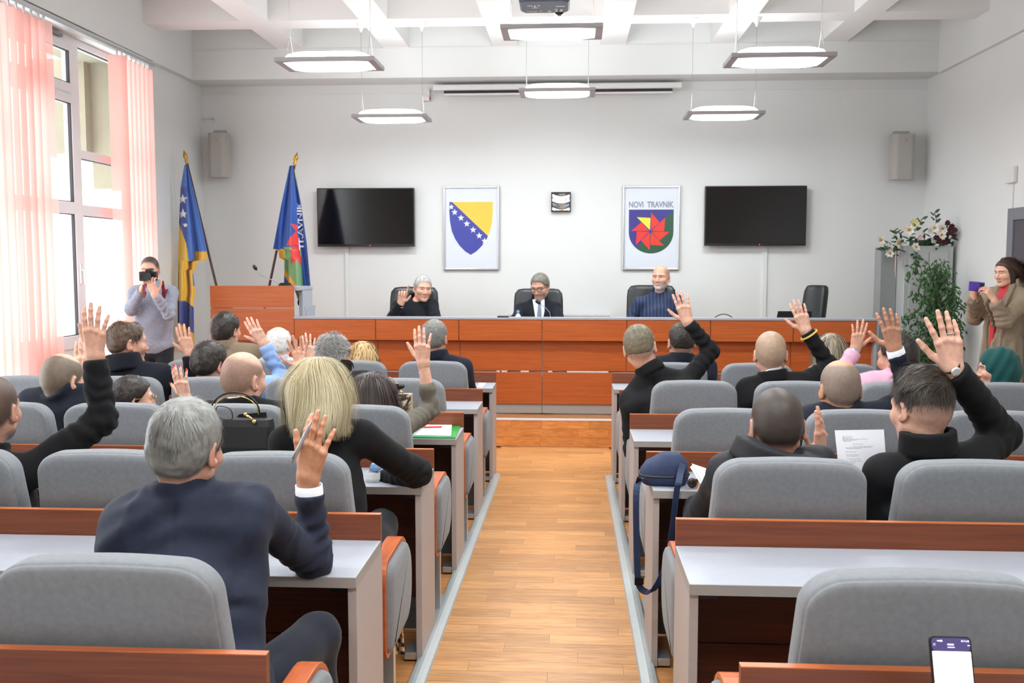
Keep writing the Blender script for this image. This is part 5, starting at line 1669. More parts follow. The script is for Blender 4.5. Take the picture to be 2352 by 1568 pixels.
def strands(n, head_R, head_c, s, style, cols, seed, length, K=6, width=.0022, lift=.25, flow='crown', rad=None, center=None, zmax=None, mask_style='short', bald=None, minm=.002, curl=0.0, droop=.35, push=None, zend=None, noise=.25, sel=None, crown=(0, -.055, .115), part=None, wave=None, taper=0.0, zg=None, endvar=.012, tip=None):
    """n tapered ribbons rooted on the scalp; returns verts, quads, colours in world space"""
    r = np.random.default_rng(seed)
    C = CR_C if center is None else np.array(center); R = CR_R if rad is None else np.array(rad)
    d = r.normal(0, 1, (n * 4, 3)); d /= np.linalg.norm(d, axis=1)[:, None]
    p = C + d * R
    m = hair_mask(p, mask_style, bald)
    ok = m > minm
    if sel is not None: ok &= sel(p)
    p = p[ok][:n]; m = m[ok][:n]; n = len(p)
    nor = (p - C) / R ** 2; nor /= np.linalg.norm(nor, axis=1)[:, None]
    cr = np.array(crown)
    cl = r.integers(0, 40, n)
    cdir = r.normal(0, 1, (40, 3))
    # clumps follow neighbouring roots
    seeds = p[r.integers(0, n, 60)]
    ci = np.argmin(((p[:, None] - seeds[None]) ** 2).sum(2), 1); cdir = r.normal(0, 1, (60, 3))
    if flow == 'crown':
        f = p - cr
    elif flow == 'right': f = np.tile(np.array([1.0, .25, .1]), (n, 1))
    elif flow == 'left': f = np.tile(np.array([-1.0, .35, .15]), (n, 1))
    elif flow == 'up': f = nor + np.array([0, .3, .3])
    elif flow == 'sweep': f = np.stack([-1.0 + 0 * m, .15 + 2.5 * p[:, 0], .25 - 1.5 * p[:, 0]], 1)
    elif flow == 'back': f = np.tile(np.array([0, -1.0, .1]), (n, 1)) + np.stack([p[:, 0] * 6, 0 * m, 0 * m], 1)
    elif flow == 'part':
        f = np.stack([np.sign(p[:, 0] - part) * 1.0, -.25 + 0 * m, -.15 + 0 * m], 1) + (p - cr) * 4
    f = f - nor * (f * nor).sum(1)[:, None]; f /= (np.linalg.norm(f, axis=1)[:, None] + 1e-6)
    L = length * r.uniform(.65, 1.1, n) if np.isscalar(length) else length[0] + (length[1] - length[0]) * r.uniform(0, 1, n)
    step = L / K
    dirv = f + nor * lift + noise * (cdir[ci] * .7 + r.normal(0, .5, (n, 3)))
    pts = [p - nor * .003]
    cur = p.copy()
    ph = r.uniform(0, 6.28, n)
    for k in range(K):
        dn = dirv / np.linalg.norm(dirv, axis=1)[:, None]
        cur = cur + dn * step[:, None]
        if curl:
            cur = cur + curl * np.stack([np.sin(ph + k * 1.5), np.cos(ph + k * 1.5), .6 * np.sin(ph * 2 + k * 1.3)], 1)
        if wave is not None: cur = cur + wave[0] * np.stack([wobble(cur.astype(f32), 31, wave[1], 4), wobble(cur.astype(f32), 32, wave[1], 4), 0 * ph], 1) * min(1, k / 3)
        if taper: cur[:, :2] = cur[:, :2] * (1 - taper * smooth01(-cur[:, 2], .03, .12))[:, None]
        if push is not None:
            pc, pr = np.array(push[0]), np.array(push[1])
            q = (cur - pc) / pr; l = np.linalg.norm(q, axis=1); ins = l < 1
            # keep outside the volume, sideways only below its centre
            q2 = q.copy()
            cur[ins] = pc + (q2[ins] / l[ins][:, None]) * pr
        if zend is not None:
            cur[:, 2] = np.maximum(cur[:, 2], zend + endvar * (np.sin(ph) + .8 * cdir[ci][:, 0]))
        pts.append(cur.copy())
        dirv = dn + np.array([0, 0, -droop]) + noise * .12 * r.normal(0, 1, (n, 3))
    pts = np.stack(pts, 1)                                   # n, K+1, 3
    tg = np.gradient(pts, axis=1); tg /= (np.linalg.norm(tg, axis=2)[:, :, None] + 1e-9)
    out = pts - C; out /= (np.linalg.norm(out, axis=2)[:, :, None] + 1e-9)
    sd = np.cross(tg, out); sd /= (np.linalg.norm(sd, axis=2)[:, :, None] + 1e-9)
    wd = width * np.linspace(1, .18, K + 1)[None, :, None] * r.uniform(.6, 1.4, n)[:, None, None]
    A = pts - sd * wd; B = pts + sd * wd
    V = np.stack([A, B], 2).reshape(-1, 3)                   # ((n*(K+1))*2)
    base = (np.arange(n)[:, None] * (K + 1) + np.arange(K)[None]) * 2
    F = np.stack([base, base + 1, base + 3, base + 2], -1).reshape(-1, 4)
    cs = np.array([c[:3] for c in cols])
    w_ = r.dirichlet(np.ones(len(cs)) * .6, n)
    w_ = .4 * w_ + .6 * r.dirichlet(np.ones(len(cs)) * .35, 60)[ci]
    c = (w_ @ cs) * r.uniform(.8, 1.2, n)[:, None]
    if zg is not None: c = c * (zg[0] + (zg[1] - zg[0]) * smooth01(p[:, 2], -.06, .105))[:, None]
    c = np.repeat(c, (K + 1) * 2, 0)
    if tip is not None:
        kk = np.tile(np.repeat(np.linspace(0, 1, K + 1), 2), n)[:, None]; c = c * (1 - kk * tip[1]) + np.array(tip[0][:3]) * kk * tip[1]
    return (V * s) @ head_R.T + head_c, F, np.clip(c, 0, 1)


def shell_hair(head_R, head_c, s, col, thick=.006, style='short', bald=None, seed=0, rough=.002, h=.006, extra=None, cut=.0, rad=None, center=None, freq=210, aniso=None, zlo=-.13):
    C = CR_C if center is None else np.array(center); R = (CR_R if rad is None else np.array(rad)) + thick

    def fn(P):
        d = smin(d_ell(P, C, R), d_ell(P, (0, -.045, -.012), (.064 + thick, .056 + thick, .06 + thick)), .03)
        if extra is not None: d = extra(P, d)
        d = d + rough * wobble(P, seed, freq, 7, aniso)
        return smax(d, -(hair_mask(P, style, bald) - cut), .012)
    V, F = nets(fn, [-.14, -.165, zlo], [.14, .14, .17], h)
    nz = .5 + .5 * wobble(V.astype(f32), seed + 2, 260, 6, aniso)
    c = np.array(col[:3])[None] * (.82 + .28 * np.clip(nz, 0, 1))[:, None]
    return (V * s) @ head_R.T + head_c, F, c


def merge(parts):
    Vs, Fs, Cs = [], [], []; o = 0
    for V, F, c in parts:
        Vs.append(V); Fs.append(np.asarray(F) + o); Cs.append(c); o += len(V)
    return np.concatenate(Vs), np.concatenate(Fs), np.concatenate(Cs)


def norm(v):
    v = np.asarray(v, float); return v / np.linalg.norm(v)


OPEN = dict(spread=(7, 1, -4, -11), curl=((6, 8, 5), (3, 6, 4), (5, 8, 5), (8, 10, 6)), thumb=(40, 16, 0))
WIDE = dict(spread=(12, 3, -8, -24), curl=((8, 10, 6), (6, 8, 6), (8, 10, 6), (4, 6, 4)), thumb=(52, 12, 0))
CLOSED = dict(spread=(2, 0, -1, -4), curl=((10, 10, 6), (8, 10, 6), (10, 10, 6), (12, 12, 8)), thumb=(34, 14, 0))
RELAX = dict(spread=(4, 0, -3, -8), curl=((22, 28, 16), (24, 30, 18), (26, 32, 18), (28, 32, 18)), thumb=(30, 14, 0), thumb_fwd=.5)
GRIP = dict(spread=(4, 1, -2, -6), curl=((44, 60, 34), (46, 62, 36), (50, 62, 36), (52, 62, 36)), thumb=(26, 10, 0), thumb_fwd=.9)
GRIPL = dict(spread=(4, 1, -2, -6), curl=((34, 44, 26), (34, 46, 26), (36, 46, 26), (40, 46, 26)), thumb=(38, 10, 0), thumb_fwd=.7)

SK1, SK2, SK3, SKR = S(220, 172, 150), S(206, 156, 133), S(190, 136, 110), S(216, 162, 140)
NPERSON = [0]


def person(label, top, Y, w=None, yaw=0, pitch=0, roll=0, skin=SK1, hair=None, jacket=None, sh=None, hip=None, arms=(), tyaw=0, legs='seat', trousers=S(34, 36, 44), collar='suit', shirt=None, s=None,
           fem=0.0, beard=None, bw=1.0, bd=1.0, h_head=.0048, h_body=.011, jaw=1.0, lips=None, row=None, floor_z=None, shd=.0, neckfwd=.0, extra=None, sleeve=(.058, .050, .046, .041), lean=0.0, group=None, wr=1.0, wf=1.0, upper=None):
    """one person. top: pixel of the crown at depth Y; arms give joints as (pixel x, pixel y, depth)"""
    NPERSON[0] += 1; seed = NPERSON[0] * 11
    ppm = FPX / Y
    if s is None: s = np.clip((w / ppm / .176) if w else 1.0, .88, 1.16)
    T = at(top[0], top[1], Y)
    HR = rotm(yaw, pitch, roll)
    hc = T - HR @ np.array([0, -.013, .118]) * s
    if floor_z is None: floor_z = ramp(Y) if Y < 8.5 else 0.0
    # shoulders
    ty = math.radians(tyaw)
    rv0 = np.array([math.cos(ty), math.sin(ty), 0]); fv0 = np.array([-math.sin(ty), math.cos(ty), 0])
    if sh is None:
        Sc = hc + np.array([0, 0, -.218 * s]) - fv0 * (.035 + neckfwd)
        sl, sr = Sc - rv0 * .175 * bw, Sc + rv0 * .175 * bw
    else:
        pl, pr = [np.array(at(q[0], q[1], q[2] if len(q) > 2 else Y - .02)) for q in sh]
        sl, sr = (pl, pr) if abs(tyaw) < 90 else (pr, pl)
    Sc = (sl + sr) / 2
    if hip is None:
        zh = floor_z + (.53 if legs == 'seat' else .92)
        base = Sc + fv0 * lean
        H = np.array([base[0], base[1], zh])
    else: H = np.array(hip, float)
    u = norm(Sc - H); r_ = norm((sr - sl) - u * ((sr - sl) @ u)); fw = np.cross(u, r_)
    Lt = np.linalg.norm(Sc - H)
    hw = np.linalg.norm(sr - sl) / 2
    NB = Sc + u * .050 + fw * .0
    NB = NB + np.array([0, 0, max(0.0, hc[2] - .122 * s - NB[2])])
    bk = hc + HR @ np.array([0, -.03, -.10]) * s
    NB[:2] += .35 * (bk - NB)[:2]
    neck_local = (HR.T @ (NB - hc)) / s
    hair = hair or {}
    hc_col = hair.get('cols', [S(50, 44, 40)])
    V, F, c = head_mesh(neck_local, skin, hair.get('stub', hc_col[0]), hair.get('buzz', .8), hair.get('style', 'short'), hair.get('bald'), hair.get('fade', .03), beard, fem, h_head, seed, jaw, lips)
    parts = [((V * s) @ HR.T + hc, F, c)]
    # arms
    gar = []                                 # garment cones of the arms
    hands = {}
    arms = list(arms)
    have = {a['side'] for a in arms}
    for sd in 'RL':
        if sd not in have: arms.append(dict(side=sd, rest=True))
    for a in arms:
        sd = a['side']; sj = sr if sd == 'R' else sl; sg = 1 if sd == 'R' else -1
        if a.get('rest'):
            if legs == 'seat':
                el = sj + r_ * sg * .05 - u * .27 + fw * .10; wr_ = np.array([H[0], H[1], H[2] + .13]) + r_ * sg * .10 + fw * .34
            else:
                el = sj + r_ * sg * .05 - u * .30; wr_ = el - u * .24 + fw * .06
            hd = norm(fw - r_ * sg * .25 - u * .05) if legs == 'seat' else -u; pn = -u if legs == 'seat' else -r_ * sg
            a = dict(a, pose=RELAX, h=.0045, bare=0)
        else:
            el = a['el'] if isinstance(a['el'], np.ndarray) else np.array(at(*a['el'])); wr_ = a['wr'] if isinstance(a['wr'], np.ndarray) else np.array(at(*a['wr']))
            hd = a['hd']
            if isinstance(hd, tuple) and len(hd) == 3 and abs(hd[0]) > 5: hd = np.array(at(*hd)) - wr_
            hd = norm(hd); pn = np.asarray(a.get('pn', (0, 1, .0)), float)
        if 'sj' in a: sj = np.array(at(*a['sj']))
        z_ = hd; y_ = pn - z_ * (pn @ z_); y_ = norm(y_); x_ = np.cross(y_, z_)
        fd = norm(wr_ - el); fll = np.linalg.norm(wr_ - el)
        bare = a.get('bare', 0)
        hs = a.get('hs', s if s > .95 else 1.0)
        hv, hf, hcol_, info = hand_mesh(sd, a.get('pose', OPEN), a.get('h', .0034), .05 / hs, a.get('skin', skin), hs, nails=a.get('nails'))
        Rm = np.stack([x_, y_, z_], 1)
        hv = hv @ Rm.T + wr_
        parts.append((hv, hf, hcol_))
        hands[sd] = dict(R=Rm, w=wr_, info=info, hs=hs)
        # bare forearm under or beyond the sleeve
        bl = min(fll, max(bare, .05) + .05)
        mb = MB()
        n_ = 14; rgs = []
        for q in np.linspace(0, 1, 8):
            cpt = wr_ - fd * bl * q + z_ * .0 ; rr_ = (.0262 + (.0385 - .0262) * min(1, q * bl / .20)) * hs
            flat = .80 + .12 * q
            yy = y_ - fd * (y_ @ fd); yy = norm(yy); xx = np.cross(yy, fd)
            rgs.append([cpt + xx * rr_ * math.cos(g) + yy * rr_ * flat * math.sin(g) for g in np.linspace(0, 2 * math.pi, n_ + 1)[:-1]])
        mb.rings(rgs, caps=False)
        parts.append((np.array(mb.v), np.array(mb.f), np.tile(np.array(a.get('skin', skin))[:3], (len(mb.v), 1))))
        cuff = wr_ - fd * bare if bare else wr_ + fd * a.get('over', -.012)
        ft = a.get('fat', 1.0)
        gar.append((sd, sj, el, cuff, [q * ft for q in sleeve], fd))
        hands[sd]['cuff'] = cuff; hands[sd]['fd'] = fd
    core = MB()
    core.rings([[q + r_ * rr_ * math.cos(g) + fw * rr_ * .8 * math.sin(g) for g in np.linspace(0, 2 * math.pi, 13)[:-1]] for q, rr_ in [(NB + u * .01, .034), (NB - u * .05, .036), (Sc - u * .12 + fw * .02, .065), (H * .5 + Sc * .5 + fw * .01, .07), (H + u * .02, .08)]])
    for (sd, sj, el, cu_, rr, fd) in gar:
        core.tube([Sc - u * .06, sj - u * .012, el, el * .3 + hands[sd]['w'] * .7, hands[sd]['w']], [.03, .026, .024, .022, .018], 8)
    parts.append((np.array(core.v), None, None))
    tri = [q for q in core.f]
    quads = [q for q in tri if len(q) == 4]
    parts[-1] = (np.array(core.v), np.array(quads), np.tile(np.array(skin)[:3], (len(core.v), 1)))
    V, F, c = merge(parts)
    root = bpy.data.objects.new('person', None)
    body = np_mesh('person', V, F, M['skin'], None, c)
    bpy.data.objects.remove(root)
    tag(body, label, 'person', group)
    res = dict(o=body, R=HR, hc=hc, s=s, u=u, r=r_, f=fw, S=Sc, H=H, NB=NB, hands=hands, sl=sl, sr=sr)
    # ---- garment
    bwid = bw * hw / .175
    RB = np.stack([r_, fw, u], 1)
    wseed = seed + 3

    def torso(P, infl=0.0):
        d = d_cone(P, sl * .93 + Sc * .07, sr * .93 + Sc * .07, .062 + infl, .062 + infl)
        if collar in ('suit', 'coat', 'hood'): d = smin(d, d_cone(P, sl * .86 + Sc * .14 - u * .05 - fw * .02, sr * .86 + Sc * .14 - u * .05 - fw * .02, .085 + infl, .085 + infl), .04)
        cb = Sc - u * .17 + fw * .018
        d = smin(d, d_ell(P, cb, (.168 * bwid + infl, .112 * bd + infl, .20 + infl), RB), .05)
        d = smin(d, d_ell(P, H + (Sc - H) * .38 + fw * .015, (.158 * bwid + infl, .122 * bd + infl, .21 + infl), RB), .06)
        d = smin(d, d_ell(P, H + u * .02, (.172 * bwid + infl, .135 * bd + infl, .13 + infl), RB), .05)
        if collar in ('suit', 'coat', 'hood'):
            for q in (sl, sr): d = smin(d, d_cone(P, NB * .6 + q * .4 + u * .004, q + u * .022 + (q - Sc) * .05, .048 + infl, .048 + infl), .02)
        for q in (sl, sr): d = smin(d, d_cone(P, NB - u * .025 - fw * .012, q * .75 + Sc * .25 + u * .012, .052 + infl, .050 + infl), .035)
        return d

    def sleeves(P, d):
        for (sd, sj, el, cu_, rr, fd) in gar:
            e = d_cone(P, sj, el, rr[0], rr[1])
            e2 = d_cone(P, el, cu_, rr[2] * 1.06, rr[3])
            if wr:
                ax = norm(el - sj); t1 = (P - sj) @ ax.astype(f32); t2 = (P - el) @ fd.astype(f32)
                nz = wobble(P, wseed + ord(sd), 28, 4)
                if collar in ('suit', 'coat', 'hood'): e = e + .0025 * np.exp(-((t1 - .040) / .007) ** 2)
                e = e + .0048 * wr * np.sin(t1 * 105 + 2.6 * nz) * np.exp(-((t1 - np.linalg.norm(el - sj)) / .14) ** 2) + .002 * wr * nz
                e2 = e2 + .0046 * wr * np.sin(t2 * 118 + 2.4 * nz) * np.clip(1.15 - t2 / .26, .25, 1) + .0022 * wr * nz
            e2 = smax(e2, (P - cu_) @ fd.astype(f32) , .006)
            e = smin(e, e2, .022)
            d = smin(d, e, .035)
        return d

    cdir = norm(norm(hc + HR @ np.array([0, -.03, -.08]) * s - NB) + u * 1.2)

    rc_ = norm(r_ - cdir * (r_ @ cdir)); fc_ = np.cross(cdir, rc_)

    def collar_d(P, kind):
        q = P - NB.astype(f32); a = q @ rc_.astype(f32); c_ = q @ cdir.astype(f32); b = q @ fc_.astype(f32)
        spec = dict(suit=(.073, .078, .010, .016, .034, -.35, .008), high=(.078, .082, .013, .028, .044, -.22, .003), crew=(.067, .071, .009, .010, .020, -.35, .006),
                    coat=(.088, .094, .015, .024, .052, -.40, -.002), shirt=(.066, .070, .008, .020, .028, -.40, .006), hood=(.112, .108, .036, .016, .040, -.25, -.026), cowl=(.078, .086, .015, .024, .036, -.3, -.002))[kind]
        rx, ry, th_, c0, hh, tl, b0 = spec
        rx, ry = rx * (.55 + .45 * s), ry * (.55 + .45 * s)
        b = b - b0
        grow = 1 - .9 * (c_ - c0)
        rr_ = np.sqrt((a / rx) ** 2 + (b / ry) ** 2)
        d1 = np.abs(rr_ - grow) * min(rx, ry) - th_
        d2 = np.abs(c_ - c0 - tl * b * np.where(b > 0, 1.0, .35)) - hh
        d = smax(d1, d2, .010)
        if kind in ('suit', 'shirt', 'coat', 'hood'): d = smax(d, b - .030, .012)
        return d

    fold = np.array([1.0, .6, .5])

    def gfn(P):
        d = torso(P)
        if wr:
            n1 = wobble(P, wseed, 17 * wf, 5, np.array([.7, .7, 1.0])); n2 = wobble(P, wseed + 1, 42 * wf, 5, np.array([.5, .5, 1.2]))
            d = d + wr * (.0056 * n1 + .0030 * n2)
            if collar in ('suit', 'coat'):
                q = P - NB.astype(f32); a_, b_ = q @ r_.astype(f32), q @ fw.astype(f32)
                d = d + .0035 * np.exp(-(a_ / .0055) ** 2) * (b_ < 0)
        d = sleeves(P, d)
        if collar: d = smin(d, collar_d(P, collar), .005)
        if extra is not None: d = extra(P, d, res)
        if legs == 'seat': d = smax(d, -((P - (H - u * .10).astype(f32)) @ u.astype(f32)), .02)
        return d
    pts = np.array([sl, sr, H, NB] + [q for g in gar for q in (g[1], g[2], g[3])])
    lo, hi = pts.min(0) - .19, pts.max(0) + .19
    lo = np.minimum(lo, H - np.array([.24, .22, .22])); hi = np.maximum(hi, H + np.array([.24, .22, 0]))
    V, F = nets(gfn, lo, hi, h_body)
    ob = np_mesh(jacket[0], V, F, jacket[1], body)
    res['g'] = gfn; res['torso'] = torso; res['box'] = (lo, hi)
    # ---- legs
    gl = []
    if legs == 'seat':
        kn = [H - r_ * .11 + np.array([0, 0, .02]) + fv0 * .42, H + r_ * .11 + np.array([0, 0, .02]) + fv0 * .42]
        if hair.get('knees'): kn = hair['knees']
        kz = floor_z + .10
        for q in (0, 1):
            sg = -1 if q == 0 else 1
            an = np.array([kn[q][0], kn[q][1] + fv0[1] * .03, kz]); an[:2] += fv0[:2] * .02
            gl.append((H + r_ * sg * .085 - u * .02, kn[q], an))
    elif legs == 'stand':
        for q in (0, 1):
            sg = -1 if q == 0 else 1
            gl.append((H + r_ * sg * .085, H + r_ * sg * .095 - np.array([0, 0, .42]) + fv0 * .03, np.array([H[0], H[1], floor_z + .09]) + r_ * sg * .10))
    if gl:
        def lfn(P):
            d = d_ell(P, H - u * .02, (.150 * bwid, .115, .12), RB)
            for a, b, c_ in gl:
                e = smin(d_cone(P, a, b, .082, .062), d_cone(P, b, c_, .060, .046), .03)
                d = smin(d, e, .03)
            return d + .003 * wobble(P, wseed + 9, 30, 5)
        pts = np.array([q for g in gl for q in g] + [H])
        V, F = nets(lfn, pts.min(0) - .17, pts.max(0) + .17, hair.get('h_leg', .017))
        tob = np_mesh('trousers', V, F, cloth('trouser_cloth', trousers, bump=.1), body)
        for a, b, c_ in gl:
            sp_ = np.array([c_[0], c_[1], floor_z + .001])
            def sfn(P, sp_=sp_):
                d = d_cone(P, sp_ + fv0 * .16 + np.array([0, 0, .035]), sp_ - fv0 * .06 + np.array([0, 0, .045]), .036, .04)
                d = smin(d, d_cone(P, sp_ - fv0 * .03 + np.array([0, 0, .05]), sp_ + np.array([0, 0, .13]), .04, .042), .03)
                return smax(d, -(P[:, 2] - sp_[2]), .006)
            V, F = nets(sfn, sp_ + np.array([-.25, -.25, -.01]), sp_ + np.array([.25, .25, .19]), .014)
            np_mesh('shoe', V, F, M['leather'], body)
    # ---- shirt collar band
    if shirt is not None:
        mb = MB(); rgs = []
        for (k, zc) in [(.002, -.01), (.002, .046), (-.0015, .048), (-.0015, -.01)]:
            rg = []
            for g in np.linspace(0, 2 * math.pi, 33)[:-1]:
                a, b = math.cos(g), math.sin(g)
                rx, ry = .0595 + k, .064 + k
                zz = zc + .022 - .38 * max(0, b) * ry - .10 * min(0, b) * ry
                rg.append(NB + rc_ * a * rx * (1 - .7 * zz) + fc_ * (b * ry * (1 - .7 * zz) + .007) + cdir * zz)
            rgs.append(rg)
        mb.rings(rgs, caps=False)
        mb.build('shirt_collar', shirt, body, smooth=True)
    # ---- hair
    hp = []
    for sh_ in hair.get('shell', []): hp.append(shell_hair(HR, hc, s, **dict(dict(col=hc_col[0], style=hair.get('style', 'short'), bald=hair.get('bald'), seed=seed), **sh_)))
    for st_ in hair.get('strands', []):
        hp.append(strands(head_R=HR, head_c=hc, s=s, **dict(dict(style=None, cols=hc_col, seed=seed + len(hp), bald=hair.get('bald'), mask_style=hair.get('style', 'short')), **st_)))
    if hp:
        V, F, c = merge(hp); np_mesh('hair', V, F, M['hair'], body, c)
    return res


def white_cuff(res, sd, w_=.022, m=None, rad=.036, name='shirt_cuff', shift=.0):
    hnd = res['hands'][sd]; fd = hnd['fd']; c = hnd['cuff'] + fd * shift
    y_ = norm(hnd['R'][:, 1] - fd * (hnd['R'][:, 1] @ fd)); x_ = np.cross(y_, fd)
    mb = MB()
    mb.rings([[c + fd * t + x_ * r * math.cos(g) + y_ * r * .86 * math.sin(g) for g in np.linspace(0, 2 * math.pi, 25)[:-1]] for t, r in [(-.02, rad), (w_, rad - .001), (w_, rad - .005), (-.02, rad - .005)]], caps=False)
    return mb.build(name, m or M['shirtw'], res['o'], smooth=True)


def eyes(res, look=(0, 0), col=S(96, 76, 56)):
    for sx in (-1, 1):
        c = np.array([sx * .031, .0682, .003])
        mb = MB().sphere((0, 0, 0), .0125, 16, 12)
        V = np.array(mb.v)[:, [0, 2, 1]] * np.array([1, 1, 1.0])
        d = norm(np.array([look[0], 1, look[1]]))
        a = np.arccos(np.clip((V / .0125) @ d, -1, 1))
        cc = np.where((a < .22)[:, None], np.array([.01, .01, .01]), np.where((a < .5)[:, None], np.array(col[:3]), np.array([.46, .41, .38])))
        o = MB(); o.v = [tuple(q) for q in ((V + c) * res['s']) @ res['R'].T + res['hc']]; o.f = mb.f
        o.build('eye', M['eye'], res['o'], smooth=True, cols=cc)


def glasses(res, m, zoff=.004, pit=0.0, lens_r=(.024, .018), thick=.0022, dark=False, off=(0, 0, 0), lens=None, name='glasses', temples=True):
    """spectacles on the head, local frame"""
    def L(p):
        p = np.array(p, float)
        q = math.radians(pit)
        p = np.array([p[0], p[1] * math.cos(q) - p[2] * math.sin(q), p[1] * math.sin(q) + p[2] * math.cos(q)]) + np.array(off)
        return (p * res['s']) @ res['R'].T + res['hc']
    fr = MB(); ln = MB()
    for sx in (-1, 1):
        c = (sx * .032, .108, zoff)
        loop = []
        for g in np.linspace(0, 2 * math.pi, 25):
            ca, sa = math.cos(g), math.sin(g); e = (abs(ca) ** 3 + abs(sa) ** 3) ** (-1 / 3)
            loop.append((c[0] + ca * e * lens_r[0], c[1] - .10 * (c[0] + ca * e * lens_r[0]) ** 2 * 30, c[2] + sa * e * lens_r[1]))
        fr.tube([L(p) for p in loop], thick, 6, cap=False)
        ln.add([L(p) for p in loop[:-1]], [tuple(range(24))])
        if temples: fr.tube([L((sx * .055, .098, zoff + .006)), L((sx * .080, .04, zoff + .006)), L((sx * .083, -.015, zoff + .002)), L((sx * .081, -.035, zoff - .018))], thick, 6)
    fr.tube([L((-.009, .109, zoff + .004)), L((0, .111, zoff + .007)), L((.009, .109, zoff + .004))], thick, 6)
    o = fr.build(name, m, res['o'], smooth=True)
    if lens is not None: ln.build('lenses', lens, o)
    return o


def patch(res, name, m, infl, region, h=.007, fn=None, lo=None, hi=None):
    """garment piece lying on the torso where region(a, b, c) holds (right, forward, up from the neck base)"""
    def g(P):
        q = P - res['NB'].astype(f32)
        a, b, c = q @ res['r'].astype(f32), q @ res['f'].astype(f32), q @ res['u'].astype(f32)
        d = (fn or res['torso'])(P, infl) if fn is None else fn(P) - infl
        return smax(d, -region(a, b, c), .004)
    l, hh = res['box']
    V, F = nets(g, lo if lo is not None else l, hi if hi is not None else hh, h)
    return np_mesh(name, V, F, m, res['o'])


def wristwatch(res, sd, strap, face, pos=-.006, facedir='back'):
    hnd = res['hands'][sd]; Rm = hnd['R']; fd = hnd['fd']; c = hnd['w'] + fd * pos
    y_ = norm(Rm[:, 1] - fd * (Rm[:, 1] @ fd)); x_ = np.cross(y_, fd)
    r = .0285 * hnd['hs']
    b_ = MB().rings([[c + fd * t + x_ * q * math.cos(g) + y_ * q * .85 * math.sin(g) for g in np.linspace(0, 2 * math.pi, 21)[:-1]] for t, q in [(-.009, r), (-.009, r + .003), (.009, r + .003), (.009, r)]], caps=False)
    o = b_.build('watch', strap, res['o'], smooth=True)
    n_ = -y_ if facedir == 'back' else (x_ if facedir == '+x' else -x_)
    fc = c + n_ * (r * (.86 if facedir == 'back' else 1.0) + .003)
    e1 = fd; e2 = np.cross(n_, e1)
    MB().rings([[fc + n_ * d + e1 * q * math.cos(g) + e2 * q * math.sin(g) for g in np.linspace(0, 2 * math.pi, 21)[:-1]] for d, q in [(-.003, .016), (.004, .016), (.005, .014)]]).build('watch_face', face, o, smooth=False)
    return o
# ------------------------------------------------------------------ the people
M['shirtw'] = cloth('white_shirt_cloth', S(226, 228, 234), .8, var=.03, bump=.1)
M['navysuit'] = cloth('navy_suit_cloth', S(34, 40, 58), .75, var=.10, vscale=60, sheen=.06)
M['blackwool'] = cloth('black_wool', S(20, 20, 22), .9, var=.10, sheen=.03)
M['blackjk'] = cloth('black_jacket_cloth', S(21, 21, 23), .85, var=.08, sheen=.02)
M['charcoal'] = cloth('charcoal_shell_jacket', S(36, 36, 41), .6, var=.10, bump=.15, sheen=.02)
M['navyjk'] = cloth('dark_navy_jacket', S(26, 30, 42), .85, var=.08, sheen=.03)
M['navycoat'] = cloth('dark_navy_coat', S(22, 25, 34), .9, var=.08, sheen=.05)
M['brownjk'] = cloth('brown_tweed_jacket', S(128, 112, 92), .95, var=.16, vscale=160)
M['lightblue'] = cloth('light_blue_shirt', S(138, 168, 216), .75, var=.05, bump=.12)
M['paleblue'] = cloth('pale_blue_shirt', S(186, 198, 214), .75, var=.05, bump=.12)
M['olive'] = cloth('grey_olive_knit', S(104, 98, 88), .95, var=.14, vscale=180, bump=.3, bscale=600)
M['pink'] = cloth('pink_shirt', S(222, 172, 194), .8, var=.06, bump=.12)
M['heather'] = cloth('heather_grey_knit', S(150, 154, 170), .95, var=.24, vscale=110, bump=.3, bscale=500)
M['beigecoat'] = cloth('beige_brown_coat', S(146, 130, 110), .95, var=.08, vscale=50)
M['redshirt'] = cloth('red_blouse', S(200, 58, 66), .7, var=.06)
M['teal'] = cloth('dark_teal_headscarf', S(22, 74, 72), .8, var=.12, vscale=40)
M['stripe'] = m_stripes()
M['tie'] = cloth('grey_blue_tie', S(104, 118, 136), .6, var=.06)
M['goldthread'] = cloth('gold_cuff_stripe', S(206, 172, 80), .7)
GREY = [S(132, 132, 128), S(92, 90, 86), S(178, 178, 174), S(62, 60, 56)]
SALT = [S(120, 118, 114), S(70, 68, 66), S(168, 168, 166)]
DARK = [S(44, 38, 34), S(30, 26, 24), S(66, 56, 49), S(92, 80, 70)]
BROWN = [S(86, 66, 52), S(58, 44, 36), S(110, 88, 70)]
BLOND = [S(222, 210, 170), S(188, 172, 128), S(236, 228, 196), S(104, 88, 62)]
GOLDB = [S(196, 160, 104), S(160, 122, 72), S(220, 190, 136)]


def h_short(cols, zg=None, push=False, fl2=None, L=.02, n=2400, thick=.005, lift=.8, style='short', bald=None, buzz=.85, flow='crown', width=.0013, minm=.008, fade=.03, noise=.5, sel=None, rough=.0014, droop=.2, cut=.006, **kw):
    return dict(cols=cols, stub=kw.pop('stub', cols[0]), buzz=buzz, style=style, bald=bald, fade=fade, shell=[dict(thick=thick, rough=rough, cut=cut)],
                strands=[dict(n=n, length=L, lift=lift, flow=flow, width=width, minm=minm, noise=noise, K=4, sel=sel, droop=droop, zg=zg, push=((0, -.013, .030), (.0805, .1015, .0885)) if push else None)], **kw)


def h_buzz(col, amt=.8, bald=None, fade=.03, style='short', **kw):
    return dict(cols=[col], buzz=amt, bald=bald, fade=fade, style=style, **kw)


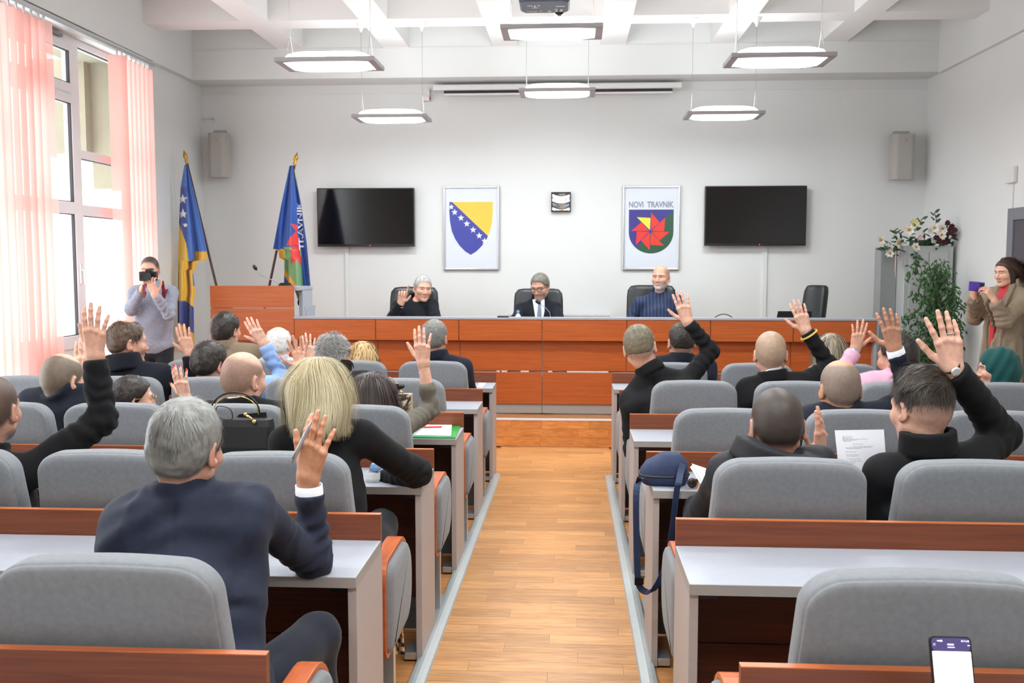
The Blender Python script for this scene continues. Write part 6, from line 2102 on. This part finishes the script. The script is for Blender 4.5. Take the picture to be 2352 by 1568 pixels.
def h_bob(cols, n=2600, vol=(.098, .112, .104), zend=-.118, L=.24, curl=0.0, K=10, width=.0035, zc=0.0, style='bob', zlo=-.14, **kw):
    def extra(P, d):
        e = d_ell(P, (0, -.020, zc), tuple(v - .008 for v in vol))
        e = smin(e, smax(d_ell(P, (0, -.024, -.05), (vol[0] - .010, vol[1] - .014, .20)), P[:, 2] - .02, .02), .03)
        return smin(d, e, .02)
    return dict(cols=cols, buzz=.9, style='short', shell=[dict(thick=.006, style=style, extra=extra, rough=.003, freq=70, aniso=np.array([1, 1, .25]), zlo=zlo, cut=0)],
                strands=[dict(n=n, length=(L * kw.pop('lmin', .75), L * 1.1), wave=kw.pop('wave', None), taper=kw.pop('taper', 0.0), lift=.3, sel=kw.pop('sel', None), flow=kw.pop('flow', 'crown'), part=kw.pop('part', .01), width=width, minm=.012, K=K, droop=.42, noise=kw.pop('noise', .16), endvar=kw.pop('endvar', .012), zg=kw.pop('zg', None), tip=kw.pop('tip', None), crown=(0, -.03, .118), push=((0, -.020, zc), vol), zend=zend, curl=curl, mask_style='short')], **kw)


# --- left block, nearest row: grey haired man in a navy suit, pen in the raised hand
P_ = ramp(1.9)
def suit_folds(P, d, r):
    q = P - r['NB'].astype(f32); a, b, c = q @ r['r'].astype(f32), q @ r['f'].astype(f32), q @ r['u'].astype(f32)
    back = smooth01(-b, -.02, .05).astype(f32)
    f = -.006 * np.exp(-((c + .055 - .35 * (a + .06)) / .020) ** 2) * np.exp(-((a + .07) / .075) ** 2)
    f = f + .006 * np.exp(-((c + .095 - .25 * (a + .06)) / .022) ** 2) * np.exp(-((a + .03) / .11) ** 2)
    f = f - .004 * np.exp(-((c + .12 + .3 * (a - .08)) / .022) ** 2) * np.exp(-((a - .10) / .09) ** 2)
    f = f + .005 * np.exp(-((a - .150 - .25 * (c + .2)) / .014) ** 2) * (c < -.02)
    f = f - .006 * np.exp(-((c + .30) / .012) ** 2) * np.exp(-((a - .10) / .08) ** 2) + .006 * np.exp(-((c + .33 - .1 * a) / .014) ** 2) * np.exp(-((a - .08) / .10) ** 2)
    return d + f * back


g1 = person('grey haired man in navy suit, pen in raised hand, nearest left row', (432, 916), 2.44, 172, yaw=-6, pitch=7, roll=3, skin=SK2,
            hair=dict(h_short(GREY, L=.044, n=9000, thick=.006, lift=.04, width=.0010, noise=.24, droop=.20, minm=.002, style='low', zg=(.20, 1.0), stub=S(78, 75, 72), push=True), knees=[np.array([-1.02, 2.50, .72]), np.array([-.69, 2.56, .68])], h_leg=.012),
            jacket=('suit_jacket', M['navysuit']), sh=((292, 1198, 2.42), (572, 1168, 2.44)), hip=(-.88, 2.20, P_ + .53), bw=1.14, bd=1.15, h_head=.0036, h_body=.0075, trousers=S(30, 33, 46),
            arms=[dict(side='R', el=(722, 1290, 2.69), wr=(708, 1096, 2.66), hd=(735, 950, 2.64), pn=(.15, 1, .1), over=-.046, h=.0022, hs=1.0, skin=S(206, 150, 118),
                       pose=dict(spread=(6, 1, 1, -8), curl=((20, 14, 6), (4, 8, 4), (6, 10, 4), (16, 16, 6)), thumb=(24, 4, -10), thumb_fwd=.2))], wr=1.5, extra=suit_folds)
white_cuff(g1, 'R', .024, rad=.040)
glasses(g1, M['black'], zoff=.004, off=(.020, -.012, .036), pit=26, lens=M['glass'], thick=.0014, temples=False)
a, b_ = at(671, 1062, 2.625), at(716, 965, 2.64)
t = thing('ballpoint_pen', 'silver ballpoint pen held in the raised hand of the grey haired man', 'pen', (a + b_) / 2)
d_ = norm(b_ - a)
MB().tube([a, a + d_ * .006, a + d_ * .010, a + d_ * .05, a + d_ * .06, b_ - d_ * .02, b_], [.0022, .0035, .0052, .0058, .0054, .0042, .0008], 12).build('barrel', M['silver'], t, smooth=True)
MB().tube([a + d_ * .012 + np.array([-.004, -.005, 0]), a + d_ * .045 + np.array([-.004, -.006, 0])], [.0016, .0014], 6).build('clip', M['silver'], t, smooth=True)

# --- second left row
person('man with dark beard in black sweater raising a hand, left picture edge', (-24, 862), 3.50, 126, yaw=6, skin=SK2, hair=h_buzz(S(52, 42, 36), .9), beard=(S(42, 34, 30), .85),
       jacket=('black_sweater', M['blackwool']), collar='crew', sh=((-140, 1085, 3.48), (72, 1082, 3.5)), h_body=.009, h_head=.004,
       arms=[dict(side='R', el=(236, 962, 3.62), wr=(219, 818, 3.62), hd=(213, 690, 3.60), h=.0026, hs=1.06, pose=dict(OPEN, spread=(8, 2, -4, -14), thumb=(30, 14, 0)))], sleeve=(.064, .056, .052, .046), wr=1.2)
bl = person('blonde woman in black top leaning on the third left desk', (735, 823), 3.56, s=.98, yaw=-8, pitch=10, roll=0, fem=1.0, skin=SK1,
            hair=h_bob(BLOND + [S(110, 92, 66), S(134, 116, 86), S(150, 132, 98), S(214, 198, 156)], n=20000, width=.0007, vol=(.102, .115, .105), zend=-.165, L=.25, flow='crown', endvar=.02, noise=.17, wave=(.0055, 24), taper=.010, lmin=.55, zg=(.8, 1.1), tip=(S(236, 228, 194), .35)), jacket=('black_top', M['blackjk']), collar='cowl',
            sh=((658, 1018, 3.58), (832, 1004, 3.60)), hip=(-.86, 3.40, ramp(3.4) + .53), h_body=.008,
            arms=[dict(side='R', el=(958, 1086, 3.87), wr=(872, 1106, 4.02), hd=(-.8, .25, -.1), pn=(0, 0, -1), h=.004, pose=RELAX)], sleeve=(.062, .056, .054, .044), wr=.8)
glasses(bl, M['black'], zoff=.004, off=(.034, .004, .052), pit=26, lens=M['lens'], thick=.003, lens_r=(.028, .022), name='sunglasses')

# --- third left row
person('balding man in dark jacket with hand raised before the blind, third left row', (150, 813), 4.68, 94, yaw=-14, pitch=16, skin=S(218, 172, 148), hair=h_buzz(S(84, 78, 64), .9, bald=((0, .12, 1), 46), fade=.010, style='low'), jaw=1.08,
       jacket=('dark_jacket', M['navyjk']), sh=((70, 925), (232, 912)), bw=1.1,
       arms=[dict(side='R', el=(238, 950, 4.95), wr=(196, 868, 4.95), hd=(187, 800, 4.95), pose=CLOSED)])
g5 = person('woman with dark pulled back hair and glasses, raised hand with red nails', (303, 864), 4.66, s=.94, yaw=-48, pitch=4, fem=1, skin=SK1,
            hair=dict(h_short(DARK, L=.05, n=1500, thick=.009, lift=.05, style='low', flow='back', width=.003, noise=.1), ),
            jacket=('dark_blouse', M['blackjk']), collar='crew', bw=.85,
            arms=[dict(side='R', el=(452, 1008, 4.80), wr=(427, 915, 4.88), hd=(402, 836, 4.88), pn=(.15, 1, 0), bare=.06, h=.0028, hs=.93, nails=True, pose=dict(OPEN, spread=(3, 0, -4, -14), thumb=(40, 18, 0)))], sleeve=(.050, .044, .040, .034))
glasses(g5, M['goldm'], lens=M['glass'], thick=.0014)
hnd = g5['hands']['R']
for (p, d, back) in hnd['info']['nails']:
    p, d, back = [np.array(q) for q in (p, d, back)]
    s_ = np.cross(d, back); mb = MB()
    W_ = lambda q: (q * hnd['hs']) @ hnd['R'].T + hnd['w']
    mb.rings([[W_(p + d * (.0085 * math.cos(g) + .003) + s_ * .0050 * math.sin(g) + back * z) for g in np.linspace(0, 2 * math.pi, 15)[:-1]] for z in (-.002, .0012)])
    mb.build('nail', M['nail'], g5['o'])
white_cuff(g5, 'R', .004, M['darkred'], rad=.030, name='bracelet', shift=.045)
person('bald man with beard, white collar and black jacket, third left row', (557, 808), 4.68, 100, yaw=-22, pitch=4, skin=S(214, 166, 142), hair=h_buzz(S(104, 82, 70), .7, bald=((0, .35, 1), 58), fade=.03), beard=(S(48, 36, 30), .9),
       jacket=('black_jacket', M['blackjk']), shirt=M['shirtw'], sh=((462, 955), (652, 955)), h_head=.0042, bw=1.05)
br = person('woman with long straight dark hair and grey sleeve, hand raised', (850, 858), 4.68, s=.95, yaw=-6, pitch=6, fem=1, skin=SK1,
            hair=h_bob([S(38, 30, 27), S(50, 40, 36), S(64, 46, 41)], n=9000, vol=(.079, .099, .094), zend=-.34, L=.44, K=12, width=.0010, style='long', zlo=-.34, wave=(.0006, 30), noise=.09, zg=(1.0, 1.1)), jacket=('grey_knit_top', M['olive']), collar='crew', bw=.9,
            sh=((797, 975), (918, 985)), arms=[dict(side='R', el=(988, 940, 4.86), wr=(973, 834, 4.85), hd=(966, 757, 4.83), bare=.10, h=.0028, hs=.98, pose=dict(CLOSED, spread=(3, 0, -2, -14), thumb=(34, 8, -6)))], sleeve=(.052, .046, .043, .041), wr=1.3)

# --- fourth left row
person('man with thinning brown hair in dark coat beside the photographer, hand raised', (290, 735), 5.85, 80, yaw=-42, pitch=4, skin=SK2, hair=h_short(BROWN, L=.022, n=900, thick=.004, bald=((0, .0, 1), 20), buzz=.8, width=.002),
       jacket=('dark_coat', M['navycoat']), collar='coat', sh=((212, 858), (372, 862)), bw=1.15, bd=1.15,
       arms=[dict(side='R', el=(452, 912, 6.0), wr=(436, 812, 6.0), hd=(410, 738, 6.0), pn=(0, 1, .1), h=.003, hs=1.05, pose=dict(WIDE, spread=(4, 1, -4, -12), thumb=(48, 18, 0)))], sleeve=(.066, .058, .054, .050))
person('man with thick dark hair in dark jacket, head left of the bald man', (481, 785), 5.85, 80, yaw=-18, pitch=6, skin=SK2, hair=h_short(DARK, L=.022, n=1500, thick=.008, lift=.6, noise=.5, width=.002), jacket=('dark_jacket', M['navyjk']))
person('person in light blue shirt raising a hand, hidden by the bald man', (560, 824), 5.88, 74, yaw=0, skin=SK1, hair=h_buzz(S(70, 60, 50), .8), jacket=('light_blue_shirt', M['lightblue']), collar='shirt', sh=((498, 908), (622, 890)),
       arms=[dict(side='R', el=(648, 866, 6.06), wr=(606, 788, 6.02), hd=(562, 722, 5.98), pn=(.1, 1, -.1), h=.003, hs=1.0, pose=dict(CLOSED, spread=(4, 0, -2, -6), thumb=(40, 4, -14)))], sleeve=(.056, .050, .048, .043), wr=1.5)
person('man with grey spiky hair in black jacket, hand raised beside the blonde woman', (764, 768), 5.85, 82, yaw=-14, pitch=3, skin=SK2, hair=h_short(SALT + [S(190, 190, 186)], L=.028, n=2200, thick=.005, lift=1.2, noise=.5, width=.0016, droop=.05),
       jacket=('black_jacket', M['blackjk']), sh=((695, 892), (838, 880)),
       arms=[dict(side='L', el=(704, 922, 6.05), wr=(693, 846, 6.05), hd=(678, 752, 6.05), pn=(.1, -1, 0), h=.003, hs=1.12, skin=S(214, 160, 134), pose=dict(WIDE, spread=(14, 4, -10, -24)))])

# --- fifth left row
person('man with dark curly hair in brown tweed jacket before the lectern', (516, 717), 7.0, 64, yaw=-14, skin=SK2, hair=h_short(DARK + [S(70, 68, 66)], L=.02, n=1200, thick=.009, lift=.8, noise=.8, width=.0026), jacket=('brown_jacket', M['brownjk']), sh=((455, 815), (582, 812)))
person('old man with white hair and balding crown, fingers raised, fifth left row', (640, 751), 7.0, 62, yaw=0, pitch=8, skin=S(228, 186, 162), hair=h_short([S(226, 224, 220), S(196, 194, 190)], L=.02, n=700, thick=.004, bald=((0, -.1, 1), 38), buzz=.8, width=.002),
       jacket=('pale_shirt', M['paleblue']), collar='shirt', sh=((582, 842), (700, 842)), arms=[dict(side='R', el=(722, 880, 7.15), wr=(715, 828, 7.2), hd=(706, 776, 7.2), h=.0034, pose=dict(OPEN, spread=(4, 0, -6, -14)))])
person('woman with golden curly hair, fifth left row', (833, 785), 7.0, s=1.0, yaw=0, pitch=6, fem=1, skin=SK1, hair=h_bob(GOLDB, n=1500, vol=(.104, .112, .104), zend=-.12, curl=.007, width=.004, L=.24), jacket=('dark_jacket', M['blackjk']), collar='crew', bw=.85)
person('man with short grey hair in navy suit before the front desk', (997, 734), 7.0, 64, yaw=-8, skin=SK2, hair=h_short(SALT, L=.014, n=1500, thick=.004, lift=.8, width=.0016), jacket=('navy_suit_jacket', M['navyjk']), sh=((952, 852), (1066, 846)), bw=1.1)

# --- right block
person('man in black jacket leaning into the aisle with hand raised', (1462, 745), 5.85, 82, yaw=-10, pitch=2, roll=-9, skin=SK1, hair=h_short([S(112, 102, 84), S(84, 76, 62), S(150, 142, 122)], L=.010, n=1800, thick=.002, lift=1.0, width=.0012, buzz=.8, fade=.06, cut=.035, minm=.03),
       jacket=('black_jacket', M['blackjk']), sh=((1446, 922, 5.83), (1572, 880, 5.85)), hip=(.60, 5.68, ramp(5.6) + .53), h_body=.009,
       arms=[dict(side='R', el=(1634, 806, 5.92), wr=(1580, 738, 5.88), hd=(1559, 672, 5.85), pn=(.1, 1, 0), h=.0028, hs=1.02, pose=dict(OPEN, spread=(4, 1, -3, -12), thumb=(46, 18, 0)))], wr=1.2)
person('man with short dark hair and navy suit behind the raised black sleeve', (1566, 741), 7.0, 68, yaw=4, skin=SK2, hair=h_short(DARK, L=.010, n=900, thick=.003, cut=.03, minm=.03, buzz=.75, fade=.06), shirt=M['shirtw'], jacket=('navy_suit_jacket', M['navyjk']), sh=((1502, 842), (1626, 842)))
g3 = person('man with shaved fair hair, black bomber jacket with gold cuff stripe', (1771, 760), 5.85, 84, yaw=-6, skin=SK1, hair=h_buzz(S(140, 126, 102), .72, fade=.05), shirt=M['shirtw'], jacket=('bomber_jacket', M['blackwool']), sh=((1716, 900), (1842, 880)), h_body=.009,
            arms=[dict(side='R', el=(1908, 842, 5.96), wr=(1851, 758, 5.95), hd=(1828, 688, 5.93), pn=(.1, 1, 0), h=.0028, hs=1.02, pose=dict(OPEN, spread=(5, 1, -3, -8), thumb=(46, 18, 0)))], wr=1.2)
white_cuff(g3, 'R', -.010, M['goldthread'], rad=.0555, name='gold_stripe', shift=-.006)
person('woman with fair grey hair partly hidden behind the raised black sleeve', (1908, 767), 7.0, s=.96, yaw=10, fem=1, skin=SK1, hair=h_bob([S(150, 138, 116), S(118, 106, 88), S(186, 174, 150)], n=1300, vol=(.092, .106, .100), zend=-.11, width=.004), jacket=('patterned_blouse', M['paleblue']), collar='crew', bw=.85)
g5r = person('bearded man in pink shirt raising a hand with a bracelet', (2064, 768), 5.85, 80, yaw=38, pitch=4, skin=SK2, hair=h_short(DARK, L=.016, n=1300, thick=.005, width=.002), beard=(S(54, 44, 38), .8), jacket=('pink_shirt', M['pink']), collar='shirt', sh=((1998, 882), (2108, 880)),
             arms=[dict(side='L', el=(1926, 868, 5.92), wr=(1964, 802, 5.95), hd=(1979, 738, 5.95), pn=(-.1, 1, 0), h=.0028, hs=.96, pose=dict(OPEN, spread=(9, 2, -6, -14), thumb=(46, 8, -10)))], sleeve=(.056, .050, .048, .043))
white_cuff(g5r, 'L', .004, M['alu'], rad=.031, name='bracelet', shift=.012)
g7 = person('balding tanned man in navy suit with white cuff on the raised arm', (1931, 827), 4.68, 100, yaw=3, pitch=3, skin=S(206, 148, 114), hair=h_buzz(S(112, 106, 98), .85, bald=((0, -.1, 1), 34), fade=.014), jacket=('navy_suit_jacket', M['navyjk']), sh=((1862, 968), (2006, 955)), h_head=.0042,
            arms=[dict(side='R', el=(2088, 908, 4.76), wr=(2055, 800, 4.72), hd=(2039, 716, 4.70), over=-.03, pn=(0, 1, 0), h=.0026, hs=1.04, skin=S(190, 138, 110), pose=dict(OPEN, spread=(10, 1, -5, -9), thumb=(46, 18, 0)))], wr=1.1)
white_cuff(g7, 'R', .026, rad=.042)
person('man with cropped dark hair in charcoal hooded jacket, second right row', (1786, 890), 3.50, 130, yaw=0, pitch=3, skin=SK2, hair=h_buzz(S(52, 47, 42), .97, fade=.025), jacket=('hooded_jacket', M['charcoal']), collar='hood', sh=((1668, 1090, 3.48), (1876, 1070, 3.48)), h_head=.0038, h_body=.008, bw=1.12,
       arms=[dict(side='L', el=(1606, 1205, 3.66), wr=(1599, 1158, 3.86), hd=(1612, 1098, 3.94), pn=(1, .2, -.2), h=.003, pose=GRIPL),
             dict(side='R', el=(1902, 1130, 3.66), wr=(1880, 1050, 3.70), hd=(1889, 958, 3.70), pn=(-.78, .62, 0), h=.0024, hs=1.0, pose=dict(CLOSED, spread=(3, 0, -1, -3), curl=((4, 6, 4), (6, 8, 4), (10, 10, 6), (14, 14, 8)), thumb=(34, 0, -16)))], wr=1.0, sleeve=(.066, .060, .056, .048))
g9 = person('man with swept dark hair in black jacket, watch on raised arm', (2120, 850), 3.50, 128, yaw=17, pitch=7, roll=2, skin=SK1,
            hair=dict(cols=DARK + [S(64, 58, 52)], stub=S(56, 48, 42), buzz=.8, style='short', fade=.085, shell=[],
                      strands=[dict(n=8000, length=(.010, .034), lift=.06, flow='crown', width=.0009, minm=.022, noise=.22, K=5, droop=.10, push=((0, -.010, .038), (.082, .103, .094)), zg=(.75, 1.1)),
                               dict(n=3600, length=.062, lift=.22, flow='sweep', width=.0010, minm=.075, noise=.26, K=6, droop=.22, push=((0, -.006, .040), (.085, .106, .099)), sel=lambda p: p[:, 2] > .06, zg=(.8, 1.15))]),
            jacket=('black_jacket', M['blackjk']), collar='high', sh=((2028, 1092, 3.48), (2236, 1062, 3.48)), h_head=.0038, h_body=.008, bw=1.12,
            arms=[dict(side='R', el=(2302, 1000, 3.60), wr=(2188, 846, 3.45), hd=(2166, 712, 3.42), pn=(.1, 1, 0), h=.0024, hs=1.1, pose=dict(OPEN, spread=(14, 2, -2, -5), curl=((4, 8, 5), (2, 6, 4), (6, 8, 5), (18, 16, 8)), thumb=(34, 6, -6))),
                  dict(side='L', el=(1990, 1235, 3.64), wr=(2012, 1185, 3.72), hd=(.05, .02, 1), pn=(.1, 1, 0), h=.004, pose=GRIPL)], sleeve=(.068, .060, .056, .050), wr=1.0)
wristwatch(g9, 'R', M['leather'], M['white'], pos=.006)
hnd = g9['hands']['R']; fpts = hnd['info']['fingers'][2][0]; fr_ = hnd['info']['fingers'][2][1][0]
c_ = fpts[0] + (fpts[1] - fpts[0]) * .55; ax_ = norm(fpts[1] - fpts[0]); e1_ = norm(np.cross(ax_, [0, 1, 0])); e2_ = np.cross(ax_, e1_)
MB().tube([((c_ + (e1_ * math.cos(g) + e2_ * math.sin(g)) * (fr_ + .0008)) * hnd['hs']) @ hnd['R'].T + hnd['w'] for g in np.linspace(0, 2 * math.pi, 17)], .0016, 6, cap=False).build('ring', M['alu'], g9['o'], smooth=True)

# woman in a green headscarf
gh = person('woman in dark teal headscarf seen from the side, fourth right row', (2292, 800), 5.85, s=.98, yaw=72, pitch=6, fem=1, skin=SK1, hair=h_buzz(S(40, 34, 30), .3), jacket=('dark_coat', M['blackjk']), collar='crew', bw=.9)


def scarf_fn(W):
    P = ((W - gh['hc']) @ gh['R'] / gh['s']).astype(f32)
    d = smin(d_ell(P, (0, -.020, .030), (.092, .112, .100)), d_ell(P, (0, -.030, -.05), (.088, .098, .10)), .04)
    d = smin(d, d_ell(P, (0, -.005, -.175), (.125, .115, .09)), .05)
    d = d + .0028 * wobble(P, 4, 36, 5, np.array([.5, .9, 1.2])) + .003 * np.sin(P[:, 2] * 60 + P[:, 1] * 95)
    face = d_ell(P, (0, .118, -.018), (.056, .085, .080))
    return smax(d, -face, .006)


V, F = nets(scarf_fn, gh['hc'] - np.array([.2, .2, .30]), gh['hc'] + np.array([.2, .2, .17]), .0065)
np_mesh('headscarf', V, F, M['teal'], gh['o'])

# --- behind the front desk
d1 = person('grey haired man in black vest lifting a finger behind the front desk', (973, 633), 10.14, s=1.12, yaw=204, pitch=6, roll=-4, tyaw=180, skin=S(220, 172, 148), hair=h_short([S(186, 186, 182), S(140, 138, 134)], L=.018, n=1200, thick=.004, lift=.6, width=.002, stub=S(150, 148, 144)),
            jacket=('black_vest', M['navycoat']), collar='coat', sh=((914, 706, 10.14), (993, 702, 10.14)), floor_z=ZS, h_head=.0042,
            arms=[dict(side='R', el=(897, 736, 9.92), wr=(921, 694, 9.80), hd=(930, 652, 9.76), pn=(.2, -1, 0), h=.0028, hs=1.1, pose=dict(spread=(4, 2, -2, -8), curl=((4, 6, 4), (62, 50, 30), (58, 54, 30), (50, 50, 30)), thumb=(40, 20, -20), thumb_fwd=.8)),
                  dict(side='L', el=(1004, 742, 9.95), wr=(985, 752, 9.75), hd=(-.7, -.7, 0), pn=(0, 0, -1), h=.004, pose=RELAX)], sleeve=(.062, .054, .050, .044))
eyes(d1, (-.1, -.05))
patch(d1, 'zip_edge', M['silver'], .014, lambda a, b, c: np.minimum(.004 - np.abs(a - .035), np.minimum(b, .02 - np.abs(c + .19))), lo=d1['NB'] - .35, hi=d1['NB'] + .2)
d2 = person('man with glasses and grey beard in dark suit and tie behind the desk', (1237, 629), 10.14, s=1.12, yaw=160, pitch=20, roll=2, tyaw=180, skin=S(210, 160, 136), hair=h_short([S(120, 116, 108), S(86, 82, 76), S(150, 148, 142)], L=.016, n=1200, thick=.007, lift=.6, width=.002), beard=(S(118, 108, 100), .75),
            jacket=('suit_jacket', M['navycoat']), collar='suit', sh=((1196, 712, 10.14), (1276, 708, 10.14)), floor_z=ZS, h_head=.0042,
            arms=[dict(side='R', el=(1178, 742, 9.85), wr=(1164, 742, 9.62), hd=(-.3, -1, -.05), pn=(0, 0, -1), h=.004, pose=RELAX), dict(side='L', el=(1290, 745, 9.9), wr=(1282, 750, 9.66), hd=(-.5, -.9, 0), pn=(0, 0, -1), h=.004, pose=RELAX)])
eyes(d2, (0, -.5)); glasses(d2, M['black'], lens=M['glass'], thick=.0022)
patch(d2, 'shirt_front', M['shirtw'], .006, lambda a, b, c: np.minimum(np.minimum(.012 + .062 * np.clip((c + .34) / .34, 0, 1) - np.abs(a), b), np.minimum(c + .34, .005 - c)), lo=d2['NB'] - .4, hi=d2['NB'] + .05)
patch(d2, 'tie', M['tie'], .012, lambda a, b, c: np.minimum(np.minimum(.014 + .016 * np.clip(-c / .25, 0, 1) - np.abs(a), b), np.minimum(c + .33, -.01 - c)), lo=d2['NB'] - .4, hi=d2['NB'] + .15)
d3 = person('man with grey beard in navy striped shirt behind the front desk', (1519, 609), 10.14, s=1.10, yaw=158, pitch=-2, tyaw=176, skin=S(214, 162, 138), hair=h_buzz(S(112, 98, 84), .6, bald=((0, .5, 1), 34), fade=.06), beard=(S(186, 180, 174), .85),
            jacket=('striped_shirt', M['stripe']), collar='shirt', wr=.6, sh=((1468, 696, 10.15), (1556, 690, 10.14)), floor_z=ZS, h_head=.0042,
            arms=[dict(side='R', el=(1446, 738, 10.15), wr=(1460, 752, 9.72), hd=(.5, -.8, 0), pn=(0, 0, -1), h=.004, pose=RELAX), dict(side='L', el=(1578, 742, 9.95), wr=(1556, 752, 9.70), hd=(-.5, -.8, 0), pn=(0, 0, -1), h=.004, pose=RELAX)], sleeve=(.060, .054, .050, .044))
eyes(d3, (0, 0))

# --- photographer at the window
ph = person('photographer in heather grey sweater aiming a camera beside the left flag', (343, 589), 8.72, s=1.02, yaw=190, pitch=7, tyaw=186, skin=SK1, hair=h_buzz(S(52, 44, 38), .95), jacket=('grey_sweater', M['heather']), collar='crew',
            sh=((309, 674, 8.74), (394, 672, 8.72)), hip=(at(356, 800, 8.76)[0], 8.78, .93), legs='stand', floor_z=0.0, trousers=S(36, 38, 44), h_head=.0042, h_body=.009,
            arms=[dict(side='R', el=(301, 712, 8.58), wr=(326, 664, 8.47), hd=(336, 636, 8.44), pn=(.8, .2, 0), h=.003, pose=GRIP), dict(side='L', el=(389, 722, 8.55), wr=(356, 676, 8.42), hd=(346, 650, 8.40), pn=(-.2, .4, .8), h=.003, pose=GRIPL)], sleeve=(.060, .052, .049, .042), wr=1.1)
Cc = np.array(at(343, 634, 8.48)); d_ = norm([.10, -1, -.02]); e_ = np.cross(d_, [0, 0, 1.0]); e_ = norm(e_); u_ = np.cross(e_, d_)
t = thing('camera', 'black single lens reflex camera held to the eye of the photographer', 'camera', Cc)
mb = MB().obox(Cc - e_ * .0, e_ * .066, d_ * .034, u_ * .042).obox(Cc - u_ * .0 - e_ * .055 * (1 if e_[0] > 0 else -1) + d_ * .02, e_ * .018, d_ * .040, u_ * .042)
mb.build('camera_body', M['black'], t, bevel=.008)
MB().obox(Cc + u_ * .050, e_ * .028, d_ * .034, u_ * .016).build('viewfinder_hump', M['black'], t, bevel=.01)
MB().tube([Cc + d_ * .03, Cc + d_ * .05, Cc + d_ * .10, Cc + d_ * .105, Cc + d_ * .14], [.034, .037, .037, .041, .041], 24).build('lens_barrel', M['black'], t, smooth=False)
MB().tube([Cc + d_ * .1401, Cc + d_ * .1408], [.035, .035], 24).build('front_glass', M['screen'], t)
MB().tube([Cc + d_ * .085, Cc + d_ * .092], [.0378, .0378], 24).build('lens_ring', M['silver'], t)
pts = [at(372, 645, 8.5), at(376, 668, 8.5), at(374, 690, 8.52), at(380, 672, 8.62), at(384, 660, 8.68)]
band(pts, .03, .0015, (1, 0, 0)).build('neck_strap', M['darkred'], t)
pts = [at(330, 652, 8.42), at(331, 668, 8.42), at(330, 684, 8.42), at(334, 670, 8.44)]
band(pts, .024, .0015, (1, 0, 0)).build('hand_strap', M['darkred'], t)

# --- woman filming at the door
wo = person('woman in long beige coat filming with a phone at the right door', (2312, 593), 8.206, s=.955, yaw=112, pitch=8, tyaw=118, fem=1, skin=S(224, 176, 152), hair=h_bob([S(62, 42, 34), S(46, 32, 26), S(84, 58, 46)], n=3000, vol=(.088, .103, .096), zend=-.105, L=.19, width=.002, flow='back', taper=.02, sel=lambda p: (p[:, 1] < .035) | (p[:, 2] > .10)),
            jacket=('long_coat', M['beigecoat']), collar='coat', hip=(at(2306, 790, 8.206)[0], 8.225, .91), legs='stand', floor_z=0.0, trousers=S(58, 76, 106), h_head=.0042, h_body=.009, bw=.95, lips=S(176, 84, 80),
            arms=[dict(side='R', el=(2238, 728, 8.301), wr=(2236, 682, 8.111), hd=(2233, 655, 8.054), pn=(.6, .2, .2), h=.003, pose=GRIP), dict(side='L', el=(2306, 738, 7.978), wr=(2284, 690, 7.940), hd=(2266, 662, 7.959), pn=(-.5, .6, 0), h=.003, pose=GRIPL)], sleeve=(.062, .060, .056, .052), wr=1.2,
            extra=lambda P, d, r: smin(d, smax(np.minimum(d_cone(P, r['H'] + r['u'] * .1, r['H'] - r['u'] * .52 + np.array([0, 0, 0]), .155, .20), d_cone(P, r['H'], r['H'] - r['u'] * .5, .15, .19)) + .010 * np.sin(12 * np.arctan2(((P - r['H'].astype(f32)) @ r['r'].astype(f32)), ((P - r['H'].astype(f32)) @ r['f'].astype(f32)))), -(P[:, 2] - .40), .01), .03))
eyes(wo, (.1, -.2))
patch(wo, 'red_blouse', M['redshirt'], .020, lambda a, b, c: np.minimum(np.minimum(.040 - .02 * np.clip(-c / .4, 0, 1) - np.abs(a + .004), b - .02), np.minimum(c + .50, .02 - c)), lo=wo['NB'] - .62, hi=wo['NB'] + .15)
patch(wo, 'jeans_front', cloth('blue_denim', S(58, 76, 106), .85), .012, lambda a, b, c: np.minimum(np.minimum(.028 - np.abs(a + .004), b - .02), np.minimum(c + 1.0, -.505 - c)), fn=wo['g'], lo=wo['NB'] - 1.05, hi=wo['NB'] + .15, h=.009)
for sg in (-1, 1):
    def lap(P, sg=sg):
        r = wo; q = P - r['NB'].astype(f32); a, b, c = q @ r['r'].astype(f32), q @ r['f'].astype(f32), q @ r['u'].astype(f32)
        x0 = sg * (.062 + .006 * np.sin(c * 16 + sg)) - .004
        return smax(smax(np.abs(a - x0) - .026, r['g'](P) - .022 - .006 * np.sin(a * 130), .008), np.maximum(np.maximum(c - .03, -.95 - c), -b + .01), .01)
    V, F = nets(lap, wo['NB'] - np.array([.45, .45, 1.0]), wo['NB'] + np.array([.45, .45, .08]), .0095)
    np_mesh('lapel', V, F, M['beigecoat'], wo['o'])
A = np.array(at(2243, 658, 8.035))
t = thing('smartphone', 'purple smartphone held up sideways by the woman at the door', 'phone', A)
e_ = norm([.80, .30, -.07]); u_ = norm(np.array([.04, 0, 1])); n_ = np.cross(e_, u_)
MB().obox(A, e_ * .076, n_ * .005, u_ * .038).build('phone_case', M['purple'], t, bevel=.004)
MB().obox(A + e_ * .048 + u_ * .014 - n_ * .0 + np.array([0, -.004, 0]), e_ * .022, n_ * .005, u_ * .015).build('camera_block', M['black'], t, bevel=.003)
